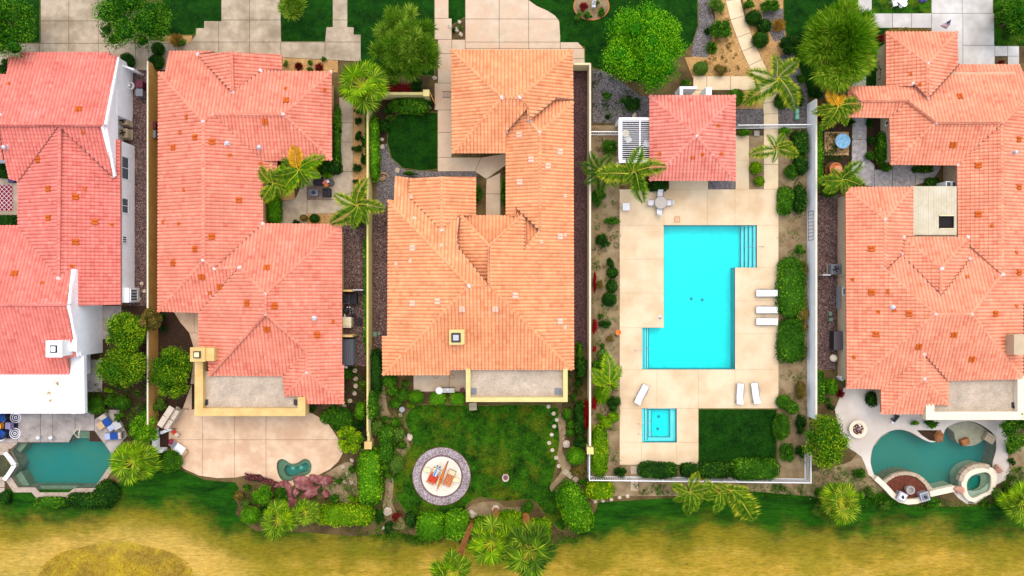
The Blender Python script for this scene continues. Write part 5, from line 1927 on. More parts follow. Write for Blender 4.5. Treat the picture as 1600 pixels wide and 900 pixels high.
def frond_mesh(m, var, kind='feather'):
 key = (m.name, var, kind)
 if key in FROND_ME:
  return FROND_ME[key]
 rng = np.random.default_rng(var * 13 + 5)
 Lv = Leaves()
 if kind == 'feather':       # unit length 1 along +x, arching down
  n = 46
  t = np.linspace(0.1, 1.0, n)
  x = t
  z = 0.32 * t - 0.52 * t ** 2.3
  y = 0.05 * np.sin(t * 3 + var)
  c = np.stack([x, y, z], 1)
  d = np.gradient(c, axis=0)
  d /= np.linalg.norm(d, axis=1, keepdims=True)
  for s in (-1, 1):
   sd = np.cross(d, [0, 0, 1.0]) * s
   ll = (0.27 * np.sin(np.pi * (t * 0.82 + 0.14)) + 0.06)[:, None] * rng.uniform(0.85, 1.15, (n, 1))
   dr = sd * 0.85 + d * 0.5 + np.array([0, 0, -0.3]) * rng.uniform(0.3, 1.5, (n, 1))
   dr /= np.linalg.norm(dr, axis=1, keepdims=True)
   tip = c + dr * ll
   mid = c + dr * ll * 0.45
   w = d * 0.016
   Lv.quads(c, mid + w, mid + dr * ll * 0.2, mid - w, 0.3 + rng.uniform(-0.3, 0.3, n))
   Lv.quads(mid, mid + dr * ll * 0.2 + w * 0.7, tip, mid + dr * ll * 0.2 - w * 0.7, 0.65 + rng.uniform(-0.4, 0.4, n))
   # rachis
  for i in range(0, n - 1):
   w = np.cross(d[i], [0, 0, 1.0]) * 0.012 * (1.2 - t[i])
   Lv.quads((c[i] - w)[None], (c[i] + w)[None], (c[i + 1] + w * 0.9)[None], (c[i + 1] - w * 0.9)[None], 0.85)
  s0 = np.array([0, 0, 0.0])
  w = np.array([0, 0.016, 0])
  Lv.quads((s0 - w)[None], (s0 + w)[None], (c[0] + w)[None], (c[0] - w)[None], 0.8)
 else:                        # fan: petiole then radiating blades
  pl = 0.5
  w = np.array([0, 0.014, 0])
  a0 = np.array([0, 0, 0.0])
  a1 = np.array([pl, 0, 0.1])
  Lv.quads((a0 - w)[None], (a0 + w)[None], (a1 + w)[None], (a1 - w)[None], 0.95)
  n = 26
  ang = np.linspace(-2.3, 2.3, n)
  for i, a in enumerate(ang):
   ln = 0.47 * (1 - 0.3 * abs(a) / 2.3) * rng.uniform(0.9, 1.08)
   da = np.array([math.cos(a), math.sin(a), 0.06])
   db = np.array([math.cos(a) * 0.95, math.sin(a) * 0.95, -0.35])
   sd = np.array([-math.sin(a), math.cos(a), 0]) * 0.027
   mid = a1 + da * ln * 0.55
   tip = mid + db * ln * 0.5
   tn = 0.45 + (0.18 if i % 2 else -0.18) + rng.uniform(-0.2, 0.3)
   Lv.quads(a1[None], (mid + sd)[None], tip[None], (mid - sd)[None], tn)
 FROND_ME[key] = Lv.mesh('frond', m)
 return FROND_ME[key]


def palm(px, py, label, fronds, h, base=None, kind='feather', mats=None, tr=0.14, group='palms', name='palm_tree', n=0, L_=2.0, seed=1, trunk_m=None):
 """fronds: list of (image angle deg clockwise from right, length px, material index); or n random fronds of length L_ px"""
 r = random.Random(seed)
 top = P(px, py, h)
 b = P(*base, 0.0) if base else Vector((top.x, top.y, 0))
 root = tag(empty(name, b), label, 'palm tree', group)
 cx, cy = top.x - b.x, top.y - b.y
 tb = MB()
 tb.tube([(0, 0, -0.05), (cx * 0.2, cy * 0.2, h * 0.25), (cx * 0.55, cy * 0.55, h * 0.6), (cx, cy, h)], tr * 1.25, 9, tr * 0.85)
 k = max(3, int(h / 0.5))
 for i in range(1, k):
  f = i / k
  q = f ** 1.15
  tb.lathe((cx * q, cy * q, h * f), [(tr * 1.25, -0.04), (tr * 1.36, 0.0), (tr * 1.1, 0.05)], 9)
 tb.build('trunk', trunk_m or M_PALMBARK, root, local=True)
 mats = mats or [G_PALM, G_PALMYEL]
 fl = list(fronds or [])
 for i in range(n):
  fl.append((360 * i / n * 1.618 * 3 + r.uniform(-14, 14), L_ * r.uniform(0.72, 1.05), r.choice(range(len(mats)))))
 for i, (ang, ln, mi) in enumerate(fl):
  o = link_mesh('frond', frond_mesh(mats[mi], r.randint(0, 2), kind), root)
  s = ln / PPM * (HC - h) / HC
  if kind == 'fan':
   o.scale = (s / 0.95, s / 0.95, s / 0.95)
   o.rotation_euler = (r.uniform(-0.35, 0.35), -math.radians(r.uniform(-18, 50)) if i > len(fl) * 0.4 else math.radians(r.uniform(5, 40)), -math.radians(ang))
  else:
   o.scale = (s / 0.98, s * 1.15, s * 1.0)
   o.rotation_euler = (r.uniform(-0.3, 0.3), -math.radians(r.uniform(-8, 12)), -math.radians(ang))
  o.location = (cx + r.uniform(-.05, .05), cy + r.uniform(-.05, .05), h + 0.02 * (i % 6))
 return root
 # ------------------------------------------------------------------ trees
tree(10, 36, 46, 'dense dark green tree in the top left corner of the lawn', G_TREEDARK, 6, seed=2, ry=50, base=(20, 40))
tree(203, 26, 66, 'broad dark green tree between the two left driveways', G_TREEDARK, 6, seed=3, ry=54, base=(210, 50))
tree(455, 8, 17, 'thin young feathery tree in a mulch ring on the front lawn', G_TREEOLIVE, 3.5, 'feather', seed=4, base=(466, 24), clumps=8)
tree(634, 66, 56, 'lumpy olive green feathery tree left of the pale walkway', G_TREEOLIVE, 6, 'feather', seed=5, ry=58, base=(640, 70), dens=1.35, clumps=30)
tree(1010, 68, 68, 'large bright lime green tree north of the pool house', G_TREEBRIGHT, 6.5, seed=6, ry=74, base=(1000, 80), dens=1.3, clumps=34)
tree(1318, 66, 56, 'willowy yellow green tree with fine drooping foliage by the right house', G_TREEWILLOW, 6, 'willow', seed=7, ry=68, base=(1310, 78), dens=1.5, clumps=34)
tree(1600, 22, 34, 'dark green tree in the top right corner', G_TREEDARK, 4.5, seed=8, ry=40)
tree(194, 520, 31, 'upper glossy green fruit tree beside the left white gable wall', G_FIG, 4, seed=9, ry=36, dens=1.2)
tree(188, 574, 40, 'wide glossy green fruit tree right of the white flat roof', G_FIG, 4, seed=10, ry=36, dens=1.2)
tree(233, 499, 18, 'small brownish orange tree growing over the tan wall', G_BROWN, 3.4, seed=11, ry=20, dens=1.1, clumps=10)
tree(264, 584, 36, 'rounded glossy green tree beside the tan chimney', G_FIG, 4.2, seed=12, ry=46, dens=1.3)
tree(1294, 692, 38, 'loose yellow green tree over the southeast corner of the pool garden', G_FIG, 4.2, seed=13, ry=46, base=(1285, 690), dens=1.0)
tree(546, 688, 22, 'small yellow green tree at the right edge of the pink patio', G_LIME, 3, seed=14, ry=24, clumps=12)
tree(1594, 672, 26, 'dark leafy tree right of the free-form pool', G_MID, 3.6, seed=15, ry=38, clumps=14)
tree(222, 672, 26, 'bushy green tree between the sun loungers and the tan wall', G_BRIGHT, 2.6, seed=16, ry=24, clumps=14, dens=1.2)

# ------------------------------------------------------------------ palms
R_ = lambda a, l, m=0: (a, l * 0.92, m)
palm(566, 134, 'shaggy fan palm at the end of the yellow cross wall', None, 4.2, base=(582, 150), kind='fan', mats=[G_PALM, G_PALM, G_LIME], n=42, L_=44, seed=1, group='fan palms')
palm(211, 721, 'bright fan palm between the left pool and the tan wall end', None, 2.6, base=(212, 715), kind='fan', mats=[G_LIME, G_PALM], n=47, L_=40, seed=2, group='fan palms')
palm(436, 812, 'fan palm left of the lime hedge below the red rocks', None, 2.2, kind='fan', mats=[G_LIME, G_PALM], n=30, L_=34, seed=3, group='fan palms')
palm(478, 800, 'smaller fan palm touching the left end of the lime hedge', None, 2.0, kind='fan', mats=[G_LIME, G_PALM], n=22, L_=26, seed=4, group='fan palms')
palm(769, 847, 'middle tall fan palm of the three leaning over the golf course', None, 8.6, base=(775, 795), kind='fan', mats=[G_PALM, G_LIME], n=33, L_=42, seed=5, group='fan palms', tr=0.2)
palm(828, 860, 'rightmost and fullest of the three tall fan palms', None, 9.2, base=(821, 801), kind='fan', mats=[G_PALM, G_PALMDARK], n=47, L_=50, seed=6, group='fan palms', tr=0.26)
palm(706, 893, 'leftmost of the three tall fan palms, cut by the frame', None, 10.4, base=(738, 815), kind='fan', mats=[G_PALM, G_LIME], n=25, L_=40, seed=7, group='fan palms', tr=0.2)
palm(1313, 783, 'round spiky fan palm with yellow tips below the pale deck corner', None, 2.4, kind='fan', mats=[G_PALM, G_PALMYEL, G_LIME], n=61, L_=36, seed=8, group='fan palms')
palm(1292, 797, 'low dark fan palm half under the round spiky palm', None, 1.4, kind='fan', mats=[G_PALMDARK], n=22, L_=24, seed=9, group='fan palms')
palm(1596, 786, 'fan palm at the lower right frame edge', None, 2.4, kind='fan', mats=[G_PALM, G_LIME], n=36, L_=36, seed=10, group='fan palms')

palm(467, 266, 'feather palm with one orange frond by the courtyard roof corner', [R_(-100, 44, 2), R_(-35, 46, 1), R_(15, 36, 1), R_(50, 30, 0), R_(125, 52, 1), R_(165, 44, 0), R_(-150, 34, 0), R_(80, 30, 0)], 3.4, mats=[G_PALM, G_LIME, G_PALMORANGE], seed=11, group='feather palms')
palm(427, 286, 'feather palm with yellow fronds over the long rose roof edge', [R_(-135, 40, 1), R_(-60, 34, 1), R_(20, 30, 1), R_(130, 42, 1), R_(100, 30, 0), R_(-100, 24, 1), R_(70, 24, 0)], 3.2, mats=[G_PALM, G_PALMYEL], seed=12, group='feather palms')
palm(558, 321, 'feather palm leaning over the yellow wall by the courtyard', [R_(-75, 46, 1), R_(0, 46, 1), R_(145, 52, 0), R_(-150, 42, 1), R_(60, 34, 0), R_(100, 38, 0), R_(-110, 24, 0)], 3.6, base=(562, 330), mats=[G_PALM, G_PALMYEL, G_PALMDARK], seed=13, group='feather palms')
palm(990, 268, 'tall feather palm with yellow fronds beside the slatted pergola', [R_(-8, 54, 1), R_(172, 60, 1), R_(70, 52, 0), R_(-75, 46, 0), R_(140, 30, 0), R_(-40, 22, 0), R_(-120, 24, 0)], 4.4, base=(984, 262), mats=[G_PALM, G_PALMYEL], seed=14, group='feather palms')
palm(938, 268, 'dark feather palm by the cream wall west of the pool deck', [R_(-160, 34), R_(-120, 36), R_(-60, 36), R_(-10, 36), R_(40, 36, 1), R_(90, 40), R_(140, 32), R_(180, 26)], 3.0, mats=[G_PALMDARK, G_PALM], seed=15, group='feather palms')
palm(1216, 122, 'feather palm with yellow tipped fronds over the bend of the path', [R_(-165, 50, 1), R_(-95, 44, 1), R_(-45, 46, 1), R_(60, 60, 1), R_(140, 66, 1), R_(20, 26, 0), R_(110, 30, 0)], 4.0, base=(1216, 125), mats=[G_PALM, G_PALMYEL], seed=16, group='feather palms')
palm(1213, 232, 'feather palm over the path inside the pool garden', [R_(165, 42, 1), R_(10, 40, 1), R_(-60, 30, 0), R_(-125, 26, 0), R_(100, 24, 0), R_(-20, 28, 1)], 3.6, base=(1212, 230), mats=[G_PALM, G_PALMYEL], seed=17, group='feather palms')
palm(1310, 167, 'feather palm with an orange frond beside the tip of the peach roof', [R_(-115, 34, 2), R_(-15, 50, 1), R_(170, 40, 1), R_(130, 44, 1), R_(60, 34, 0), R_(-60, 24, 2), R_(20, 30, 0)], 3.4, base=(1314, 172), mats=[G_PALM, G_PALMYEL, G_PALMORANGE], seed=18, group='feather palms')
palm(1316, 281, 'feather palm beside the terracotta pot', [R_(-50, 44), R_(15, 46), R_(175, 40), R_(140, 36), R_(80, 26), R_(-140, 24)], 3.0, mats=[G_PALM], seed=19, group='feather palms')
palm(954, 600, 'yellow green feather palm spreading over the bed by the pool steps', [R_(-100, 50, 0), R_(-170, 32, 0), R_(-140, 38, 0), R_(-60, 34, 0), R_(10, 16, 0), R_(120, 22, 0)], 2.4, mats=[G_LIME, G_PALM], seed=20, group='feather palms')
palm(1078, 768, 'left feather palm drooping below the white picket fence', [R_(-60, 34, 1), R_(-160, 32, 1), R_(150, 30, 0), R_(100, 40, 0), R_(40, 32, 1), R_(-10, 36, 0), R_(70, 34, 0)], 3.4, base=(1100, 745), mats=[G_PALM, G_PALMYEL], seed=21, group='feather palms')
palm(1124, 770, 'middle feather palm drooping below the white picket fence', [R_(-140, 30, 1), R_(160, 30, 0), R_(100, 36, 0), R_(60, 26, 0), R_(-20, 30, 1)], 3.2, base=(1120, 755), mats=[G_PALM, G_PALMYEL], seed=22, group='feather palms')
palm(1140, 766, 'right feather palm with a long yellow frond reaching over the grass', [R_(50, 78, 1), R_(-5, 34, 1), R_(60, 40, 1), R_(30, 40, 0), R_(-150, 24, 1)], 3.4, base=(1128, 752), mats=[G_PALM, G_PALMYEL], seed=23, group='feather palms')

# ------------------------------------------------------------------ hedges
hedge(521, 160, 530, 262, 'narrow low hedge along the eaves of the long rose roofed house', G_MID, 0.9)
hedge(495, 250, 531, 270, 'dark green clipped block at the courtyard entrance', G_DARK, 1.1)
hedge(416, 304, 435, 350, 'bright green hedge against the courtyard wall', G_BRIGHT, 1.2)
hedge(577, 178, 589, 282, 'creeping hedge on the right face of the yellow wall', G_BRIGHT, 1.7)
hedge(570, 158, 575, 262, 'thin hedge on the left face of the yellow wall', G_MID, 1.5)
hedge(568, 358, 574, 560, 'thin strip hedge along the yellow wall by the square stones', G_BRIGHT, 0.8)
hedge(621, 152, 671, 175, 'loose green hedge below the yellow cross wall', G_MID, 1.0, rough=0.14)
hedge(604, 130, 648, 146, 'low hedge with red leaves above the yellow cross wall', G_REDLEAF, 0.6, rough=0.12)
hedge(558, 702, 593, 792, 'tall bright green hedge running down beside the stone paths', G_BRIGHT, 1.6, rough=0.14)
hedge(492, 792, 584, 824, 'long lime green hedge at the golf course edge', G_LIME, 1.4, rough=0.12)
hedge(590, 665, 613, 727, 'tall dark green hedge right of the yellow wall pier', G_MID, 1.5)
hedge(670, 614, 697, 634, 'left clipped box hedge below the barbecue patio', G_BRIGHT, 1.1, leaf=0.1)
hedge(702, 614, 727, 634, 'right clipped box hedge below the barbecue patio', G_BRIGHT, 1.1, leaf=0.1)
hedge(650, 804, 694, 846, 'left bright hedge block below the round seating pad', G_BRIGHT, 1.5, rough=0.13)
hedge(693, 802, 733, 846, 'right bright hedge block below the round seating pad', G_BRIGHT, 1.5, rough=0.12)
hedge(776, 802, 820, 856, 'yellow green hedge under the middle tall palm', G_LIME, 1.5, rough=0.13)
hedge(738, 812, 778, 850, 'yellow green hedge at the foot of the leftmost tall palm', G_LIME, 1.3, rough=0.13)
hedge(826, 814, 862, 860, 'yellow green hedge at the foot of the rightmost tall palm', G_LIME, 1.4, rough=0.13)
hedge(876, 757, 922, 838, 'big oval bright green hedge tilted beside the lawn', G_BRIGHT, 1.7, rot=-24, rough=0.1, expo=0.75)
hedge(902, 562, 916, 592, 'dark hedge between the yellow parapet and the cream wall', G_DARK, 1.2)
hedge(899, 628, 915, 683, 'long dark hedge beside the red bougainvillea', G_DARK, 1.3, rough=0.1)
hedge(903, 536, 910, 562, 'small bright hedge at the corner of the apricot roof', G_MID, 1.0)
hedge(925, 667, 951, 748, 'long yellow green hedge inside the pool garden corner', G_LIME, 1.4, rough=0.12, expo=0.7)
hedge(914, 754, 962, 783, 'yellow green mound hedge outside the picket fence corner', G_LIME, 1.0, rough=0.12, expo=0.8)
hedge(999, 725, 1062, 749, 'dark clipped hedge left along the bottom of the pool deck', G_DARK, 1.3)
hedge(1065, 726, 1092, 748, 'short dark hedge in the middle along the bottom of the pool deck', G_DARK, 1.0)
hedge(1092, 725, 1145, 749, 'dark clipped hedge below the small fenced lawn', G_DARK, 1.3)
hedge(1144, 720, 1222, 752, 'large bushy green hedge at the bottom right of the fenced lawn', G_MID, 1.4, rough=0.1)
hedge(1243, 202, 1265, 241, 'dark clipped hedge at the north end of the white wall', G_DARK, 1.4)
hedge(1245, 241, 1264, 270, 'second dark clipped hedge down the white wall', G_DARK, 1.3)
hedge(1217, 398, 1262, 500, 'big rambling green shrub mass beside the lounge chairs', G_MID, 1.1, rough=0.2, expo=0.7)
hedge(1217, 496, 1261, 570, 'rambling green shrub mass below the lounge chairs', G_MID, 1.1, rough=0.2, expo=0.75)
hedge(1217, 290, 1242, 335, 'curved green hedge at the top right corner of the pool deck', G_MID, 1.0, expo=0.7)
hedge(1244, 288, 1262, 332, 'dark round topped hedge against the white wall', G_DARK, 1.2, expo=0.7)
hedge(1276, 190, 1287, 300, 'narrow green hedge on the right face of the white wall', G_BRIGHT, 1.3)
hedge(1376, 205, 1391, 252, 'olive green hedge in a planter by the courtyard wall', G_MID, 1.2)
hedge(1429, 258, 1460, 268, 'low hedge in the curve of the stamped path', G_DARK, 0.7)
hedge(1448, 277, 1470, 293, 'low hedge below the curve of the stamped path', G_DARK, 0.6)
hedge(142, 752, 182, 796, 'dark curved hedge below the left pool', G_DARK, 0.9, rot=35, expo=0.8)
hedge(98, 772, 160, 796, 'dark hedge along the bottom of the left pool coping', G_DARK, 0.8, expo=0.75)
hedge(50, 778, 102, 794, 'green hedge below the middle of the left pool', G_MID, 0.7, expo=0.75)
hedge(214, 640, 234, 690, 'tall green hedge against the left face of the tan wall', G_MID, 1.5)
hedge(498, 640, 530, 658, 'tilted dark hedge at the bottom corner of the rose roof', G_MID, 0.9, rot=-38, expo=0.7)
hedge(512, 640, 550, 672, 'broad dark hedge between the round stones and the pink patio', G_MID, 1.0, rot=-28, expo=0.75)
hedge(579, 545, 594, 620, 'dark green hedge on the right of the yellow wall by the utility lids', G_DARK, 1.3, rough=0.12)
hedge(574, 614, 586, 656, 'creeper bush sprawling over the top of the yellow wall', G_MID, 2.2, rough=0.14)
hedge(1275, 580, 1290, 632, 'tall dark hedge right of the white wall near its lower end', G_MID, 1.3)
hedge(995, 279, 1013, 296, 'dark clipped box hedge at the pool house corner', G_DARK, 0.9, group='clipped hedges')
hedge(1013, 280, 1045, 297, 'dark clipped hedge under the pool house eaves', G_DARK, 1.0)
hedge(1378, 88, 1386, 134, 'dark hedge beside the upper wing of the peach roofed house', G_DARK, 1.0)
hedge(-6, 770, 12, 790, 'dark hedge at the left frame edge below the pool', G_DARK, 0.8)
hedge(1385, 44, 1452, 52, 'thin planting strip above the peach roofed garage wing', G_BROWN, 0.4, rough=0.1)

# ------------------------------------------------------------------ shrubs (px, py, r, label, material, shape, ry)
SH = [
(8, 104, 13, 'dark shrub in the notch of the leftmost roof', G_DARK, 'loose', 14), (197, 95, 12, 'round dark shrub at the corner of the left garage roof', G_DARK, 'ball', 13),
(246, 76, 10, 'upper of two dark shrubs between the left driveways', G_DARK, 'ball', 11), (243, 96, 12, 'lower of two dark shrubs between the left driveways', G_DARK, 'ball', 12),
(272, 60, 15, 'straw coloured grass clump beside the broad dark tree', G_GOLD, 'tuft', 13), (284, 66, 8, 'small green shrub at the right of the straw grass clump', G_OLIVE, 'loose', 7),
(465, 102, 9, 'left maroon leaved plant in the gold gravel bed', G_REDLEAF, 'spiky', 9), (497, 103, 9, 'right maroon leaved plant in the gold gravel bed', G_REDLEAF, 'spiky', 9),
(485, 97, 5, 'small green plant between the maroon plants', G_MID, 'loose', 5), (505, 92, 5, 'small green plant above the right maroon plant', G_MID, 'loose', 5),
(484, 108, 5, 'low green plant below the maroon plants', G_MID, 'loose', 4), (446, 99, 5, 'small olive plant by the garage gable', G_OLIVE, 'loose', 7),
(511, 274, 10, 'bright green bush above the courtyard furniture', G_LIME, 'loose', 8), (440, 262, 14, 'dark shrub under the courtyard palms', G_DARK, 'loose', 14),
(462, 347, 7, 'left of three low shrubs along the courtyard gravel', G_DARK, 'loose', 5), (474, 340, 6, 'middle brownish shrub along the courtyard gravel', G_BROWN, 'ball', 5), (491, 341, 8, 'right round shrub along the courtyard gravel', G_DARK, 'ball', 7),
(561, 342, 13, 'dark shrub below the leaning feather palm', G_MID, 'loose', 14),
(584, 190, 8, 'dark shrub at the top of the narrow garden path', G_DARK, 'loose', 8), (600, 196, 10, 'round dark shrub left of the oval lawn', G_DARK, 'ball', 10),
(609, 183, 9, 'pale spiky plant above the oval lawn', G_OLIVE, 'spiky', 7), (618, 166, 13, 'feathery green shrub at the corner of the oval lawn', G_MID, 'loose', 12), (604, 173, 7, 'small dark shrub by the cross wall', G_DARK, 'loose', 7),
(651, 133, 12, 'round dark bush above the yellow cross wall', G_DARK, 'loose', 12), (614, 130, 9, 'grey green plant below the lumpy olive tree', G_OLIVE, 'loose', 8),
(718, 42, 6, 'blue green succulent in the stone triangle bed', G_OLIVE, 'spiky', 6), (709, 46, 5, 'small succulent at the tip of the triangle bed', G_DARK, 'spiky', 5),
(640, 271, 16, 'low green groundcover shrub at the foot of the oval lawn', G_MID, 'loose', 4),
(748, 302, 5, 'bushy shrub at the top left of the narrow entry court', G_MID, 'loose', 20), (785, 300, 5, 'bushy shrub at the right of the narrow entry court', G_MID, 'loose', 24),
(609, 595, 11, 'leafy shrub under the lower left corner of the apricot roof', G_MID, 'ball', 10), (613, 610, 9, 'shrub second down from the apricot roof corner', G_MID, 'ball', 9),
(629, 617, 12, 'round clipped shrub at the end of the barbecue patio', G_MID, 'ball', 11), (650, 621, 12, 'round bright shrub left of the clipped box hedges', G_BRIGHT, 'ball', 11),
(640, 634, 8, 'lime leafed plant beside the buried pot', G_LIME, 'loose', 6), (617, 631, 10, 'low dark shrub beside the buried pot path', G_MID, 'ball', 8), (632, 599, 8, 'dark low shrub against the barbecue patio', G_MID, 'loose', 8),
(622, 679, 10, 'round olive shrub on the curve of the dirt path', G_OLIVE, 'ball', 11), (617, 661, 8, 'shrub above the round olive shrub', G_MID, 'ball', 8), (628, 696, 7, 'small shrub below the round olive shrub', G_MID, 'ball', 6),
(618, 724, 13, 'large round olive shrub left of the gravel ring', G_OLIVE, 'ball', 15), (601, 730, 9, 'dark shrub beside the large round olive shrub', G_MID, 'ball', 9), (608, 742, 7, 'small bright shrub below the large round olive shrub', G_BRIGHT, 'loose', 6),
(588, 668, 9, 'olive shrub beside the yellow wall end', G_OLIVE, 'ball', 12), (602, 655, 8, 'small shrub at the top of the tall dark hedge', G_MID, 'loose', 6), (590, 640, 7, 'brown green shrub right of the wall creeper', G_OLIVE, 'loose', 14),
(589, 775, 9, 'green shrub between the bright hedge and the dirt path', G_OLIVE, 'loose', 14), (592, 808, 12, 'dark shrub at the bottom of the bright hedge corner', G_DARK, 'loose', 12), (605, 824, 11, 'dark shrub at the foot of the dirt path', G_DARK, 'loose', 11), (619, 807, 8, 'green bush with red blooms by the pale boulder', G_REDLEAF, 'loose', 9),
(642, 812, 9, 'dark round shrub left of the bright hedge blocks', G_DARK, 'ball', 13),
(825, 795, 11, 'dark spreading shrub right of the palm trunks', G_MID, 'loose', 14),
(563, 643, 9, 'oval bright shrub left of the yellow wall', G_BRIGHT, 'ball', 14), (558, 664, 11, 'dark shrub below the oval bright shrub', G_DARK, 'loose', 10), (569, 599, 6, 'small yellow green weed beside the round stones', G_LIME, 'loose', 6), (542, 585, 6, 'dark shrub at the corner of the rose roof', G_MID, 'loose', 12),
(486, 640, 8, 'dark plant at the corner of the tan parapet', G_DARK, 'loose', 7),
(410, 775, 19, 'large bright round shrub left of the red rocks', G_BRIGHT, 'loose', 16), (440, 774, 12, 'dark round shrub touching the red rocks', G_MID, 'loose', 13), (391, 806, 16, 'bright round clipped shrub at the corner of the green verge', G_BRIGHT, 'ball', 14),
(374, 774, 11, 'orange brown flowering shrub left of the red rock garden', G_BROWN, 'loose', 9), (382, 789, 9, 'olive shrub below the orange brown shrub', G_OLIVE, 'loose', 8), (412, 797, 9, 'dark low shrub beside the round clipped shrub', G_DARK, 'loose', 9), (386, 762, 9, 'green shrub under the flower bed', G_MID, 'loose', 7),
(550, 780, 10, 'yellow flowering shrub below the square stones', G_LIME, 'loose', 9), (523, 779, 9, 'dark green shrub left of the yellow flowering shrub', G_MID, 'loose', 8), (530, 752, 7, 'small green plant on the bare slope', G_MID, 'loose', 7), (550, 733, 6, 'low plant beside the bright hedge', G_MID, 'loose', 9),
(262, 722, 21, 'bushy round shrub at the lower left of the pink patio', G_MID, 'ball', 18), (246, 633, 12, 'yellowing shrub beneath the glossy tree by the swing bench', G_OLIVE, 'loose', 13), (252, 496, 9, 'dark shrub in the bed by the side patio', G_DARK, 'loose', 9), (256, 514, 6, 'small dark shrub below the one by the side patio', G_DARK, 'loose', 6),
(148, 634, 14, 'round shrub at the corner of the white flat roof', G_MID, 'ball', 14), (172, 627, 10, 'shrub under the wide fruit tree', G_MID, 'loose', 10), (190, 630, 12, 'dark round shrub under the wide fruit tree', G_MID, 'ball', 12), (184, 652, 9, 'shrub above the blue loungers', G_MID, 'loose', 9), (168, 610, 8, 'low yellow green plant beside the stone pad', G_LIME, 'loose', 6), (165, 642, 5, 'small potted shrub by the loungers', G_OLIVE, 'loose', 5),
(886, 648, 8, 'green shrub beside the long dark hedge', G_MID, 'ball', 10), (892, 663, 7, 'second shrub down beside the long dark hedge', G_MID, 'ball', 7), (892, 676, 7, 'third shrub down beside the long dark hedge', G_MID, 'ball', 7), (907, 690, 12, 'dark shrub below the long dark hedge', G_DARK, 'loose', 12),
(900, 713, 15, 'bright oval shrub near the cream wall pier', G_BRIGHT, 'ball', 14), (902, 737, 11, 'brownish shrub beside the square pavers', G_BROWN, 'loose', 9), (885, 756, 11, 'olive low shrub above the big oval hedge', G_OLIVE, 'loose', 8), (911, 753, 7, 'small green shrub outside the fence corner', G_MID, 'loose', 8), (897, 620, 5, 'small weed below the yellow parapet', G_MID, 'loose', 6),
(905, 600, 9, 'dark shrub below the dark parapet hedge', G_DARK, 'loose', 9),
(956, 345, 12, 'topmost round shrub along the left of the pool deck', G_MID, 'loose', 9), (942, 377, 13, 'large round shrub second down along the left of the pool deck', G_DARK, 'loose', 13), (955, 410, 9, 'round shrub third down along the left of the pool deck', G_DARK, 'loose', 10), (957, 426, 9, 'round shrub fourth down along the left of the pool deck', G_DARK, 'ball', 9),
(956, 447, 9, 'round shrub fifth down along the left of the pool deck', G_DARK, 'ball', 11), (952, 468, 12, 'large round shrub just above the orange pot', G_DARK, 'ball', 11), (938, 445, 7, 'brownish shrub between the bougainvillea and the round shrubs', G_BROWN, 'loose', 9), (946, 507, 12, 'spreading dark shrub left of the orange pot', G_DARK, 'loose', 8), (938, 494, 6, 'small sprig above the spreading dark shrub', G_MID, 'loose', 6),
(954, 530, 8, 'brown dry shrub below the orange pot', G_BROWN, 'loose', 7), (942, 541, 5, 'small sprig beside the brown dry shrub', G_MID, 'loose', 6), (942, 554, 9, 'brown green round shrub above the feather palm', G_OLIVE, 'ball', 9), (934, 571, 9, 'dark round shrub against the cream wall above the palm', G_MID, 'ball', 9),
(940, 615, 14, 'large lime green shrub beside the feather palm', G_LIME, 'loose', 17), (960, 630, 12, 'dark green shrub touching the pool deck beside the hot tub', G_DARK, 'loose', 14), (958, 602, 8, 'yellow green crown beside the pool deck', G_LIME, 'loose', 8), (936, 650, 6, 'small lime shrub right of the red bougainvillea', G_LIME, 'loose', 6), (947, 660, 10, 'lime round shrub below the dark green shrub', G_LIME, 'ball', 10), (959, 652, 9, 'lime round shrub at the deck edge by the hot tub', G_LIME, 'ball', 9),
(970, 738, 12, 'dark round shrub at the lower left of the pool deck', G_DARK, 'loose', 10), (935, 308, 14, 'large dark shrub below the dark feather palm', G_MID, 'loose', 18), (952, 230, 14, 'round shrub left of the slatted pergola', G_MID, 'loose', 12), (985, 160, 18, 'dark shrub in the shade of the lime green tree', G_DARK, 'loose', 14), (949, 149, 10, 'small round shrub in the grey gravel', G_MID, 'loose', 8), (950, 181, 6, 'little rosette plant in the grey gravel', G_DARK, 'spiky', 6), (1073, 129, 10, 'dark shrub at the left end of the cream path', G_MID, 'loose', 8),
(1120, 8, 14, 'red tinged bush at the top edge left of the path', G_OLIVE, 'loose', 14), (1128, 44, 19, 'large green round bush left of the path', G_MID, 'loose', 15), (1107, 47, 8, 'grey green rosette beside the large round bush', G_DARK, 'spiky', 8), (1114, 72, 13, 'dark spiky shrub below the large round bush', G_MID, 'spiky', 14),
(1096, 106, 12, 'left round reddish green bush above the short path', G_OLIVE, 'ball', 11), (1128, 107, 12, 'right brownish bush above the short path', G_BROWN, 'loose', 12),
(1169, 6, 11, 'green bush at the top edge right of the path', G_MID, 'loose', 11), (1205, 8, 17, 'flat green bush at the top edge by the lawn curve', G_MID, 'loose', 10), (1178, 27, 13, 'topmost of three clipped dark balls by the path', G_DARK, 'ball', 12), (1195, 40, 11, 'middle of three clipped dark balls by the path', G_DARK, 'ball', 11), (1189, 61, 13, 'lowest of three clipped dark balls by the path', G_DARK, 'ball', 13),
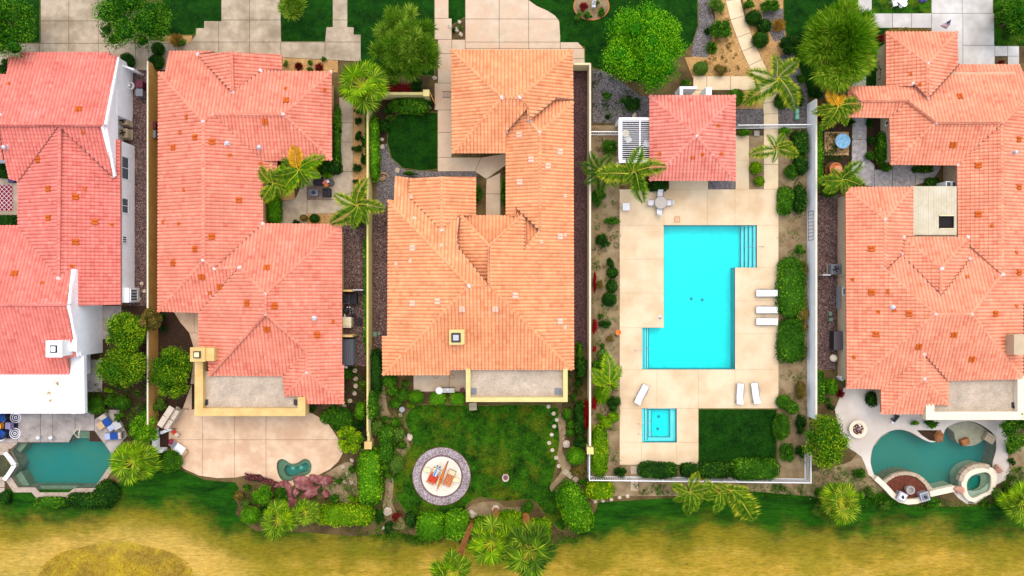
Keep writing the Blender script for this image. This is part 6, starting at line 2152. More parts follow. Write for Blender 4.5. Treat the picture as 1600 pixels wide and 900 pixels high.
(1220, 36, 13, 'golden ornamental grass beside the clipped balls', G_GOLD, 'tuft', 14), (1237, 68, 19, 'silvery green bush left of the willowy tree', G_DARK, 'loose', 17), (1151, 151, 13, 'round green shrub at the corner of the pool house roof', G_MID, 'ball', 13), (1175, 156, 11, 'shrub in the golden gravel right of the pool house', G_OLIVE, 'loose', 9), (1222, 158, 12, 'dark ball shrub under the path palm', G_DARK, 'ball', 12), (1250, 154, 9, 'reddish dark shrub near the teal boxes', G_DARK, 'loose', 14), (1275, 145, 13, 'dark shrub under the willowy tree', G_DARK, 'loose', 14), (1252, 122, 10, 'sparse shrub in the grey gravel under the palm', G_MID, 'loose', 9),
(1165, 207, 13, 'bright shrub just inside the white fence', G_BRIGHT, 'loose', 7), (1182, 262, 10, 'upper of two round shrubs beside the path inside the fence', G_LIME, 'ball', 10), (1187, 283, 8, 'lower of two round shrubs beside the path inside the fence', G_LIME, 'ball', 8), (1228, 205, 12, 'shrub below the white fence by the palm', G_BRIGHT, 'loose', 8), (1238, 268, 11, 'round dark green shrub right of the path', G_MID, 'ball', 12),
(1250, 391, 11, 'round shrub below the iron screen panel', G_MID, 'loose', 10), (1254, 420, 9, 'brown green shrub beside the white wall above the loungers', G_BROWN, 'ball', 11), (1254, 490, 10, 'upper round brownish shrub against the white wall', G_BROWN, 'ball', 13), (1253, 512, 9, 'lower round brownish shrub against the white wall', G_BROWN, 'ball', 9), (1231, 425, 13, 'reddish tipped shrub at the deck edge above the loungers', G_OLIVE, 'loose', 15),
(1250, 608, 11, 'brown leaved shrub by the lower white wall', G_BROWN, 'loose', 18), (1225, 628, 12, 'round green shrub at the lower right deck corner', G_MID, 'ball', 11), (1238, 637, 11, 'round green shrub below the brown leaved shrub', G_MID, 'ball', 11), (1222, 668, 13, 'tall dark shrub at the top right of the fenced lawn', G_MID, 'ball', 22), (1253, 662, 9, 'dark shrub by the end of the white wall', G_DARK, 'loose', 18), (1231, 706, 13, 'dark shrub in the corner right of the fenced lawn', G_MID, 'loose', 16), (1252, 706, 10, 'dark shrub inside the east picket fence', G_DARK, 'loose', 12),
(1300, 604, 10, 'bright shrub beside the tall dark hedge right of the white wall', G_BRIGHT, 'ball', 13), (1296, 627, 8, 'grey blue agave below the bright shrub', G_OLIVE, 'spiky', 8), (1316, 616, 8, 'dark purple spiky plant at the patio edge', G_REDLEAF, 'spiky', 10), (1298, 637, 7, 'small dark plant below the agave', G_DARK, 'loose', 6), (1315, 594, 6, 'small bright shrub by the white patio lamp', G_BRIGHT, 'loose', 5), (1364, 624, 10, 'dark round shrub in the patio notch', G_DARK, 'ball', 12),
(1290, 185, 14, 'broad dark leaved plant below the orange frond palm', G_DARK, 'loose', 9), (1332, 190, 12, 'dark broad leaved plant beside the brick square', G_DARK, 'spiky', 8), (1360, 192, 7, 'dark shrub at the top of the stamped path bed', G_DARK, 'loose', 9), (1361, 220, 8, 'green shrub in the middle of the stamped path bed', G_DARK, 'loose', 9), (1361, 243, 8, 'green shrub at the bottom of the stamped path bed', G_MID, 'loose', 10), (1386, 260, 12, 'round green shrub at the planter corner', G_MID, 'loose', 9), (1486, 268, 8, 'dark shrub between the stamped path and the bay window', G_DARK, 'loose', 10), (1296, 300, 14, 'green shrub below the terracotta pot', G_MID, 'loose', 10), (1310, 215, 1.5, '', G_MID, 'loose', 1),
(1430, 662, 8, 'green shrub on the pool edge beside the orange boulder', G_BRIGHT, 'loose', 6), (1456, 662, 14, 'dark shrub beside the orange boulder', G_MID, 'loose', 8), (1344, 740, 9, 'green shrub on the bare slope left of the free-form pool', G_MID, 'loose', 12), (1345, 776, 7, 'bright shrub beside the round spiky palm', G_BRIGHT, 'loose', 11), (1360, 768, 9, 'shrub below the white pool wall', G_OLIVE, 'loose', 9), (1384, 790, 12, 'low shrub under the left pool pillar', G_OLIVE, 'loose', 8), (1460, 785, 14, 'low shrub under the right pool pillar', G_MID, 'loose', 9), (1560, 770, 11, 'olive shrub right of the raised spa', G_OLIVE, 'loose', 10), (1582, 722, 7, 'small dark shrub right of the pale patio', G_DARK, 'loose', 6), (1580, 700, 8, 'dark shrub at the right of the pale patio', G_MID, 'loose', 14), (1280, 770, 10, 'shrub on the slope left of the low dark palm', G_MID, 'loose', 9),
(1565, 97, 7, 'reddish small shrub among the grey paving squares', G_REDLEAF, 'loose', 4), (1575, 20, 18, 'green shrub on the lawn left of the corner tree', G_MID, 'loose', 20), (1586, 40, 12, 'dark shrub below the corner tree', G_DARK, 'loose', 12), (1376, 60, 8, 'maroon shrub left of the upper peach wing', G_REDLEAF, 'loose', 8),
(880, 24, 8, 'left rose bush in the oval flower bed', G_OLIVE, 'loose', 9), (918, 24, 9, 'lower rose bush in the oval flower bed', G_MID, 'loose', 7), (912, 10, 8, 'upper rose bush with pink blooms in the oval flower bed', G_REDLEAF, 'loose', 9), (939, 19, 7, 'right rose bush in the oval flower bed', G_MID, 'loose', 8), (932, 3, 6, 'top rose bush behind the white statue', G_MID, 'loose', 6),
]
for s in SH:
 if s[3]:
  shrub(s[0] if s[3][:13] != 'left rose bus' else 904, s[1], s[2], s[3], s[4], s[5], s[6], group='garden shrubs')

for i, (x, y, r_) in enumerate([(559, 173, 7), (559, 189, 7), (558, 212, 8.5), (557, 232, 8.5), (557, 262, 8.5), (556, 285, 6)]):
 shrub(x, y, r_, ('topmost', 'second', 'third', 'fourth', 'fifth', 'lowest')[i] + ' dark rosette down the gold gravel strip by the yellow wall', G_DARK, 'loose', group='dark rosettes in the gold gravel strip')
for i, (x, y, ry_) in enumerate([(567, 222, 9), (567, 248, 11), (566, 300, 8)]):
 shrub(x, y, 5, ('upper', 'middle', 'lower')[i] + ' narrow dark shrub close to the thin hedge on the yellow wall', G_DARK, 'loose', ry_, rot=0.0, group='garden shrubs')

 # bougainvillea: green mass with red bracts
for px, py, r, ry, h, lab in ((916, 647, 6, 26, 1.7, 'red bougainvillea on the left face of the cream wall'), (929, 630, 5, 13, 1.6, 'red bougainvillea right of the cream wall beside the lime shrub'),
(929, 440, 4, 18, 1.4, 'thin upper red bougainvillea between the cream wall and the deck shrubs'), (929, 512, 5, 17, 1.5, 'red bougainvillea left of the spreading dark shrub'), (929, 545, 4, 6, 1.1, 'small red bougainvillea tuft under the larger one'), (581, 642, 3.5, 7, 2.2, 'dark red flowering tuft on the yellow wall creeper'), (637, 139, 6, 3, 0.8, 'small red flower patch beside the yellow pier')):
 shrub(px, py, r, lab, G_RED, 'loose', ry, h, 'red flowering climbers', name='bougainvillea', rot=0.0, cat='flowering shrub')

 # bed of red and purple flowers: too many small blooms to count
rng = np.random.default_rng(77)
Lv = Leaves()
n = 480
fx = rng.uniform(0, 1, n)
q = np.array([tuple(P(382 + 52 * a, 744 + 12 * a ** 1.6 + rng.uniform(-5, 6) * (1.1 - 0.5 * a), 0.15 + rng.uniform(0, 0.25))) for a in fx])
Lv.leaves(q, np.tile([0, 0, 1.0], (n, 1)), 0.16, 0.7, rng, rng.uniform(0, 1, n), 0.6)
o = link_mesh('flower_bed', Lv.mesh('flower_bed', leaf_mat('petal_mix', L(40, 60, 24), L(110, 40, 70), L(206, 110, 110))))
stuff(o)
tag(o, 'bed of small red and purple flowers along the curved edge of the pink patio', 'flower bed')

# dry grass on the low mound at the lower left
mnd = MB()
vs, fs = [], []
nu, nv = 36, 8
cx, cy = 182, 896
for j in range(nv + 1):
 k = j / nv
 for i in range(nu):
  a = 2 * math.pi * i / nu
  w = 1 + 0.05 * math.sin(3 * a) + 0.03 * math.sin(7 * a)
  p = P(cx + 122 * k * w * math.cos(a), cy + 48 * k * w * math.sin(a), 0)
  vs.append((p.x, p.y, 0.01 + 0.5 * (1 - k * k)))
for j in range(nv):
 for i in range(nu):
  a, b2 = j * nu + i, j * nu + (i + 1) % nu
  fs.append((a, a + nu, b2 + nu, b2))
mnd.add(vs, fs)
o = mnd.build('mound', mat('mound_grass', L(176, 146, 52), L(142, 118, 40), scale=1.6, c3=L(206, 178, 36), scale2=0.35, bump=0.8, bscale=12, fine=0.25), smooth=True)
struct(o)


def grass_patch(name, label, sampler, n, m, ln, seed, lean=0.5, tintf=None):
 rng = np.random.default_rng(seed)
 pts = sampler(n, rng)
 k = len(pts)
 a = rng.uniform(0, 6.283, k)
 e = rng.uniform(0.1, lean, k)
 d = np.stack([np.cos(a) * np.sin(e), np.sin(a) * np.sin(e), np.cos(e)], 1)
 s = np.stack([-np.sin(a), np.cos(a), np.zeros(k)], 1) * 0.02
 L2 = ln * rng.uniform(0.6, 1.2, (k, 1))
 Lv = Leaves()
 t = rng.uniform(0, 1, k) if tintf is None else tintf(pts, rng)
 Lv.quads(pts - s, pts + s, pts + d * L2 + s * 0.3, pts + d * L2 - s * 0.3, t)
 o = link_mesh(name, Lv.mesh(name, m))
 stuff(o)
 tag(o, label, 'grass')
 return o


def mound_s(n, rng):
 a = rng.uniform(0, 6.283, n)
 k = np.sqrt(rng.uniform(0, 1, n))
 x = (cx + 120 * k * np.cos(a) - 800) / PPM
 y = (450 - cy - 47 * k * np.sin(a)) / PPM
 return np.stack([x, y, 0.5 * (1 - k * k)], 1)


grass_patch('dry_grass', 'shaggy dry yellow grass covering the low mound at the bottom left', mound_s, 9000, leaf_mat('mound_straw', L(170, 140, 30, 1.3), L(216, 182, 44, 1.35), L(236, 206, 80, 1.4), trans=0.5), 0.2, 5, 0.7)


def poly_s(poly):
 def f(n, rng):
  xs, ys = [p[0] for p in poly], [p[1] for p in poly]
  out = []
  m_ = np.stack([rng.uniform(min(xs), max(xs), n), rng.uniform(min(ys), max(ys), n)], 1)
  ins = np.zeros(n, bool)
  for i in range(len(poly)):
   (x1, y1), (x2, y2) = poly[i], poly[(i + 1) % len(poly)]
   if y1 == y2:
    continue
   c = ((m_[:, 1] < y1) != (m_[:, 1] < y2)) & (m_[:, 0] < (x2 - x1) * (m_[:, 1] - y1) / (y2 - y1) + x1)
   ins ^= c
  m_ = m_[ins]
  return np.stack([(m_[:, 0] - 800) / PPM, (450 - m_[:, 1]) / PPM, np.full(len(m_), 0.03)], 1)
 return f


G_TURF = leaf_mat('turf_blades', L(6, 40, 4), L(30, 80, 10), L(76, 120, 40), trans=0.1)
grass_patch('lawn_blades', 'short tufted grass of the garden lawn around the round seating pad', poly_s(smoothp([(652, 634), (700, 634), (760, 634), (860, 634), (874, 652), (880, 680), (872, 712), (862, 750), (864, 762), (885, 790), (880, 830), (850, 800),
(830, 780), (790, 782), (750, 776), (727, 790), (724, 802), (650, 806), (628, 790), (612, 756), (622, 730), (646, 690), (634, 656)], 2)), 15000, G_TURF, 0.1, 6, 0.9)
grass_patch('lawn_blades', 'short dense grass of the oval lawn in the walled front garden', poly_s([(683, 176), (683, 264), (660, 266), (630, 262), (612, 246), (606, 222), (608, 196), (620, 180), (645, 176)]), 4000, G_TURF, 0.1, 7, 0.9)
grass_patch('lawn_blades', 'short dense grass of the small rectangular lawn beside the hot tub', poly_s(rect(1092, 640, 1212, 723)), 6000, G_TURF, 0.1, 8, 0.9)


# low ground cover between the shrubs
def cover(label, poly, n, seed, mats=G_MID, sz=0.36):
 rng = np.random.default_rng(seed)
 n = int(n * 1.5)
 p = poly_s(poly)(n * 4, rng)[:n]
 Lv = Leaves()
 for q in p:
  r = sz * rng.uniform(0.4, 1.3)
  k = int(10 + 60 * r)
  s = sphere_pts(k, rng, -0.1)
  Lv.leaves(q + s * np.array([r, r, r * 0.55]), s, 0.14, 0.5, rng, rng.uniform(0, 0.6) + rng.uniform(-0.2, 0.4, len(s)), 0.9)
 o = link_mesh('ground_cover', Lv.mesh('ground_cover', mats))
 stuff(o)
 tag(o, label, 'ground cover')


cover('low green plants scattered in the bed between the cream wall and the pool deck', rect(924, 300, 966, 724), 60, 1)
cover('low green plants scattered in the bed between the pool deck and the white wall', rect(1218, 200, 1262, 720), 60, 2)
cover('low plants in the garden bed left of the back lawn', [(586, 586), (640, 640), (642, 700), (622, 720), (606, 760), (640, 826), (590, 832), (586, 700)], 110, 3)
cover('low plants in the red rock garden below the pink patio', [(376, 756), (420, 766), (500, 745), (556, 730), (556, 790), (480, 800), (400, 822), (376, 800)], 110, 4, G_OLIVE)
cover('low plants in the bed between the back lawn and the cream wall', [(878, 560), (918, 560), (918, 750), (930, 780), (900, 770), (884, 700)], 80, 5, G_DARK)
cover('low plants under the fruit trees of the white house', [(140, 600), (230, 600), (230, 690), (190, 690), (186, 640), (140, 630)], 80, 6)
cover('low plants behind the white pool wall of the right house', [(1352, 756), (1385, 776), (1418, 792), (1470, 780), (1500, 786), (1560, 774), (1580, 730), (1600, 730), (1600, 790), (1352, 792)], 150, 7)
cover('low plants in the courtyard bed of the right house', [(1284, 170), (1330, 170), (1330, 300), (1284, 300)], 60, 8, G_DARK)
cover('low plants on the slope between the pool garden and the free-form pool', [(1264, 735), (1300, 725), (1350, 735), (1352, 775), (1264, 778)], 50, 9, G_OLIVE)
cover('low plants below the white picket fence', rect(990, 757, 1262, 776), 90, 10)
cover('low plants in the grey gravel left of the pool house', rect(926, 112, 1014, 250), 36, 11, G_DARK)
cover('low plants along the golf course edge below the back garden', [(560, 826), (740, 840), (860, 842), (900, 830), (930, 790), (900, 845), (740, 856), (560, 838)], 90, 12)
cover('low plants in the bed along the yellow wall below the side yard', rect(537, 574, 574, 700), 50, 13)
cover('small dry tufts in the golden gravel beside the cream path', [(1100, 5), (1128, 5), (1146, 70), (1160, 114), (1086, 116), (1106, 86)], 30, 14, G_BROWN, 0.2)
# ------------------------------------------------------------------ furniture and small things
def at(px, py, z=0.0):
 return P(px, py, z)


 # white pool loungers
M_LFRAME = flat('grey_frame', L(150, 146, 142), rough=0.5)


def make_lounger(name, label, loc, rz, group):
 root = tag(empty(name, loc, rz), label, 'sun lounger', group)
 f = MB()
 for s in (-1, 1):
  f.tube([(-1.0, s * 0.36, 0.33), (0.35, s * 0.36, 0.33), (0.95, s * 0.36, 0.33)], 0.025, 6)
  f.tube([(-0.55, s * 0.4, 0.34), (-0.5, s * 0.41, 0.55), (-0.05, s * 0.41, 0.55), (0.0, s * 0.4, 0.34)], 0.02, 5)
 f.tube([(-1.0, -0.36, 0.33), (-1.0, 0.36, 0.33)], 0.025, 6)
 f.tube([(0.95, -0.36, 0.33), (0.95, 0.36, 0.33)], 0.025, 6)
 f.build('frame', M_LFRAME, root, local=True)
 MB().box((-0.3, 0, 0.36), (1.36, 0.62, 0.035)).build('seat', M_WHITECLOTH, root, local=True)
 b = MB().beam((0.39, 0, 0.375), (1.0, 0, 0.62), 0.62, 0.035)
 b.build('backrest', M_WHITECLOTH, root, local=True)
 for x in (-0.85, 0.8):
  for s in (-1, 1):
   MB().tube([(x, s * 0.35, 0.33), (x * 1.03, s * 0.36, 0.0)], 0.022, 6).build('leg', M_LFRAME, root, local=True)
 return root


lz = 0.08
spots = [(1195, 458, 0, 'topmost of the three white loungers right of the pool'), (1195, 484, 0, 'middle of the three white loungers right of the pool'), (1195, 502, 0, 'lowest of the three white loungers right of the pool'),
(1154, 614, -94, 'left of two white loungers below the pool near the small lawn'), (1178, 613, -83, 'right of two white loungers below the pool near the small lawn'),
(1001, 615, -118, 'white lounger standing askew above the hot tub')]
l0 = make_lounger('sun_lounger', spots[0][3], at(spots[0][0], spots[0][1], 0) + Vector((0, 0, lz)), 0, 'white loungers round the pool')
for x, y, a, lab in spots[1:]:
 c = copy_tree(l0)
 c.location = at(x, y, 0) + Vector((0, 0, lz))
 c.rotation_euler = (0, 0, math.radians(a))
 c['label'] = lab

 # patio table and four chairs
t_ = tag(empty('patio_table', at(1030, 318) + Vector((0, 0, lz))), 'round pale glass patio table between four white chairs', 'table')
MB().lathe((0, 0, 0.7), [(0.58, 0.0), (0.6, 0.02), (0.58, 0.035)], 24).build('tabletop', flat('frosted_top', L(196, 186, 172), rough=0.3), t_, local=True)
MB().lathe((0, 0, 0.69), [(0.6, 0.0), (0.63, 0.012), (0.63, 0.035), (0.6, 0.04)], 24).build('rim', M_GREYBOX, t_, local=True)
for i in range(4):
 a = math.pi / 4 + i * math.pi / 2
 MB().tube([(0.2 * math.cos(a), 0.2 * math.sin(a), 0.69), (0.48 * math.cos(a), 0.48 * math.sin(a), 0)], 0.022, 6).build('leg', M_GREYBOX, t_, local=True)


def make_chair(label, loc, rz, group, fab, fr):
 root = tag(empty('patio_chair', loc, rz), label, 'chair', group)
 MB().box((0, 0, 0.43), (0.5, 0.52, 0.04)).build('seat', fab, root, local=True)
 MB().beam((-0.24, 0, 0.45), (-0.4, 0, 0.88), 0.5, 0.04).build('backrest', fab, root, local=True)
 f = MB()
 for s in (-1, 1):
  f.tube([(-0.3, s * 0.29, 0.6), (0.2, s * 0.29, 0.62), (0.24, s * 0.28, 0.43)], 0.018, 5)
 f.tube([(0.25, -0.27, 0.42), (0.25, 0.27, 0.42)], 0.018, 5)
 f.build('armrests', fr, root, local=True)
 for x in (-0.24, 0.24):
  for s in (-1, 1):
   MB().tube([(x, s * 0.26, 0.43), (x * 1.1, s * 0.28, 0)], 0.018, 5).build('leg', fr, root, local=True)
 return root


for x, y, a, lab in ((1029.5, 305, -90, 'white patio chair above the round glass table'), (1043, 318, 180, 'white patio chair right of the round glass table'),
(1028.5, 331, 90, 'white patio chair below the round glass table'), (1016.5, 318, 0, 'white patio chair left of the round glass table')):
 make_chair(lab, at(x, y) + Vector((0, 0, lz)), math.radians(a), 'chairs round the patio table', M_WHITECLOTH, M_GREYBOX)

p = at(977, 324)
b = MB().box((p.x, p.y, lz + 0.22), (0.62, 0.66, 0.44), 0.05).box((p.x, p.y, lz + 0.46), (0.68, 0.72, 0.04), 0.05)
tag(b.build('towel_bin', M_WHITECLOTH), 'white cube box near the top left deck corner', 'box')
p = at(1057.5, 343)
b = MB()
b.mi = 0
b.box((p.x, p.y, lz + 0.012), (0.5, 0.56, 0.024))
b.mi = 1
b.box((p.x, p.y, lz + 0.027), (0.4, 0.46, 0.012))
tag(b.build('skimmer_lid', [flat('rust_frame', L(190, 120, 80)), flat('orange_lid', L(250, 190, 140))]), 'square orange lid set in the deck above the pool', 'lid')
p = at(1031, 496)
tag(MB().lathe((p.x, p.y, lz), [(0.2, 0), (0.2, 0.015), (0.12, 0.03), (0.06, 0.16), (0.02, 0.17)], 10).build('deck_fitting', M_STEEL), 'small metal fitting in the deck left of the pool', 'fitting')
p = at(965, 519)
tag(MB().lathe((p.x, p.y, 0.02), [(0.16, 0), (0.24, 0.4), (0.27, 0.42), (0.27, 0.5), (0.2, 0.5), (0.18, 0.38)], 14).build('clay_pot', flat('orange_pot', L(244, 136, 40))), 'small orange pot at the left edge of the pool deck', 'pot')


def handrail(label, pts, r=0.025):
 o = MB().tube(pts, r, 6).build('handrail', M_STEEL)
 return tag(o, label, 'handrail', 'pool handrails')


def hr(x0, y0, x1, y1, label):
 a, b = at(x0, y0), at(x1, y1)
 handrail(label, [(a.x, a.y, lz), (a.x, a.y, 0.85), (a.x + (b.x - a.x) * 0.25, a.y + (b.y - a.y) * 0.25, 0.92), (b.x, b.y, 0.35), (b.x, b.y, -0.5)])


hr(1190, 386, 1166, 386, 'steel handrail over the steps at the top right of the pool')
hr(992, 547, 1013, 544, 'steel handrail over the steps at the lower left of the pool')
hr(997, 661, 1018, 657, 'upper of two steel handrails into the hot tub')
hr(997, 677, 1018, 674, 'lower of two steel handrails into the hot tub')

# slatted pergola
pg = tag(empty('pergola', at(991, 219)), 'white slatted pergola attached to the left of the pool house', 'pergola')
a, b = at(967, 186, 2.6), at(1017, 252, 2.6)
MB().box(((a.x + b.x) / 2, a.y, 2.5), (b.x - a.x, 0.28, 0.3)).build('beam', M_METAL, pg)
MB().box(((a.x + b.x) / 2, b.y, 2.5), (b.x - a.x, 0.28, 0.3)).build('beam', M_METAL, pg)
MB().box((a.x + 0.14, (a.y + b.y) / 2, 2.5), (0.34, a.y - b.y - 0.29, 0.302)).build('beam', M_METAL, pg)
xm = at(1000, 0, 2.6).x
MB().box((xm, (a.y + b.y) / 2, 2.5), (0.1, a.y - b.y - 0.29, 0.2)).build('cross_beam', M_METAL, pg)
ns = 19
me = MB().box((0, 0, 0), (b.x - a.x - 0.35, 0.04, 0.1)).mesh('slat', M_METAL)
for i in range(ns):
 y = b.y + 0.25 + (a.y - b.y - 0.5) * i / (ns - 1)
 o = link_mesh('slat', me, pg)
 o.location = Vector(((a.x + b.x) / 2 + 0.15, y, 2.6)) - pg.location
for x, y in ((a.x + 0.14, a.y - 0.02), (a.x + 0.14, b.y + 0.02)):
 MB().box((x, y, 1.18), (0.26, 0.26, 2.36)).build('post', M_METAL, pg)
struct(MB().sheet(PX(rect(968, 186, 1020, 256)), 0.0, 0.035).build('pergola_floor', mat('grey_slate', L(96, 84, 72), L(66, 56, 48), scale=2)))
make_chair('white chair under the slatted pergola, at its left', at(981, 219), 0.6, 'chairs under the pergola', M_METAL, M_METAL)
make_chair('white chair under the slatted pergola, near the pool house', at(1008, 226), 2.6, 'chairs under the pergola', M_METAL, M_METAL)
p = at(976, 211)
tag(MB().lathe((p.x, p.y, 0.03), [(0.2, 0), (0.05, 0.04), (0.05, 0.6), (0.36, 0.62), (0.36, 0.66)], 14).build('side_table', M_CREAM), 'small round cream table under the slatted pergola', 'table')

# utility boxes
def box_thing(name, label, px, py, s, m, cat, lid=None, rz=0.0, z0=0.0, group=None, lid_m=None):
 p = at(px, py)
 root = tag(empty(name, (p.x, p.y, z0), rz), label, cat, group)
 MB().box((0, 0, s[2] / 2), s, 0, 0.97).build('body', m, root, local=True)
 MB().box((0, 0, s[2] + 0.025), (s[0] * 1.06, s[1] * 1.06, 0.05)).build('lid', lid_m or m, root, local=True)
 return root


M_TEALBOX = flat('teal_box', L(120, 186, 160))
box_thing('utility_box', 'upper of two teal utility boxes in the grey gravel', 1243, 175.5, (0.32, 0.45, 0.4), M_TEALBOX, 'utility box', group='teal utility boxes')
box_thing('utility_box', 'lower of two teal utility boxes in the grey gravel', 1243, 184, (0.32, 0.45, 0.4), M_TEALBOX, 'utility box', group='teal utility boxes')
box_thing('valve_box', 'grey box on the ground just inside the white fence', 1181.5, 209, (0.48, 0.5, 0.15), flat('stone_grey', L(170, 164, 152)), 'box')
box_thing('valve_box', 'small grey lid under the willowy tree', 1292, 151, (0.4, 0.4, 0.08), flat('stone_grey', L(170, 164, 152)), 'box')
box_thing('utility_cover', 'square green lid on the gravel beside the apricot roof corner', 586, 522, (0.36, 0.44, 0.1), flat('sage_lid', L(120, 146, 124)), 'lid')
p = at(592.5, 521.5)
tag(MB().lathe((p.x, p.y, 0), [(0.15, 0), (0.15, 0.08), (0.12, 0.1)], 12).build('utility_cover', flat('sage_lid', L(120, 146, 124))), 'round green lid on the gravel beside the apricot roof corner', 'lid')


# air conditioners
def ac_unit(label, px, py, rz=0.0, s=0.85, m=None):
 p = at(px, py)
 root = tag(empty('air_conditioner', (p.x, p.y, 0.02), rz), label, 'air conditioner', 'outdoor cooling units')
 m = m or M_BEIGE
 MB().box((0, 0, 0.05), (s * 1.15, s * 1.15, 0.1)).build('pad', M_CONC, root, local=True)
 MB().box((0, 0, 0.5), (s, s, 0.8)).build('casing', m, root, local=True)
 MB().lathe((0, 0, 0.9), [(s * 0.43, 0.0), (s * 0.43, 0.05), (s * 0.38, 0.05), (s * 0.37, 0.01), (0.02, 0.01)], 18).build('fan_ring', m, root, local=True)
 f = MB()
 for i in range(4):
  a = i * math.pi / 2
  f.beam((0.06 * math.cos(a), 0.06 * math.sin(a), 0.925), (s * 0.34 * math.cos(a + 0.3), s * 0.34 * math.sin(a + 0.3), 0.925), 0.14, 0.02)
 f.lathe((0, 0, 0.92), [(0.09, 0), (0.09, 0.05)], 10)
 f.build('fan_blades', M_DARKMETAL, root, local=True)
 g = MB()
 for k in range(1, 5):
  rr = s * 0.4 * k / 4
  g.tube([(rr * math.cos(2 * math.pi * i / 16), rr * math.sin(2 * math.pi * i / 16), 0.965) for i in range(17)], 0.008, 4, cap=False)
 g.build('fan_grille', M_BLACK, root, local=True)
 return root


ac_unit('upper of two cooling units beside the white house wall', 200, 191)
ac_unit('lower of two cooling units beside the white house wall', 200, 211)
ac_unit('dark cooling unit beside the rose roofed house near the yellow wall', 544, 467, s=0.8, m=M_DARKMETAL)
ac_unit('cooling unit with slatted top on the gravel by the beige house wall', 1299.5, 421, s=0.9, m=M_GREYBOX)


def bin_(label, px, py, m):
 p = at(px, py)
 root = tag(empty('wheelie_bin', (p.x, p.y, 0.02), 0), label, 'bin', 'wheeled bins')
 MB().box((0, 0, 0.5), (0.55, 0.6, 0.95), 0, 1.1).build('body', m, root, local=True)
 MB().box((0.02, 0, 1.0), (0.66, 0.7, 0.07)).build('lid', m, root, local=True)
 MB().tube([(-0.3, -0.22, 1.0), (-0.38, -0.22, 1.0), (-0.38, 0.22, 1.0), (-0.3, 0.22, 1.0)], 0.02, 5).build('handle', m, root, local=True)
 for s in (-1, 1):
  MB().tube([(-0.24, s * 0.3, 0.1), (-0.24, s * 0.34, 0.1)], 0.1, 10).build('wheel', M_BLACK, root, local=True)


M_MAROON = flat('maroon_plastic', L(104, 24, 54))
bin_('maroon wheeled bin against the left face of the tan wall', 226, 136, M_MAROON)
bin_('grey wheeled bin against the left face of the tan wall', 226, 149, M_GREYBOX)
bin_('maroon wheeled bin under the eaves right of the tan wall', 246, 199, M_MAROON)
bin_('grey wheeled bin under the eaves right of the tan wall', 246, 213, M_GREYBOX)
p = at(210, 137, 0)
hm = MB()
for k in range(3):
 hm.tube([(p.x + (0.3 - 0.03 * k) * math.cos(2 * math.pi * i / 16), p.y + (0.34 - 0.03 * k) * math.sin(2 * math.pi * i / 16), 0.6 + 0.05 * k) for i in range(17)], 0.028, 5)
hm.box((p.x - 0.1, p.y, 0.45), (0.2, 0.24, 0.8))
tag(hm.build('hose_reel', M_WHITECLOTH), 'white hose coiled on a stand by the white house wall', 'hose reel')

# side yard equipment of the rose roofed house
MB_ = MB().box((at(542, 454).x + 0.2, at(0, 454).y, 1.0), (1.5, 0.18, 2.0))
tag(MB_.build('screen_wall', M_TAN), 'upper tan stub wall enclosing the pool equipment', 'wall', 'equipment stub walls')
p = at(563, 453)
tag(MB().beam((at(557, 0).x, p.y, 0.9), (at(573, 0).x, p.y, 0.9), 0.05, 1.6).build('side_gate', M_METAL), 'thin white gate between the tan stub wall and the yellow wall', 'gate')
p = at(546, 523)
tag(MB().box((p.x, p.y, 1.0), (1.5, 0.18, 2.0)).build('screen_wall', M_TAN), 'lower tan stub wall beside the grey shed', 'wall', 'equipment stub walls')
box_thing('solar_battery', 'flat black cabinet beside the dark cooling unit', 555, 467, (0.6, 0.95, 0.7), M_BLACK, 'cabinet')
q = tag(empty('pool_heater', at(544, 503)), 'square cream pool heater beside the rose roof', 'heater')
MB().box((0, 0, 0.4), (0.9, 0.95, 0.8)).build('casing', M_CREAM, q, local=True)
MB().box((0, 0, 0.84), (0.98, 1.03, 0.08)).build('lid', M_IVORY, q, local=True)
MB().box((0, 0, 0.93), (0.6, 0.64, 0.1)).build('vent_cap', M_CREAM, q, local=True)
MB().tube([(-0.2, 0.45, 0.5), (-0.2, 0.8, 0.5)], 0.05, 8).build('pipe', M_METAL, q, local=True)
q = tag(empty('pump_set', at(547, 487)), 'black pool pump and filter with pipes above the cream heater', 'pump')
MB().lathe((-0.3, 0.15, 0), [(0.22, 0), (0.26, 0.2), (0.26, 0.7), (0.12, 0.85), (0.05, 0.9)], 12).build('filter', M_DARKMETAL, q, local=True)
MB().tube([(0.1, -0.3, 0.25), (0.55, -0.3, 0.25)], 0.14, 10).build('motor', M_BLACK, q, local=True)
MB().tube([(-0.3, 0.15, 0.5), (0.1, 0.3, 0.5), (0.1, -0.3, 0.4)], 0.04, 6).tube([(0.3, -0.3, 0.3), (0.4, 0.3, 0.35), (-0.1, 0.5, 0.35)], 0.04, 6).build('pipe', M_GREYBOX, q, local=True)
for x, y in ((-0.15, 0.45), (0.08, 0.45)):
 MB().lathe((x, y, 0.4), [(0.05, 0), (0.06, 0.1)], 8).build('valve', M_METAL, q, local=True)
q = tag(empty('pump_set', at(561, 503)), 'low black pump with coiled pipes right of the cream heater', 'pump')
for k in range(5):
 MB().tube([(-0.35 + 0.16 * k, -0.4, 0.14), (-0.35 + 0.16 * k, 0.4, 0.14)], 0.05, 6).build('coil', M_BLACK, q, local=True)
q = tag(empty('tool_shed', at(545, 548)), 'small grey plastic shed with ribbed roof beside the rose roof', 'shed')
MB().box((0, 0, 0.75), (1.45, 2.4, 1.5)).build('wall', M_GREYBOX, q, local=True)
M_SHED = flat('shed_roof_grey', L(84, 86, 92))
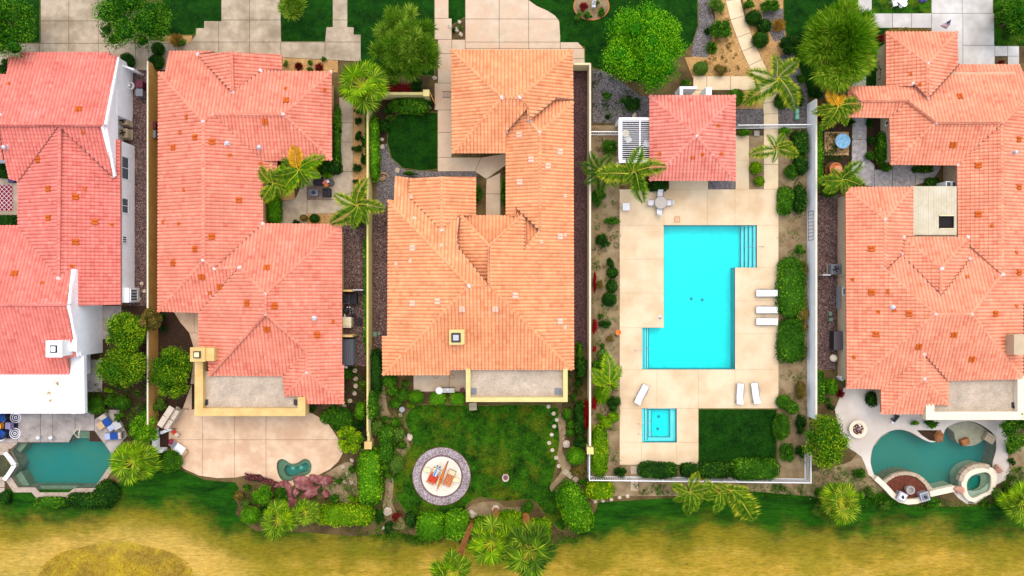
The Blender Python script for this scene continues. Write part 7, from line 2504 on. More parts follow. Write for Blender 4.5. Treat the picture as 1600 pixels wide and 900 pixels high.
for i in range(7):
 MB().box((-0.66 + i * 0.22, 0, 1.53 + 0.004 * (i % 2)), (0.2, 2.5, 0.06)).build('roof_panel', M_SHED, q, local=True)
p = at(539, 572)
tag(MB().beam((p.x - 0.4, p.y + 0.1, 0.5), (p.x + 0.35, p.y - 0.1, 0.4), 0.2, 0.12).build('hose_bundle', M_METAL), 'pale bundle below the small grey shed', 'bundle')

# stepping stones
stone_proto = {}


def stone(px, py, w, label, shape='round', m=None, group='stepping stones', rz=None, name='stepping_stone'):
 p = at(px, py)
 mb = MB()
 if shape == 'round':
  mb.lathe((0, 0, 0), [(w, 0), (w, 0.05), (w * 0.93, 0.065)], 14, 1, rnd.uniform(0.88, 1.06))
 else:
  mb.box((0, 0, 0.03), (w * 1.8, w * 1.8, 0.06), 0, 0.96)
 o = mb.build(name, m or M_STONE, local=True)
 o.location = (p.x, p.y, 0.03)
 o.rotation_euler = (0, 0, rnd.uniform(-0.3, 0.3) if rz is None else rz)
 return tag(o, label, 'stepping stone', group)


M_STONEDARK = mat('brownish_paver', L(150, 124, 108), L(122, 98, 84), scale=3, bump=0.3, bscale=14)
ords = ['first', 'second', 'third', 'fourth', 'fifth', 'sixth', 'seventh', 'eighth', 'ninth', 'tenth', 'eleventh', 'twelfth', 'thirteenth', 'fourteenth', 'fifteenth']
for i, (x, y) in enumerate([(546, 348), (549, 356), (554, 364.5), (558.5, 375), (559.5, 386), (560.5, 396.5), (561, 407), (561, 416.5), (561.5, 426), (562, 436.5), (569, 461), (570, 473), (570, 485.5), (570, 498), (570, 513)]):
 stone(x, y, 0.17, ords[i] + ' square stone from the top of the gravel side yard path', 'sq', M_STONEDARK, 'square stones in the gravel side yard')
for i, (x, y) in enumerate([(555, 579), (556, 592), (556, 603), (554, 614.5), (547, 626), (538, 635), (527, 641), (517.5, 647)]):
 stone(x, y, 0.23, ords[i] + ' round stone from the top of the curving path below the grey shed', 'round', M_STONE if i != 6 else M_TERRA, 'round stones below the grey shed')
for i, (x, y) in enumerate([(857, 635), (865, 646), (870, 656), (866, 666), (862, 679), (858, 692), (863, 703), (869, 715), (873, 728)]):
 stone(x, y, 0.2, ords[i] + ' pale round stone from the top along the right lawn edge', 'round', M_BOULDER, 'round stones along the back lawn')
for i, (x, y, m_) in enumerate([(884, 737.5, 0), (891, 743, 0), (899, 749, 0), (905, 758, 1), (911, 766, 1), (917, 774, 1)]):
 stone(x, y, 0.3, ords[i] + ' square paver from the top left of the diagonal row by the fence corner', 'sq', M_STONEDARK if m_ else M_STONE, 'diagonal pavers by the fence corner', rz=-0.7)
for i, (x, y) in enumerate([(930, 783), (942, 782), (955, 780), (968, 777), (980.5, 775)]):
 stone(x, y, 0.19, ords[i] + ' round stone from the left in the row below the picket fence', 'round', M_BOULDER, 'round stones below the picket fence')
for i, (x, y) in enumerate([(536, 729), (541, 741), (538, 753), (550, 753)]):
 stone(x, y, 0.2, ords[i] + ' square stone from the top on the bare slope by the pink patio', 'sq', M_STONE, 'square stones on the bare slope', rz=0.4)
for i, (x, y) in enumerate([(218, 467), (226, 455), (222, 443)]):
 stone(x, y, 0.19, ords[i] + ' round stone from the bottom in the gravel beside the white bay window', 'round', M_BOULDER, 'round stones by the white bay window')
stone(739, 635, 0.42, 'wide flat stone step under the yellow parapet', 'sq', M_CONC, 'stone steps', name='stone_step')
stone(621, 266, 0.24, 'square stone in the gravel at the foot of the oval lawn', 'sq', M_STONE, 'stone steps')
stone(626, 648, 0.2, 'small square stone below the buried pot', 'sq', M_STONE, 'stone steps')


def boulder(px, py, rx, ry, label, m=None, seed=0, rz=0.0, h=None, cat='boulder', group='boulders', name='boulder', z=0.02):
 p = at(px, py)
 mb = MB().blob((0, 0, 0), (rx / PPM, ry / PPM, h or 0.7 * min(rx, ry) / PPM), seed, 12, 8, 0.22)
 o = mb.build(name, m or M_BOULDER, local=True)
 o.location = (p.x, p.y, z + 0.3 * (h or 0.7 * min(rx, ry) / PPM))
 o.rotation_euler = (0, 0, -math.radians(rz))
 return tag(o, label, cat, group)


for i, (x, y, a, b2, lab) in enumerate([(640, 683, 5, 6, 'pale wedge boulder beside the curve of the dirt path'), (606, 798, 7, 7, 'pale round boulder on the dirt path near the golf course'), (738, 803, 8, 6, 'pale boulder left of the palm trunks'),
(775, 795, 6, 6, 'white boulder at the foot of the middle tall palm'), (821, 802, 7, 6, 'pale boulder at the foot of the rightmost tall palm'), (872, 769, 7, 4, 'pale slab boulder at the tip of the dirt path by the oval hedge'),
(885, 694, 6, 6, 'cream boulder left of the cream wall pier'), (597, 230, 4, 4, 'round white stone left of the oval lawn'), (597, 218, 3, 3, 'small white stone above the round white stone'),
(671, 168, 3, 3, 'small white stone by the ochre gate'), (679, 122, 4, 3, 'white stones beside the walkway under the olive tree'), (714, 47, 4, 4, 'grey boulder in the stone triangle bed'), (720, 54, 4, 3, 'blue grey boulder in the stone triangle bed'),
(703, 42, 3, 3, 'pale stone at the top of the triangle bed'), (718, 35, 3, 3, 'brown stone in the triangle bed'), (991, 181, 5, 3, 'white stone in the grey gravel above the pergola'), (600, 824, 4, 2, 'flat pale stone at the bottom of the dirt path'), (550, 719, 3, 4, 'small pale stone on the bare slope')]):
 boulder(x, y, a, b2, lab, seed=20 + i, rz=20 * i)
 # curled dry agave ornament in the gravel
p = at(598, 277)
mb = MB()
for k in range(5):
 mb.tube([(p.x + (0.55 - 0.1 * k) * math.cos(a), p.y + (0.42 - 0.075 * k) * math.sin(a), 0.1 + 0.05 * k) for a in [k + j * 0.4 for j in range(11)]], 0.06, 6, 0.03)
tag(mb.build('driftwood', mat('bleached_wood', L(214, 176, 126), L(170, 124, 78), scale=5)), 'coiled piece of pale driftwood on the gravel beside the yellow wall', 'driftwood')

# red rock garden
for i, (x, y, a, b2, r, lab) in enumerate([(474, 753, 16, 12, 20, 'largest red rock slab just below the small pond'), (452, 767, 7, 17, -12, 'upright long red rock left of the largest slab'), (484, 771, 19, 8, -35, 'long red rock running diagonally below the largest slab'),
(496, 748, 14, 7, 15, 'flat red rock at the right of the largest slab'), (511, 750, 8, 9, 30, 'separate red rock on the bare slope'), (510, 771, 6, 7, 0, 'small dark red rock above the lime hedge'), (456, 787, 10, 6, -40, 'red rock at the foot of the diagonal rock'),
(428, 786, 8, 6, 40, 'red rock below the dark round shrub'), (438, 756, 11, 4, -20, 'thin red rock along the patio edge'), (463, 768, 5, 6, 0, 'small red rock in the middle of the rock garden')]):
 boulder(x, y, a, b2, lab, M_REDROCK, 60 + i, r, 0.45, 'rock', 'red rocks of the pond waterfall', 'red_rock')

 # swing bench, chairs on the pink patio
q = tag(empty('swing_bench', at(276, 648), math.radians(57)), 'canopied swing bench with pale canvas roof under the glossy tree', 'swing')
M_CANVAS = mat('pale_canvas', L(226, 208, 184), L(206, 188, 164), scale=3, rough=0.95)
MB().box((0, 0.22, 1.75), (2.2, 0.62, 0.03)).build('canopy', M_CANVAS, q, local=True)
MB().beam((-1.1, -0.32, 1.6), (1.1, -0.32, 1.6), 0.45, 0.03).build('canopy_panel', M_CANVAS, q, local=True)
f = MB()
for s in (-1, 1):
 f.tube([(s * 1.15, -0.75, 0), (s * 1.1, -0.1, 1.78), (s * 1.15, 0.75, 0)], 0.035, 6)
 f.tube([(s * 1.1, -0.55, 1.62), (s * 1.1, 0.55, 1.76)], 0.03, 6)
f.tube([(-1.1, -0.1, 1.8), (1.1, -0.1, 1.8)], 0.035, 6)
f.tube([(0, -0.52, 1.64), (0, 0.55, 1.79)], 0.03, 6)
f.build('frame', flat('bronze_frame', L(110, 92, 78)), q, local=True)
MB().box((0, 0, 0.45), (1.8, 0.55, 0.12)).build('seat', M_CANVAS, q, local=True)
MB().beam((-0.9, -0.32, 0.7), (0.9, -0.32, 0.7), 0.1, 0.5).build('backrest', M_CANVAS, q, local=True)

q = tag(empty('lounge_chair', at(281, 699), math.radians(-40)), 'chaise chair draped with a white towel at the left edge of the pink patio', 'chair')
MB().box((0, 0, 0.3), (1.9, 0.72, 0.12)).build('frame', flat('tan_wicker', L(200, 164, 120)), q, local=True)
MB().box((0.15, 0.05, 0.38), (1.0, 0.82, 0.05), 0.1).build('towel', M_WHITECLOTH, q, local=True)
MB().box((-0.55, 0.0, 0.42), (0.45, 0.6, 0.14)).build('cushion', M_GREYBOX, q, local=True)
MB().blob((-0.9, 0.1, 0.45), (0.28, 0.28, 0.14), 5, 8, 6).build('pillow', flat('plum_cloth', L(150, 40, 84), rough=0.9), q, local=True)
for x in (-0.8, 0.8):
 for s in (-1, 1):
  MB().box((x, s * 0.3, 0.13), (0.08, 0.08, 0.26)).build('leg', M_WOOD, q, local=True)
q = tag(empty('patio_board', at(262, 672), math.radians(22)), 'long white folded board leaning below the swing bench', 'board')
MB().box((0, 0, 0.35), (1.15, 0.3, 0.08)).box((-0.1, 0.02, 0.42), (0.9, 0.12, 0.05)).build('panel', M_METAL, q, local=True)
q = tag(empty('folding_stool', at(277, 676), math.radians(-45)), 'small red and grey folding stool below the swing bench', 'stool')
MB().box((-0.2, 0, 0.4), (0.4, 0.4, 0.05)).build('seat', M_REDCLOTH, q, local=True)
MB().box((0.2, 0, 0.405), (0.36, 0.4, 0.05)).build('shelf', M_CANVAS, q, local=True)
for x in (-0.35, 0.35):
 for s in (-1, 1):
  MB().box((x, s * 0.17, 0.19), (0.04, 0.04, 0.38)).build('leg', M_DARKMETAL, q, local=True)

  # courtyard lounge set on its square of stone tiles
q = struct(empty('paver_square', at(493, 301, 0.05)))
for i in range(3):
 for j in range(3):
  c = at(484.5 + i * 8.6, 293.5 + j * 7.6)
  MB().box((c.x, c.y, 0.065), (0.5, 0.44, 0.03)).build('stone_tile', M_STONEDARK, q)
q = tag(empty('fire_table', at(492, 302, 0.08)), 'rectangular grey glass topped table on the courtyard stone tiles', 'table')
MB().box((0, 0, 0.42), (0.85, 0.62, 0.06)).build('tabletop', flat('smoky_glass', L(112, 120, 140), rough=0.15, spec=0.6), q, local=True)
MB().blob((0, 0.02, 0.5), (0.2, 0.16, 0.1), 4, 8, 6).build('ornament', M_DARKMETAL, q, local=True)
for x in (-0.36, 0.36):
 for s in (-1, 1):
  MB().box((x, s * 0.24, 0.2), (0.07, 0.07, 0.4)).build('leg', M_BLACK, q, local=True)
for x, y, a, lab in ((499, 284, -90, 'black cushioned armchair above the smoky table'), (512, 302, 180, 'black cushioned armchair right of the smoky table')):
 q = tag(empty('armchair', at(x, y, 0.08), math.radians(a)), lab, 'armchair', 'black courtyard armchairs')
 MB().box((0.05, 0, 0.3), (0.7, 0.62, 0.28)).build('seat', M_BLACK, q, local=True)
 MB().box((-0.34, 0, 0.45), (0.14, 0.8, 0.7)).build('backrest', M_BLACK, q, local=True)
 for s in (-1, 1):
  MB().box((0.03, s * 0.37, 0.36), (0.66, 0.1, 0.5)).build('armrest', M_BLACK, q, local=True)
q = tag(empty('flower_pot', at(511, 288, 0.06)), 'pot of pink and orange flowers between the black armchairs', 'flower pot')
MB().lathe((0, 0, 0), [(0.2, 0), (0.28, 0.35), (0.24, 0.36)], 12).build('pot', M_TERRA, q, local=True)
for i, (dx, dy, m_) in enumerate(((0, 0.17, flat('pink_bloom', L(240, 130, 120))), (0.02, -0.16, flat('orange_bloom', L(250, 140, 20))), (0.18, 0.2, M_WHITECLOTH), (-0.16, 0.05, flat('pink_bloom', L(240, 130, 120))))):
 MB().blob((dx, dy, 0.48), (0.17, 0.17, 0.12), 30 + i, 9, 6, 0.4).build('bloom', m_, q, local=True)
p = at(519, 286, 0)
tag(MB().lathe((p.x, p.y, 0.05), [(0.2, 0), (0.3, 0.2), (0.3, 0.45), (0.26, 0.46), (0.24, 0.36)], 14).build('round_planter', flat('slate_pot', L(84, 80, 78))), 'dark round planter beside the pot of flowers', 'planter')

# barbecue of the apricot roofed house
q = tag(empty('barbecue', at(698, 608, 0.05)), 'long steel barbecue counter on the small patio', 'barbecue')
MB().box((0.0, 0, 0.42), (1.55, 0.42, 0.84)).build('counter', M_GREYBOX, q, local=True)
MB().box((0.08, 0, 0.86), (1.5, 0.44, 0.05)).build('worktop', flat('granite_top', L(196, 196, 180)), q, local=True)
MB().lathe((0.15, 0, 0.885), [(0.17, 0.0), (0.17, 0.02), (0.1, 0.03)], 14).build('burner', M_STEEL, q, local=True)
MB().lathe((0.5, 0, 0.885), [(0.1, 0.0), (0.1, 0.02)], 10).build('sink', M_STEEL, q, local=True)
p = at(688, 608)
tag(MB().lathe((p.x, p.y, 0.05), [(0.06, 0), (0.06, 0.88), (0.34, 0.9), (0.36, 0.96), (0.3, 1.02), (0.1, 1.04)], 20).build('round_side_table', M_WHITECLOTH), 'round white topped side table beside the barbecue counter', 'side table')
p = at(723, 609)
mb = MB().lathe((p.x, p.y, 0.05), [(0.2, 0), (0.28, 0.4), (0.24, 0.42)], 12)
tag(mb.build('garden_urn', flat('rust_urn', L(96, 44, 40))), 'dark rust coloured urn between the barbecue and the yellow parapet', 'urn')
q = MB()
for k in range(2):
 c = at(708 - 26 * k, 587 - 1 * k)
 q.tube([(c.x + 0.22 * math.cos(a * 0.5), c.y + 0.2 * math.sin(a * 0.5), 0.9) for a in range(13)], 0.02, 5)
tag(q.build('wind_chime', flat('rust_iron', L(130, 60, 40))), 'rusty iron hoops hanging at the notch of the apricot eaves', 'ornament')
p = at(629, 639)
mb = MB().lathe((p.x, p.y, 0.02), [(0.2, 0), (0.27, 0.3), (0.27, 0.36), (0.22, 0.36), (0.2, 0.25)], 14)
tag(mb.build('buried_pot', flat('grey_ceramic', L(176, 178, 176))), 'grey ceramic pot on the dirt path below the round bright shrub', 'pot')

# round seating pad
c = at(690, 744)
q = struct(empty('seating_pad', (c.x, c.y, 0)))
R0, R1_, R2_ = 45 / PPM, 33.5 / PPM, 31 / PPM
ci = lambda r: [(c.x + r * math.cos(2 * math.pi * i / 56), c.y + r * math.sin(2 * math.pi * i / 56)) for i in range(56)]
MB().sheet(ci(R0), 0.0, 0.06, [ci(R1_)]).build('gravel_ring', gravel_mat('lilac_gravel', [L(150, 128, 128), L(196, 180, 184), L(222, 214, 214), L(168, 146, 148), L(128, 104, 104)], 16, 0.6), q)
MB().sheet(ci(R1_ - 0.002), 0.0, 0.09, [ci(R2_)]).build('edging_ring', flat('mauve_edging', L(128, 98, 100), rough=0.9), q)
MB().sheet(ci(R2_ - 0.002), 0.0, 0.07).build('pad', mat('pad_cream', L(255, 246, 226), L(248, 236, 212), scale=1), q)
MB().sheet(ci(R0 + 0.05), 0.0, 0.07, [ci(R0 + 0.002)]).build('outer_edging', flat('rust_edging', L(124, 74, 60), rough=0.9), q)


def steamer(label, px, py, rz, towel):
 root = tag(empty('wooden_lounger', at(px, py, 0) + Vector((0, 0, 0.07)), rz), label, 'lounger', 'wooden loungers on the round pad')
 M_TEAK = mat('teak_orange', L(236, 130, 34), L(206, 100, 22), scale=6, rough=0.6)
 f = MB()
 for s in (-1, 1):
  f.box((0, s * 0.34, 0.3), (1.7, 0.06, 0.08))
 f.build('frame', M_TEAK, root, local=True)
 for i in range(5):
  MB().box((-0.25, -0.26 + i * 0.13, 0.36), (1.15, 0.085, 0.03)).build('slat', M_TEAK, root, local=True)
 MB().beam((0.36, 0, 0.38), (0.9, 0, 0.62), 0.66, 0.06).build('backrest', M_CREAM, root, local=True)
 MB().tube([(0.9, -0.34, 0.64), (0.9, 0.34, 0.64)], 0.025, 6).build('head_rail', M_DARKMETAL, root, local=True)
 for x in (-0.7, 0.5):
  for s in (-1, 1):
   MB().box((x, s * 0.34, 0.13), (0.06, 0.06, 0.26)).build('leg', M_TEAK, root, local=True)
 return root


steamer('wooden lounger with orange slats at the right of the round pad', 703, 745, math.radians(67), None)
steamer('wooden lounger under red and blue towels at the left of the round pad', 678, 742, math.radians(62), None)
q = tag(empty('beach_towel', at(677, 748, 0.5), math.radians(62)), 'red towel spread on the left wooden lounger', 'towel')
MB().box((0, 0, 0), (0.75, 0.8, 0.05), 0.1).blob((-0.05, 0.25, 0.03), (0.35, 0.22, 0.08), 3, 9, 6, 0.3).blob((0.1, -0.25, 0.03), (0.3, 0.16, 0.08), 8, 9, 6, 0.3).build('cloth', M_REDCLOTH, q, local=True)
q = tag(empty('rolled_towel', at(682, 737, 0.62), math.radians(66)), 'pale blue and white striped towel across the left wooden lounger', 'towel')
MB().box((0, 0, 0), (0.95, 0.36, 0.1)).build('cloth', flat('pale_blue_cloth', L(170, 200, 236), rough=0.9), q, local=True)
MB().box((-0.05, 0.06, 0.055), (0.8, 0.07, 0.012)).build('stripe', flat('mid_blue_cloth', L(60, 100, 190), rough=0.9), q, local=True)
MB().box((-0.05, -0.08, 0.055), (0.8, 0.05, 0.012)).build('stripe', M_WHITECLOTH, q, local=True)
for s in (-1, 1):
 MB().blob((0.55, s * 0.12, 0.0), (0.09, 0.08, 0.08), 9, 8, 6).build('tassel', M_BLACK, q, local=True)
q = tag(empty('closed_umbrella', at(690, 746, 1.2), math.radians(70)), 'closed orange parasol lying slanted between the wooden loungers', 'umbrella')
uv_ = MB()
for i in range(6):
 a = i * math.pi / 3
 for s0, s1 in ((-1.6, 0.0), (0.0, 1.75)):
  pass
uv_.tube([(1.8, 0, 0.2), (1.2, 0, 0.15), (0.3, 0, 0.05), (-0.05, 0, 0.0)], 0.012, 6, 0.2)
uv_.tube([(-1.5, 0, -0.3), (-0.9, 0.0, -0.2), (-0.2, 0, -0.05)], 0.015, 6, 0.17)
uv_.build('canopy', M_ORANGECLOTH, q, local=True)
MB().beam((1.75, -0.07, 0.2), (0.1, -0.1, 0.1), 0.1, 0.06).build('fold', flat('grey_fold', L(112, 100, 84), rough=0.9), q, local=True)
MB().tube([(-0.1, 0, -0.1), (-0.1, 0, -1.1)], 0.03, 8).build('pole', M_WOOD, q, local=True)
p = at(688, 750)
q = tag(empty('snack_table', (p.x, p.y, 0.07)), 'low cream side table between the two wooden loungers', 'side table')
MB().box((0, 0, 0.4), (0.36, 0.75, 0.05), -0.3).build('tabletop', M_CREAM, q, local=True)
for a in range(4):
 MB().box((0.12 * (1 if a % 2 else -1), 0.26 * (1 if a > 1 else -1), 0.19), (0.04, 0.04, 0.38)).build('leg', M_WOOD, q, local=True)
for x, y, a, lab in ((668, 733, 8, 'small cream stool beside the left wooden lounger'), (713, 749, 10, 'small cream stool beside the right wooden lounger')):
 q = tag(empty('low_stool', at(x, y, 0.07), math.radians(-a)), lab, 'stool')
 MB().box((0, 0, 0.3), (0.62, 0.36, 0.05)).build('seat', M_CREAM, q, local=True)
 for s in (-1, 1):
  MB().box((s * 0.25, 0, 0.14), (0.05, 0.3, 0.28)).build('leg', M_WOOD, q, local=True)
p = at(790, 745)
q = tag(empty('lawn_ornament', (p.x, p.y, 0.03)), 'pinkish shell shaped ornament standing in the middle of the back lawn', 'ornament')
MB().lathe((0, 0, 0), [(0.18, 0), (0.3, 0.25), (0.34, 0.4), (0.28, 0.4), (0.16, 0.2)], 12, 1, 1.1).build('bowl', flat('pale_shell', L(232, 206, 196)), q, local=True)
MB().blob((0, 0, 0.32), (0.18, 0.2, 0.12), 6, 8, 6, 0.3).build('filling', flat('mauve_filling', L(140, 80, 84)), q, local=True)
for s in (-1, 1):
 MB().tube([(s * 0.12, 0.28, 0.38), (s * 0.2, 0.42, 0.5)], 0.05, 6, 0.02).build('horn', flat('pale_shell', L(232, 206, 196)), q, local=True)

 # front flower bed with statue
c = at(923, 12)
q = struct(empty('flower_bed_oval', (c.x, c.y, 0)))
MB().sheet(PX(circ(924, 10, 27, 32, 21)), 0.0, 0.05).build('bed_soil', M_SAND, q)
MB().sheet(PX(circ(924, 10, 28.2, 32, 22.2)), 0.0, 0.08, [PX(circ(924, 10, 27, 32, 21))]).build('edging', M_TERRA, q)
p = at(927, 8)
q = tag(empty('garden_statue', (p.x, p.y, 0.05)), 'white statue on a plinth in the oval flower bed', 'statue')
MB().box((0, -0.1, 0.2), (0.34, 0.5, 0.4)).build('plinth', M_WHITE, q, local=True)
MB().lathe((0, 0, 0.4), [(0.17, 0), (0.2, 0.2), (0.12, 0.5), (0.19, 0.8), (0.14, 1.0), (0.06, 1.05), (0.1, 1.15), (0.08, 1.28), (0.02, 1.32)], 12).build('figure', M_WHITE, q, local=True)

# white lawn chairs at the top right, and the flag
for x, y, a, lab in ((1394, 8, 0.3, 'left white wire chair on the small lawn at the top'), (1403, 4, 2.4, 'middle white wire chair on the small lawn at the top')):
 make_chair(lab, at(x, y), a, 'white chairs on the front lawn', M_METAL, M_METAL)
p = at(1407, 10)
tag(MB().lathe((p.x, p.y, 0.02), [(0.2, 0), (0.06, 0.06), (0.06, 0.6), (0.3, 0.62), (0.3, 0.66)], 16).build('bistro_table', M_METAL), 'round white table beside the white wire chairs', 'table')
p = at(1441, 1)
tag(MB().blob((p.x, p.y, 0.2), (0.4, 0.26, 0.3), 12, 10, 7, 0.3).build('flower_clump', flat('violet_bloom', L(96, 84, 176))), 'violet flower clump at the top edge of the small lawn', 'flowers')
q = tag(empty('flag', at(1478, 52, 0)), 'small stars and stripes flag on a pole over the pale driveway', 'flag')
M_FRED = flat('flag_red', L(176, 40, 60), rough=0.9)
M_FNAVY = flat('flag_navy', L(40, 44, 100), rough=0.9)
fl = MB()
A, B, C_, D = at(1486.5, 30, 2.7), at(1484, 39, 2.1), at(1479, 45, 1.9), at(1468.5, 41, 2.3)   # hoist top, hoist bottom, fly bottom, fly top
ns, nf = 13, 10
stars = []
for i in range(ns):
 for j in range(nf):
  def fp(t, s):
   h0 = A.lerp(B, t)
   h1 = D.lerp(C_, t)
   v = h0.lerp(h1, s)
   return v + Vector((0, 0, 0.07 * math.sin(s * 9 + t * 2)))
  fl.mi = 2 if (i < 7 and j < 4) else (0 if i % 2 == 0 else 1)
  fl.add([fp(i / ns, j / nf), fp((i + 1) / ns, j / nf), fp((i + 1) / ns, (j + 1) / nf), fp(i / ns, (j + 1) / nf)], [(0, 1, 2, 3)])
  if i < 7 and j < 4:
   m0 = fp((i + 0.5) / ns, (j + 0.5) / nf) + Vector((0, 0, 0.012))
   fl.mi = 1
   fl.add([m0 + Vector((0.018 * math.cos(k * 1.2566 / 2 + 0.3) * (1 if k % 2 else 0.45), 0.018 * math.sin(k * 1.2566 / 2 + 0.3) * (1 if k % 2 else 0.45), 0)) for k in range(10)], [tuple(range(10))])
fl.build('cloth', [M_FRED, M_WHITECLOTH, M_FNAVY], q)
a = at(1483, 53, 2.3)
MB().tube([(a.x, a.y, 2.2), (A.x, A.y, 2.72)], 0.018, 6).build('pole', M_METAL, q)

# courtyard of the peach roofed house
q = struct(empty('brick_square', at(1307, 224.5, 0)))
MB().sheet(PX(rect(1288, 206, 1326, 243)), 0.0, 0.03).build('mortar_bed', M_SAND, q)
M_BRICK = mat('buff_brick', L(214, 172, 116), L(190, 142, 86), scale=3, c3=L(226, 190, 140), scale2=2, bump=0.3, bscale=16)
for i in range(8):
 for j in range(8):
  x0, y0 = 1288 + i * 4.75, 206 + j * 4.62
  MB().sheet(inset([tuple(v[:2]) for v in PX(rect(x0, y0, x0 + 4.75, y0 + 4.62))], 0.016), 0.0, 0.055 + rnd.uniform(0, 0.012)).build('brick', M_BRICK, q)
p = at(1311, 223)
q = tag(empty('glass_table', (p.x, p.y, 0.06)), 'round blue glass table on the brick square', 'table')
MB().lathe((0, 0, 0.715), [(0.7, 0.0), (0.72, 0.015), (0.7, 0.03)], 28).build('tabletop', mat('blue_glass_top', L(84, 158, 204), L(150, 200, 220), scale=4, rough=0.3), q, local=True)
MB().lathe((0, 0, 0.69), [(0.72, 0.0), (0.745, 0.012), (0.745, 0.036), (0.722, 0.045)], 28).build('rim', M_GREYBOX, q, local=True)
MB().lathe((0, 0, 0), [(0.3, 0), (0.1, 0.1), (0.1, 0.69)], 12).build('pedestal', M_GREYBOX, q, local=True)
p = at(1300, 266)
q = tag(empty('tiered_planter', (p.x, p.y, 0.02)), 'large terracotta pot with a smaller pot inside beside the feather palm', 'pot')
MB().lathe((0, 0, 0), [(0.66, 0), (0.78, 0.1), (0.78, 0.16), (0.7, 0.14), (0.6, 0.06)], 22).build('saucer', flat('dark_terracotta', L(130, 78, 44)), q, local=True)
MB().lathe((0.05, 0, 0.06), [(0.34, 0), (0.58, 0.55), (0.62, 0.6), (0.62, 0.68), (0.52, 0.68), (0.46, 0.55), (0.1, 0.5)], 22).build('pot', M_TERRA, q, local=True)
MB().lathe((0.14, -0.05, 0.5), [(0.2, 0), (0.36, 0.45), (0.3, 0.52), (0.12, 0.58)], 16).build('inner_pot', flat('light_terracotta', L(240, 156, 100)), q, local=True)
MB().lathe((0.16, -0.06, 1.06), [(0.12, 0), (0.12, 0.05), (0.02, 0.06)], 10).build('finial', M_STONE, q, local=True)

# side yard of the peach roofed house
q = tag(empty('storage_chest', at(1303, 531, 0.02)), 'dark storage chest with slatted lid against the beige house wall', 'chest')
MB().box((0, 0, 0.5), (0.9, 1.75, 1.0)).build('body', M_DARKMETAL, q, local=True)
for i in range(5):
 MB().beam((-0.38 + 0.19 * i, -0.9, 1.03 + 0.02 * i), (-0.38 + 0.19 * i, 0.9, 1.03 + 0.02 * i), 0.17, 0.05).build('lid_board', flat('grey_board', L(104, 96, 100)), q, local=True)
p = at(1299.5, 559)
tag(MB().lathe((p.x, p.y, 0.02), [(0.18, 0), (0.22, 0.1), (0.36, 0.3), (0.36, 0.45), (0.22, 0.62), (0.05, 0.66)], 16).build('stone_globe', M_IVORY), 'round white globe on the gravel below the dark chest', 'globe')
box_thing('valve_box', 'upper of two dull green valve boxes beside the beige house wall', 1296, 490, (0.3, 0.4, 0.2), flat('sage_lid', L(120, 146, 124)), 'valve box', group='valve boxes')
box_thing('valve_box', 'lower of two dull green valve boxes beside the beige house wall', 1297, 499, (0.34, 0.34, 0.2), flat('sage_lid', L(120, 146, 124)), 'valve box', group='valve boxes')
a, b = at(1277, 430), at(1288, 430)
tag(MB().beam((a.x, a.y, 0.6), (b.x + 0.1, b.y, 0.6), 0.06, 1.2).build('side_gate', M_METAL), 'thin white gate rail by the slatted top cooling unit', 'gate')
a, b = at(1305, 430), at(1316, 430)
tag(MB().beam((a.x, a.y, 0.9), (b.x, b.y, 0.9), 0.1, 1.6).build('side_gate', M_BEIGE), 'beige gate stub between the cooling unit and the house wall', 'gate')
mb = MB()
for k in range(3):
 mb.tube([(at(1305.5 - 0.6 * k, 0).x, at(0, 446).y, 0.3 + 0.3 * k), (at(1305.5 - 0.6 * k, 0).x, at(0, 482).y, 0.3 + 0.3 * k)], 0.06, 6)
tag(mb.build('pipe_run', M_GREYBOX), 'grey pipes running along the beige house wall', 'pipes')
q = tag(empty('patio_lamp', at(1310, 589, 0)), 'tilted white lamp box at the corner of the beige house', 'lamp')
MB().box((0, 0, 0.5), (0.4, 0.36, 0.9), 0.6).build('body', M_METAL, q, local=True)
MB().box((0, 0, 0.98), (0.3, 0.26, 0.06), 0.6).build('lid', M_GREYBOX, q, local=True)

# fire bowl, grill, pool features of the peach roofed house
p = at(1337, 669)
q = tag(empty('fire_bowl', (p.x, p.y, 0.06)), 'round pale fire bowl filled with dark red lava rock', 'fire bowl')
MB().lathe((0, 0, 0), [(0.7, 0), (0.86, 0.4), (0.88, 0.46), (0.55, 0.46), (0.5, 0.34), (0.3, 0.34)], 28).build('bowl', M_IVORY, q, local=True)
mb = MB()
r2 = random.Random(3)
for i in range(40):
 a, rr = r2.uniform(0, 6.28), 0.48 * math.sqrt(r2.random())
 mb.blob((rr * math.cos(a), rr * math.sin(a), 0.38), (0.09, 0.09, 0.07), i, 6, 4, 0.3)
stuff(mb.build('lava_rock', flat('lava_red', L(104, 42, 40), rough=0.9), q, local=True))
MB().blob((0, 0, 0.44), (0.14, 0.14, 0.08), 2, 8, 5, 0.4).build('burner', M_GREYBOX, q, local=True)
q = tag(empty('scooter', at(1397, 653, 0.06), math.radians(50)), 'small dark wheeled caddy on the pale patio below the roof tip', 'caddy')
MB().box((0, 0, 0.3), (0.7, 0.3, 0.12)).build('body', M_DARKMETAL, q, local=True)
for x in (-0.3, 0.0, 0.3):
 MB().lathe((x, 0, 0.36), [(0.13, 0), (0.13, 0.04), (0.05, 0.06)], 10).build('lens', M_BLACK, q, local=True)
for x in (-0.25, 0.25):
 for s in (-1, 1):
  MB().tube([(x, s * 0.17, 0.1), (x, s * 0.21, 0.1)], 0.1, 10).build('wheel', M_BLACK, q, local=True)
MB().blob((-0.48, 0, 0.3), (0.14, 0.13, 0.12), 3, 8, 6).build('handle', M_METAL, q, local=True)
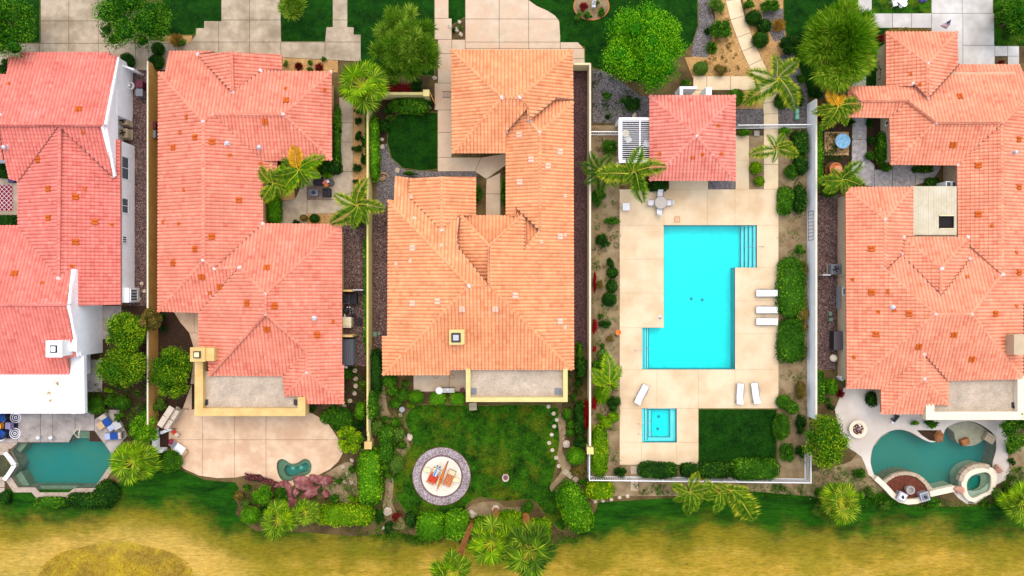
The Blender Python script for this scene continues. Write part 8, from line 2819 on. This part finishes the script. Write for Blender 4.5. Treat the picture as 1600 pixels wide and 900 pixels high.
boulder(1465, 681, 7, 9, 'orange brown boulder jutting into the free-form pool', mat('orange_rock', L(190, 126, 76), L(150, 92, 50), scale=2, bump=0.5, bscale=10), 91, 10, 0.5, z=0.0)
struct(MB().sheet(PX([(1432, 672), (1470, 672), (1468, 690), (1452, 688), (1440, 680)]), 0.02, 0.075).build('pool_bed', M_MULCH))
boulder(1554, 731, 4, 7, 'pinkish boulder at the upper right of the raised spa', mat('pink_rock', L(228, 176, 150), L(200, 140, 116), scale=2, bump=0.4, bscale=10), 92, -20, 0.5, z=0.3)
boulder(1493, 763, 8, 6, 'pinkish boulder at the left of the raised spa', MC['pink_rock'], 93, 10, 0.55, z=0.3)
for x, y, w_, h_, rz, lab in ((1507, 690, 0.8, 0.6, 0.35, 'brown stone seat block in the shallow shelf'), (1545, 684, 1.0, 0.85, -0.55, 'cream stone seat block at the rim of the shallow shelf')):
 p = at(x, y)
 mb = MB().box((p.x, p.y, 0.0), (w_, h_, 0.5), rz, 0.95)
 tag(mb.build('stone_block', M_STONE if x > 1520 else MC['orange_rock']), lab, 'stone block')
 MB
 # planter arc with fire pot and pillars
q = struct(empty('pool_planter', at(1414, 762, 0)))
arc_o = [(1375, 751), (1381, 747.5), (1394, 739), (1404, 736.5), (1413, 735.5), (1422, 736.5), (1431, 739), (1440, 745), (1447, 752), (1455, 763)]
arc_i = [(1381, 755), (1386, 750), (1397, 743.5), (1405, 741.5), (1413, 741), (1421, 742), (1429, 744.5), (1436, 750), (1442, 756), (1447, 765)]
for i in range(len(arc_o) - 1):
 poly = [arc_o[i], arc_o[i + 1], arc_i[i + 1], arc_i[i]]
 for k in range(2):
  ip = lambda p, r, u: (p[0] + (r[0] - p[0]) * u, p[1] + (r[1] - p[1]) * u)
  pl = [ip(poly[0], poly[1], k / 2), ip(poly[0], poly[1], (k + 1) / 2), ip(poly[3], poly[2], (k + 1) / 2), ip(poly[3], poly[2], k / 2)]
  MB().sheet(inset([tuple(v[:2]) for v in PX(pl)], 0.008), -1.5, 0.3 + rnd.uniform(0, 0.02)).build('wall_stone', M_STONE, q)
MB().sheet(PX(arc_i + [(1446, 772), (1420, 778), (1396, 770)]), -1.5, 0.18).build('mulch', mat('red_mulch', L(128, 66, 40), L(88, 40, 24), scale=4, bump=0.9, bscale=16, fine=0.3), q)
p = at(1415, 762)
tag(MB().lathe((p.x, p.y, 0.18), [(0.26, 0), (0.38, 0.3), (0.42, 0.62), (0.42, 0.7), (0.28, 0.7), (0.22, 0.5), (0.05, 0.45)], 20).build('fire_pot', flat('grey_pot', L(176, 166, 158))), 'round grey fire pot in the red mulch planter', 'fire pot')
# white curved wall behind the pool
def ribbon(name, label, cl, w, z0, z1, m):
 l, r = path_poly(cl, w)
 mb = MB().sheet(PX(l + r[::-1]), z0, z1)
 return mb


wl = [(1365, 745), (1374, 753), (1384, 763), (1392, 772), (1402, 779), (1415, 782), (1428, 781), (1438, 777), (1446, 771)]
o = ribbon('pool_wall', '', wl, 8, 0.0, 0.48, M_WHITE).build('pool_wall', M_IVORY)
tag(o, 'low curved white wall behind the red mulch planter', 'wall', 'low white pool walls')
wl = [(1449, 770), (1462, 767), (1476, 764), (1488, 761.5)]
o = ribbon('pool_wall', '', wl, 9, -1.4, 0.45, M_WHITE).build('pool_wall', M_IVORY)
tag(o, 'low straight white wall between the pillar and the raised spa', 'wall', 'low white pool walls')
for x, y, lab, rz in ((1402, 772, 'left grey pool pillar with a white framed top', -0.45), (1437, 772, 'right grey pool pillar with a dark ornament on top', 0.3)):
 p = at(x, y)
 q = tag(empty('pool_pillar', (p.x, p.y, 0), rz), lab, 'pillar', 'pool pillars')
 MB().box((0, 0, 0.4), (0.75, 0.75, 0.8)).build('shaft', flat('grey_stone_pillar', L(160, 152, 150)), q, local=True)
 MB().box((0, 0, 0.85), (0.85, 0.85, 0.1)).build('cap', flat('grey_cap', L(186, 184, 190)), q, local=True)
 MB().box((0, 0, 0.93), (0.58, 0.58, 0.06)).build('frame', M_METAL if x < 1410 else M_GREYBOX, q, local=True)
 MB().blob((0, 0, 0.99), (0.16, 0.16, 0.08), 5, 8, 5, 0.3).build('ornament', M_DARKMETAL, q, local=True)
 # raised spa
cx5, cy5 = 1524, 757
sp_o = smoothp([(1498, 752), (1498, 742), (1508, 731), (1524, 725), (1540, 727), (1552, 735), (1552, 752), (1546, 768), (1532, 774), (1518, 782), (1506, 778), (1499, 766)], 4)
sp_i = smoothp([(1507, 750), (1513, 742), (1523, 738), (1536, 736), (1543, 741), (1544, 752), (1541, 765), (1530, 770), (1517, 776), (1509, 771), (1506, 760)], 4)
q = tag(empty('raised_spa', at(cx5, cy5, 0)), 'raised freeform spa with pale rim at the lower right of the pool', 'spa')
MB().sheet(PX(sp_o), -1.4, 0.45, [PX(sp_i)]).build('rim', M_IVORY, q)
for i in range(8):
 k0 = 4 + i * 1
 n_ = len(sp_o)
 a0, a1 = sp_o[(k0 + i // 2) % n_], sp_o[(k0 + i // 2 + 1) % n_]
MB().sheet(PX(sp_i), -0.4, -0.3).build('floor', M_TEALFLOOR, q)
inn = smoothp([(1511, 752), (1518, 745), (1528, 742), (1532, 746), (1531, 757), (1526, 763), (1515, 767), (1511, 762)], 3)
MB().sheet(PX(sp_i), -0.3, 0.0, [PX(inn)]).build('bench', M_PEBBLE, q)
MB().sheet(inset([tuple(v[:2]) for v in PX(sp_i)], -0.003), None, 0.3).build('water', W_TEAL, q)
arcs = [(1497, 750), (1499, 741), (1507, 732), (1515, 728), (1524, 726), (1533, 726), (1541, 728)]
for i in range(len(arcs) - 1):
 a, b = at(*arcs[i]), at(*arcs[i + 1])
 MB().beam((a.x, a.y, 0.2), (b.x, b.y, 0.2), 0.42, 0.56).build('rim_stone', M_STONE, q)

 # left patio: rug, seats, lamps, spa
q = tag(empty('patterned_rug', at(8, 665, 0.05)), 'navy rug with white ring ornaments on the grey patio', 'rug')
MB().sheet(PX(rect(-40, 646, 29, 685)), 0.05, 0.066).build('rug_base', M_NAVY, q)
for x, y in ((25, 652), (24, 677), (2, 652), (2, 680)):
 for r0, r1 in ((0.55, 0.46), (0.36, 0.28), (0.16, 0.08)):
  p = at(x, y)
  f = lambda r: [(p.x + r * math.cos(2 * math.pi * i / 20), p.y + r * math.sin(2 * math.pi * i / 20)) for i in range(20)]
  MB().sheet(f(r0), 0.066, 0.07, [f(r1)]).build('ring_motif', M_WHITECLOTH, q)
for x, y, a, lab in ((8, 652, -60, 'blue cushioned chair at the top of the navy rug'), (7, 677, 55, 'blue cushioned chair at the bottom of the navy rug')):
 q = tag(empty('cushioned_chair', at(x, y, 0.07), math.radians(a)), lab, 'chair', 'chairs on the navy rug')
 MB().box((0, 0, 0.3), (0.62, 0.62, 0.25)).build('seat', M_BLUE, q, local=True)
 MB().box((-0.34, 0, 0.5), (0.14, 0.66, 0.5)).build('backrest', M_BLUE, q, local=True)
 for s in (-1, 1):
  MB().box((0, s * 0.36, 0.35), (0.66, 0.08, 0.4)).build('armrest', M_DARKMETAL, q, local=True)
q = tag(empty('cushioned_chair', at(18, 664, 0.07), math.radians(180)), 'chair with lilac patterned cushion at the right of the navy rug', 'chair', 'chairs on the navy rug')
MB().box((0, 0, 0.3), (0.62, 0.62, 0.25)).build('seat', mat('lilac_print', L(176, 166, 196), L(120, 108, 150), scale=12), q, local=True)
MB().box((-0.34, 0, 0.5), (0.14, 0.66, 0.5)).build('backrest', MC['lilac_print'], q, local=True)
p = at(1, 665)
tag(MB().lathe((p.x, p.y, 0.07), [(0.4, 0), (0.42, 0.05), (0.1, 0.1), (0.1, 0.38), (0.44, 0.4), (0.44, 0.46)], 18).build('round_table', flat('orange_table', L(246, 164, 30))), 'orange round table in the middle of the navy rug', 'table')
for x, y, lab in ((64, 682.5, 'left white globe lamp beside the left pool'), (83.5, 682.5, 'right white globe lamp beside the left pool')):
 q = tag(empty('globe_lamp', at(x, y, 0.06)), lab, 'lamp', 'globe lamps by the left pool')
 MB().lathe((0, 0, 0), [(0.08, 0), (0.08, 0.3)], 10).build('stem', M_STEEL, q, local=True)
 MB().lathe((0, 0, 0.25), [(0.05, 0), (0.15, 0.04), (0.2, 0.15), (0.15, 0.28), (0.04, 0.33)], 16).build('globe', M_WHITECLOTH, q, local=True)
a, b = at(133, 667), at(127, 682)
o = MB().tube([(a.x, a.y, 0.05), (a.x, a.y, 0.8), (a.x - 0.05, (a.y + b.y) / 2, 0.9), (b.x + 0.1, b.y, 0.5), (b.x - 0.1, b.y, 0.4), (b.x - 0.2, (a.y + b.y) / 2, 0.85), (b.x - 0.12, a.y - 0.1, 0.5)], 0.04, 7).build('handrail', M_IVORY)
tag(o, 'cream looped handrail over the steps of the left pool', 'handrail', 'pool handrails')
for x, y, a, lab, kk in ((172, 660, 35, 'upper blue cushioned lounger above the left pool', 0), (180, 680, 5, 'lower blue cushioned lounger above the left pool', 1)):
 q = tag(empty('cushioned_lounger', at(x, y, 0.06), math.radians(a + 90 if kk == 0 else a)), lab, 'sun lounger', 'loungers by the left pool')
 MB().box((0, 0, 0.25), (1.7, 0.68, 0.1)).build('frame', M_GREYBOX, q, local=True)
 MB().box((0.15, 0, 0.36), (0.8, 0.66, 0.12)).build('seat_cushion', M_BLUE, q, local=True)
 MB().beam((0.55, 0, 0.4), (0.92, 0, 0.65), 0.64, 0.1).build('backrest', M_CANVAS, q, local=True)
 MB().box((-0.55, 0, 0.35), (0.5, 0.6, 0.08)).build('foot_cushion', mat('blue_white_print', L(230, 232, 240), L(120, 140, 190), scale=14), q, local=True)
 for xx in (-0.75, 0.75):
  for s in (-1, 1):
   MB().box((xx, s * 0.28, 0.1), (0.07, 0.07, 0.2)).build('leg', M_GREYBOX, q, local=True)
p = at(160, 664)
tag(MB().box((p.x, p.y, 0.3), (0.62, 0.72, 0.05), 0.6).box((p.x, p.y, 0.17), (0.3, 0.3, 0.24), 0.6).build('side_table', flat('sand_top', L(222, 184, 136))), 'square tan side table left of the blue loungers', 'side table')
p = at(186, 663)
tag(MB().box((p.x, p.y, 0.25), (0.75, 0.8, 0.35), 0.5).build('ottoman', flat('pale_ottoman', L(206, 204, 200), rough=0.9)), 'pale grey ottoman between the blue loungers', 'ottoman')
p = at(136, 634)
mb = MB().box((at(135, 0).x, p.y, 0.7), (0.75, 0.9, 1.4))
tag(mb.build('end_block', M_WHITE), 'white block at the corner of the white flat roof', 'wall')
q = tag(empty('red_rug', at(8, 309, 0.06)), 'red rug with white lattice in the court of the leftmost house', 'rug')
MB().sheet(PX(rect(-40, 289, 21, 330)), 0.05, 0.066).build('rug_base', mat('crimson_cloth', L(150, 16, 40), L(126, 10, 30), scale=4), q)
lat = MB()
for k in range(-12, 14):
 for s in (-1, 1):
  x0 = -10 + k * 7
  pts = []
  xa, xb = x0, x0 + s * 41
  u0, u1 = 0.0, 1.0
  lo, hi = -40, 21
  if xa != xb:
   t0, t1 = (lo - xa) / (xb - xa), (hi - xa) / (xb - xa)
   u0, u1 = max(0, min(t0, t1)), min(1, max(t0, t1))
  if u1 - u0 > 0.02:
   a, b = at(xa + (xb - xa) * u0, 289 + 41 * u0), at(xa + (xb - xa) * u1, 289 + 41 * u1)
   lat.beam((a.x, a.y, 0.067 + 0.002 * (s > 0)), (b.x, b.y, 0.067 + 0.002 * (s > 0)), 0.035, 0.006)
stuff(lat.build('lattice', M_WHITECLOTH, q))
struct(MB().sheet(PX(rect(-40, 279, 30, 336)), -0.02, 0.05).build('court_paving', M_CONC))
hedge(-30, 336, 29, 352, 'dark hedge below the red rug', G_DARK, 0.8)
hedge(-10, 252, 14, 277, 'dark shrubbery above the red rug', G_DARK, 0.8)
box_thing('storage_box', 'small violet box at the top right of the red rug', 22, 283, (0.5, 0.4, 0.4), flat('violet_box', L(70, 56, 110)), 'box')
# small spa at the left frame edge
q = tag(empty('raised_spa', at(-5, 728, 0)), 'octagonal spa with pale stone rim at the left frame edge', 'spa')
so = [(-40, 700), (12, 705), (29, 725), (12, 749), (-40, 752)]
si = [(-36, 709), (10, 710), (21, 727), (10, 744), (-36, 746)]
MB().sheet(PX(so), -1.4, 0.3, [PX(si)]).build('rim', M_COPING, q)
MB().sheet(PX(si), -0.7, -0.6).build('floor', M_TEALFLOOR, q)
MB().sheet(PX(si), -0.6, -0.2, [PX([(-30, 719), (8, 720), (13, 727), (8, 736), (-30, 737)])]).build('bench', M_PEBBLE, q)
MB().sheet(PX(si), None, 0.2).build('water', W_TEAL, q)
rim = [(12, 706), (17, 711.5), (22.5, 718), (27, 725), (22, 733), (17, 740.5), (11, 748)]
for i in range(len(rim) - 1):
 a, b = at(*rim[i]), at(*rim[i + 1])
 MB().beam((a.x, a.y, 0.36), (b.x, b.y, 0.36), 0.36, 0.14).build('rim_stone', M_WHITE, q)
p = at(150, 600)
struct(MB().sheet(PX(rect(132, 562, 160, 612)), 0.0, 0.05).build('stone_pad', M_PATIO_GREY))
struct(MB().sheet(PX(rect(156, 478, 190, 530)), 0.0, 0.045).build('stone_pad', M_PATIO_GREY))
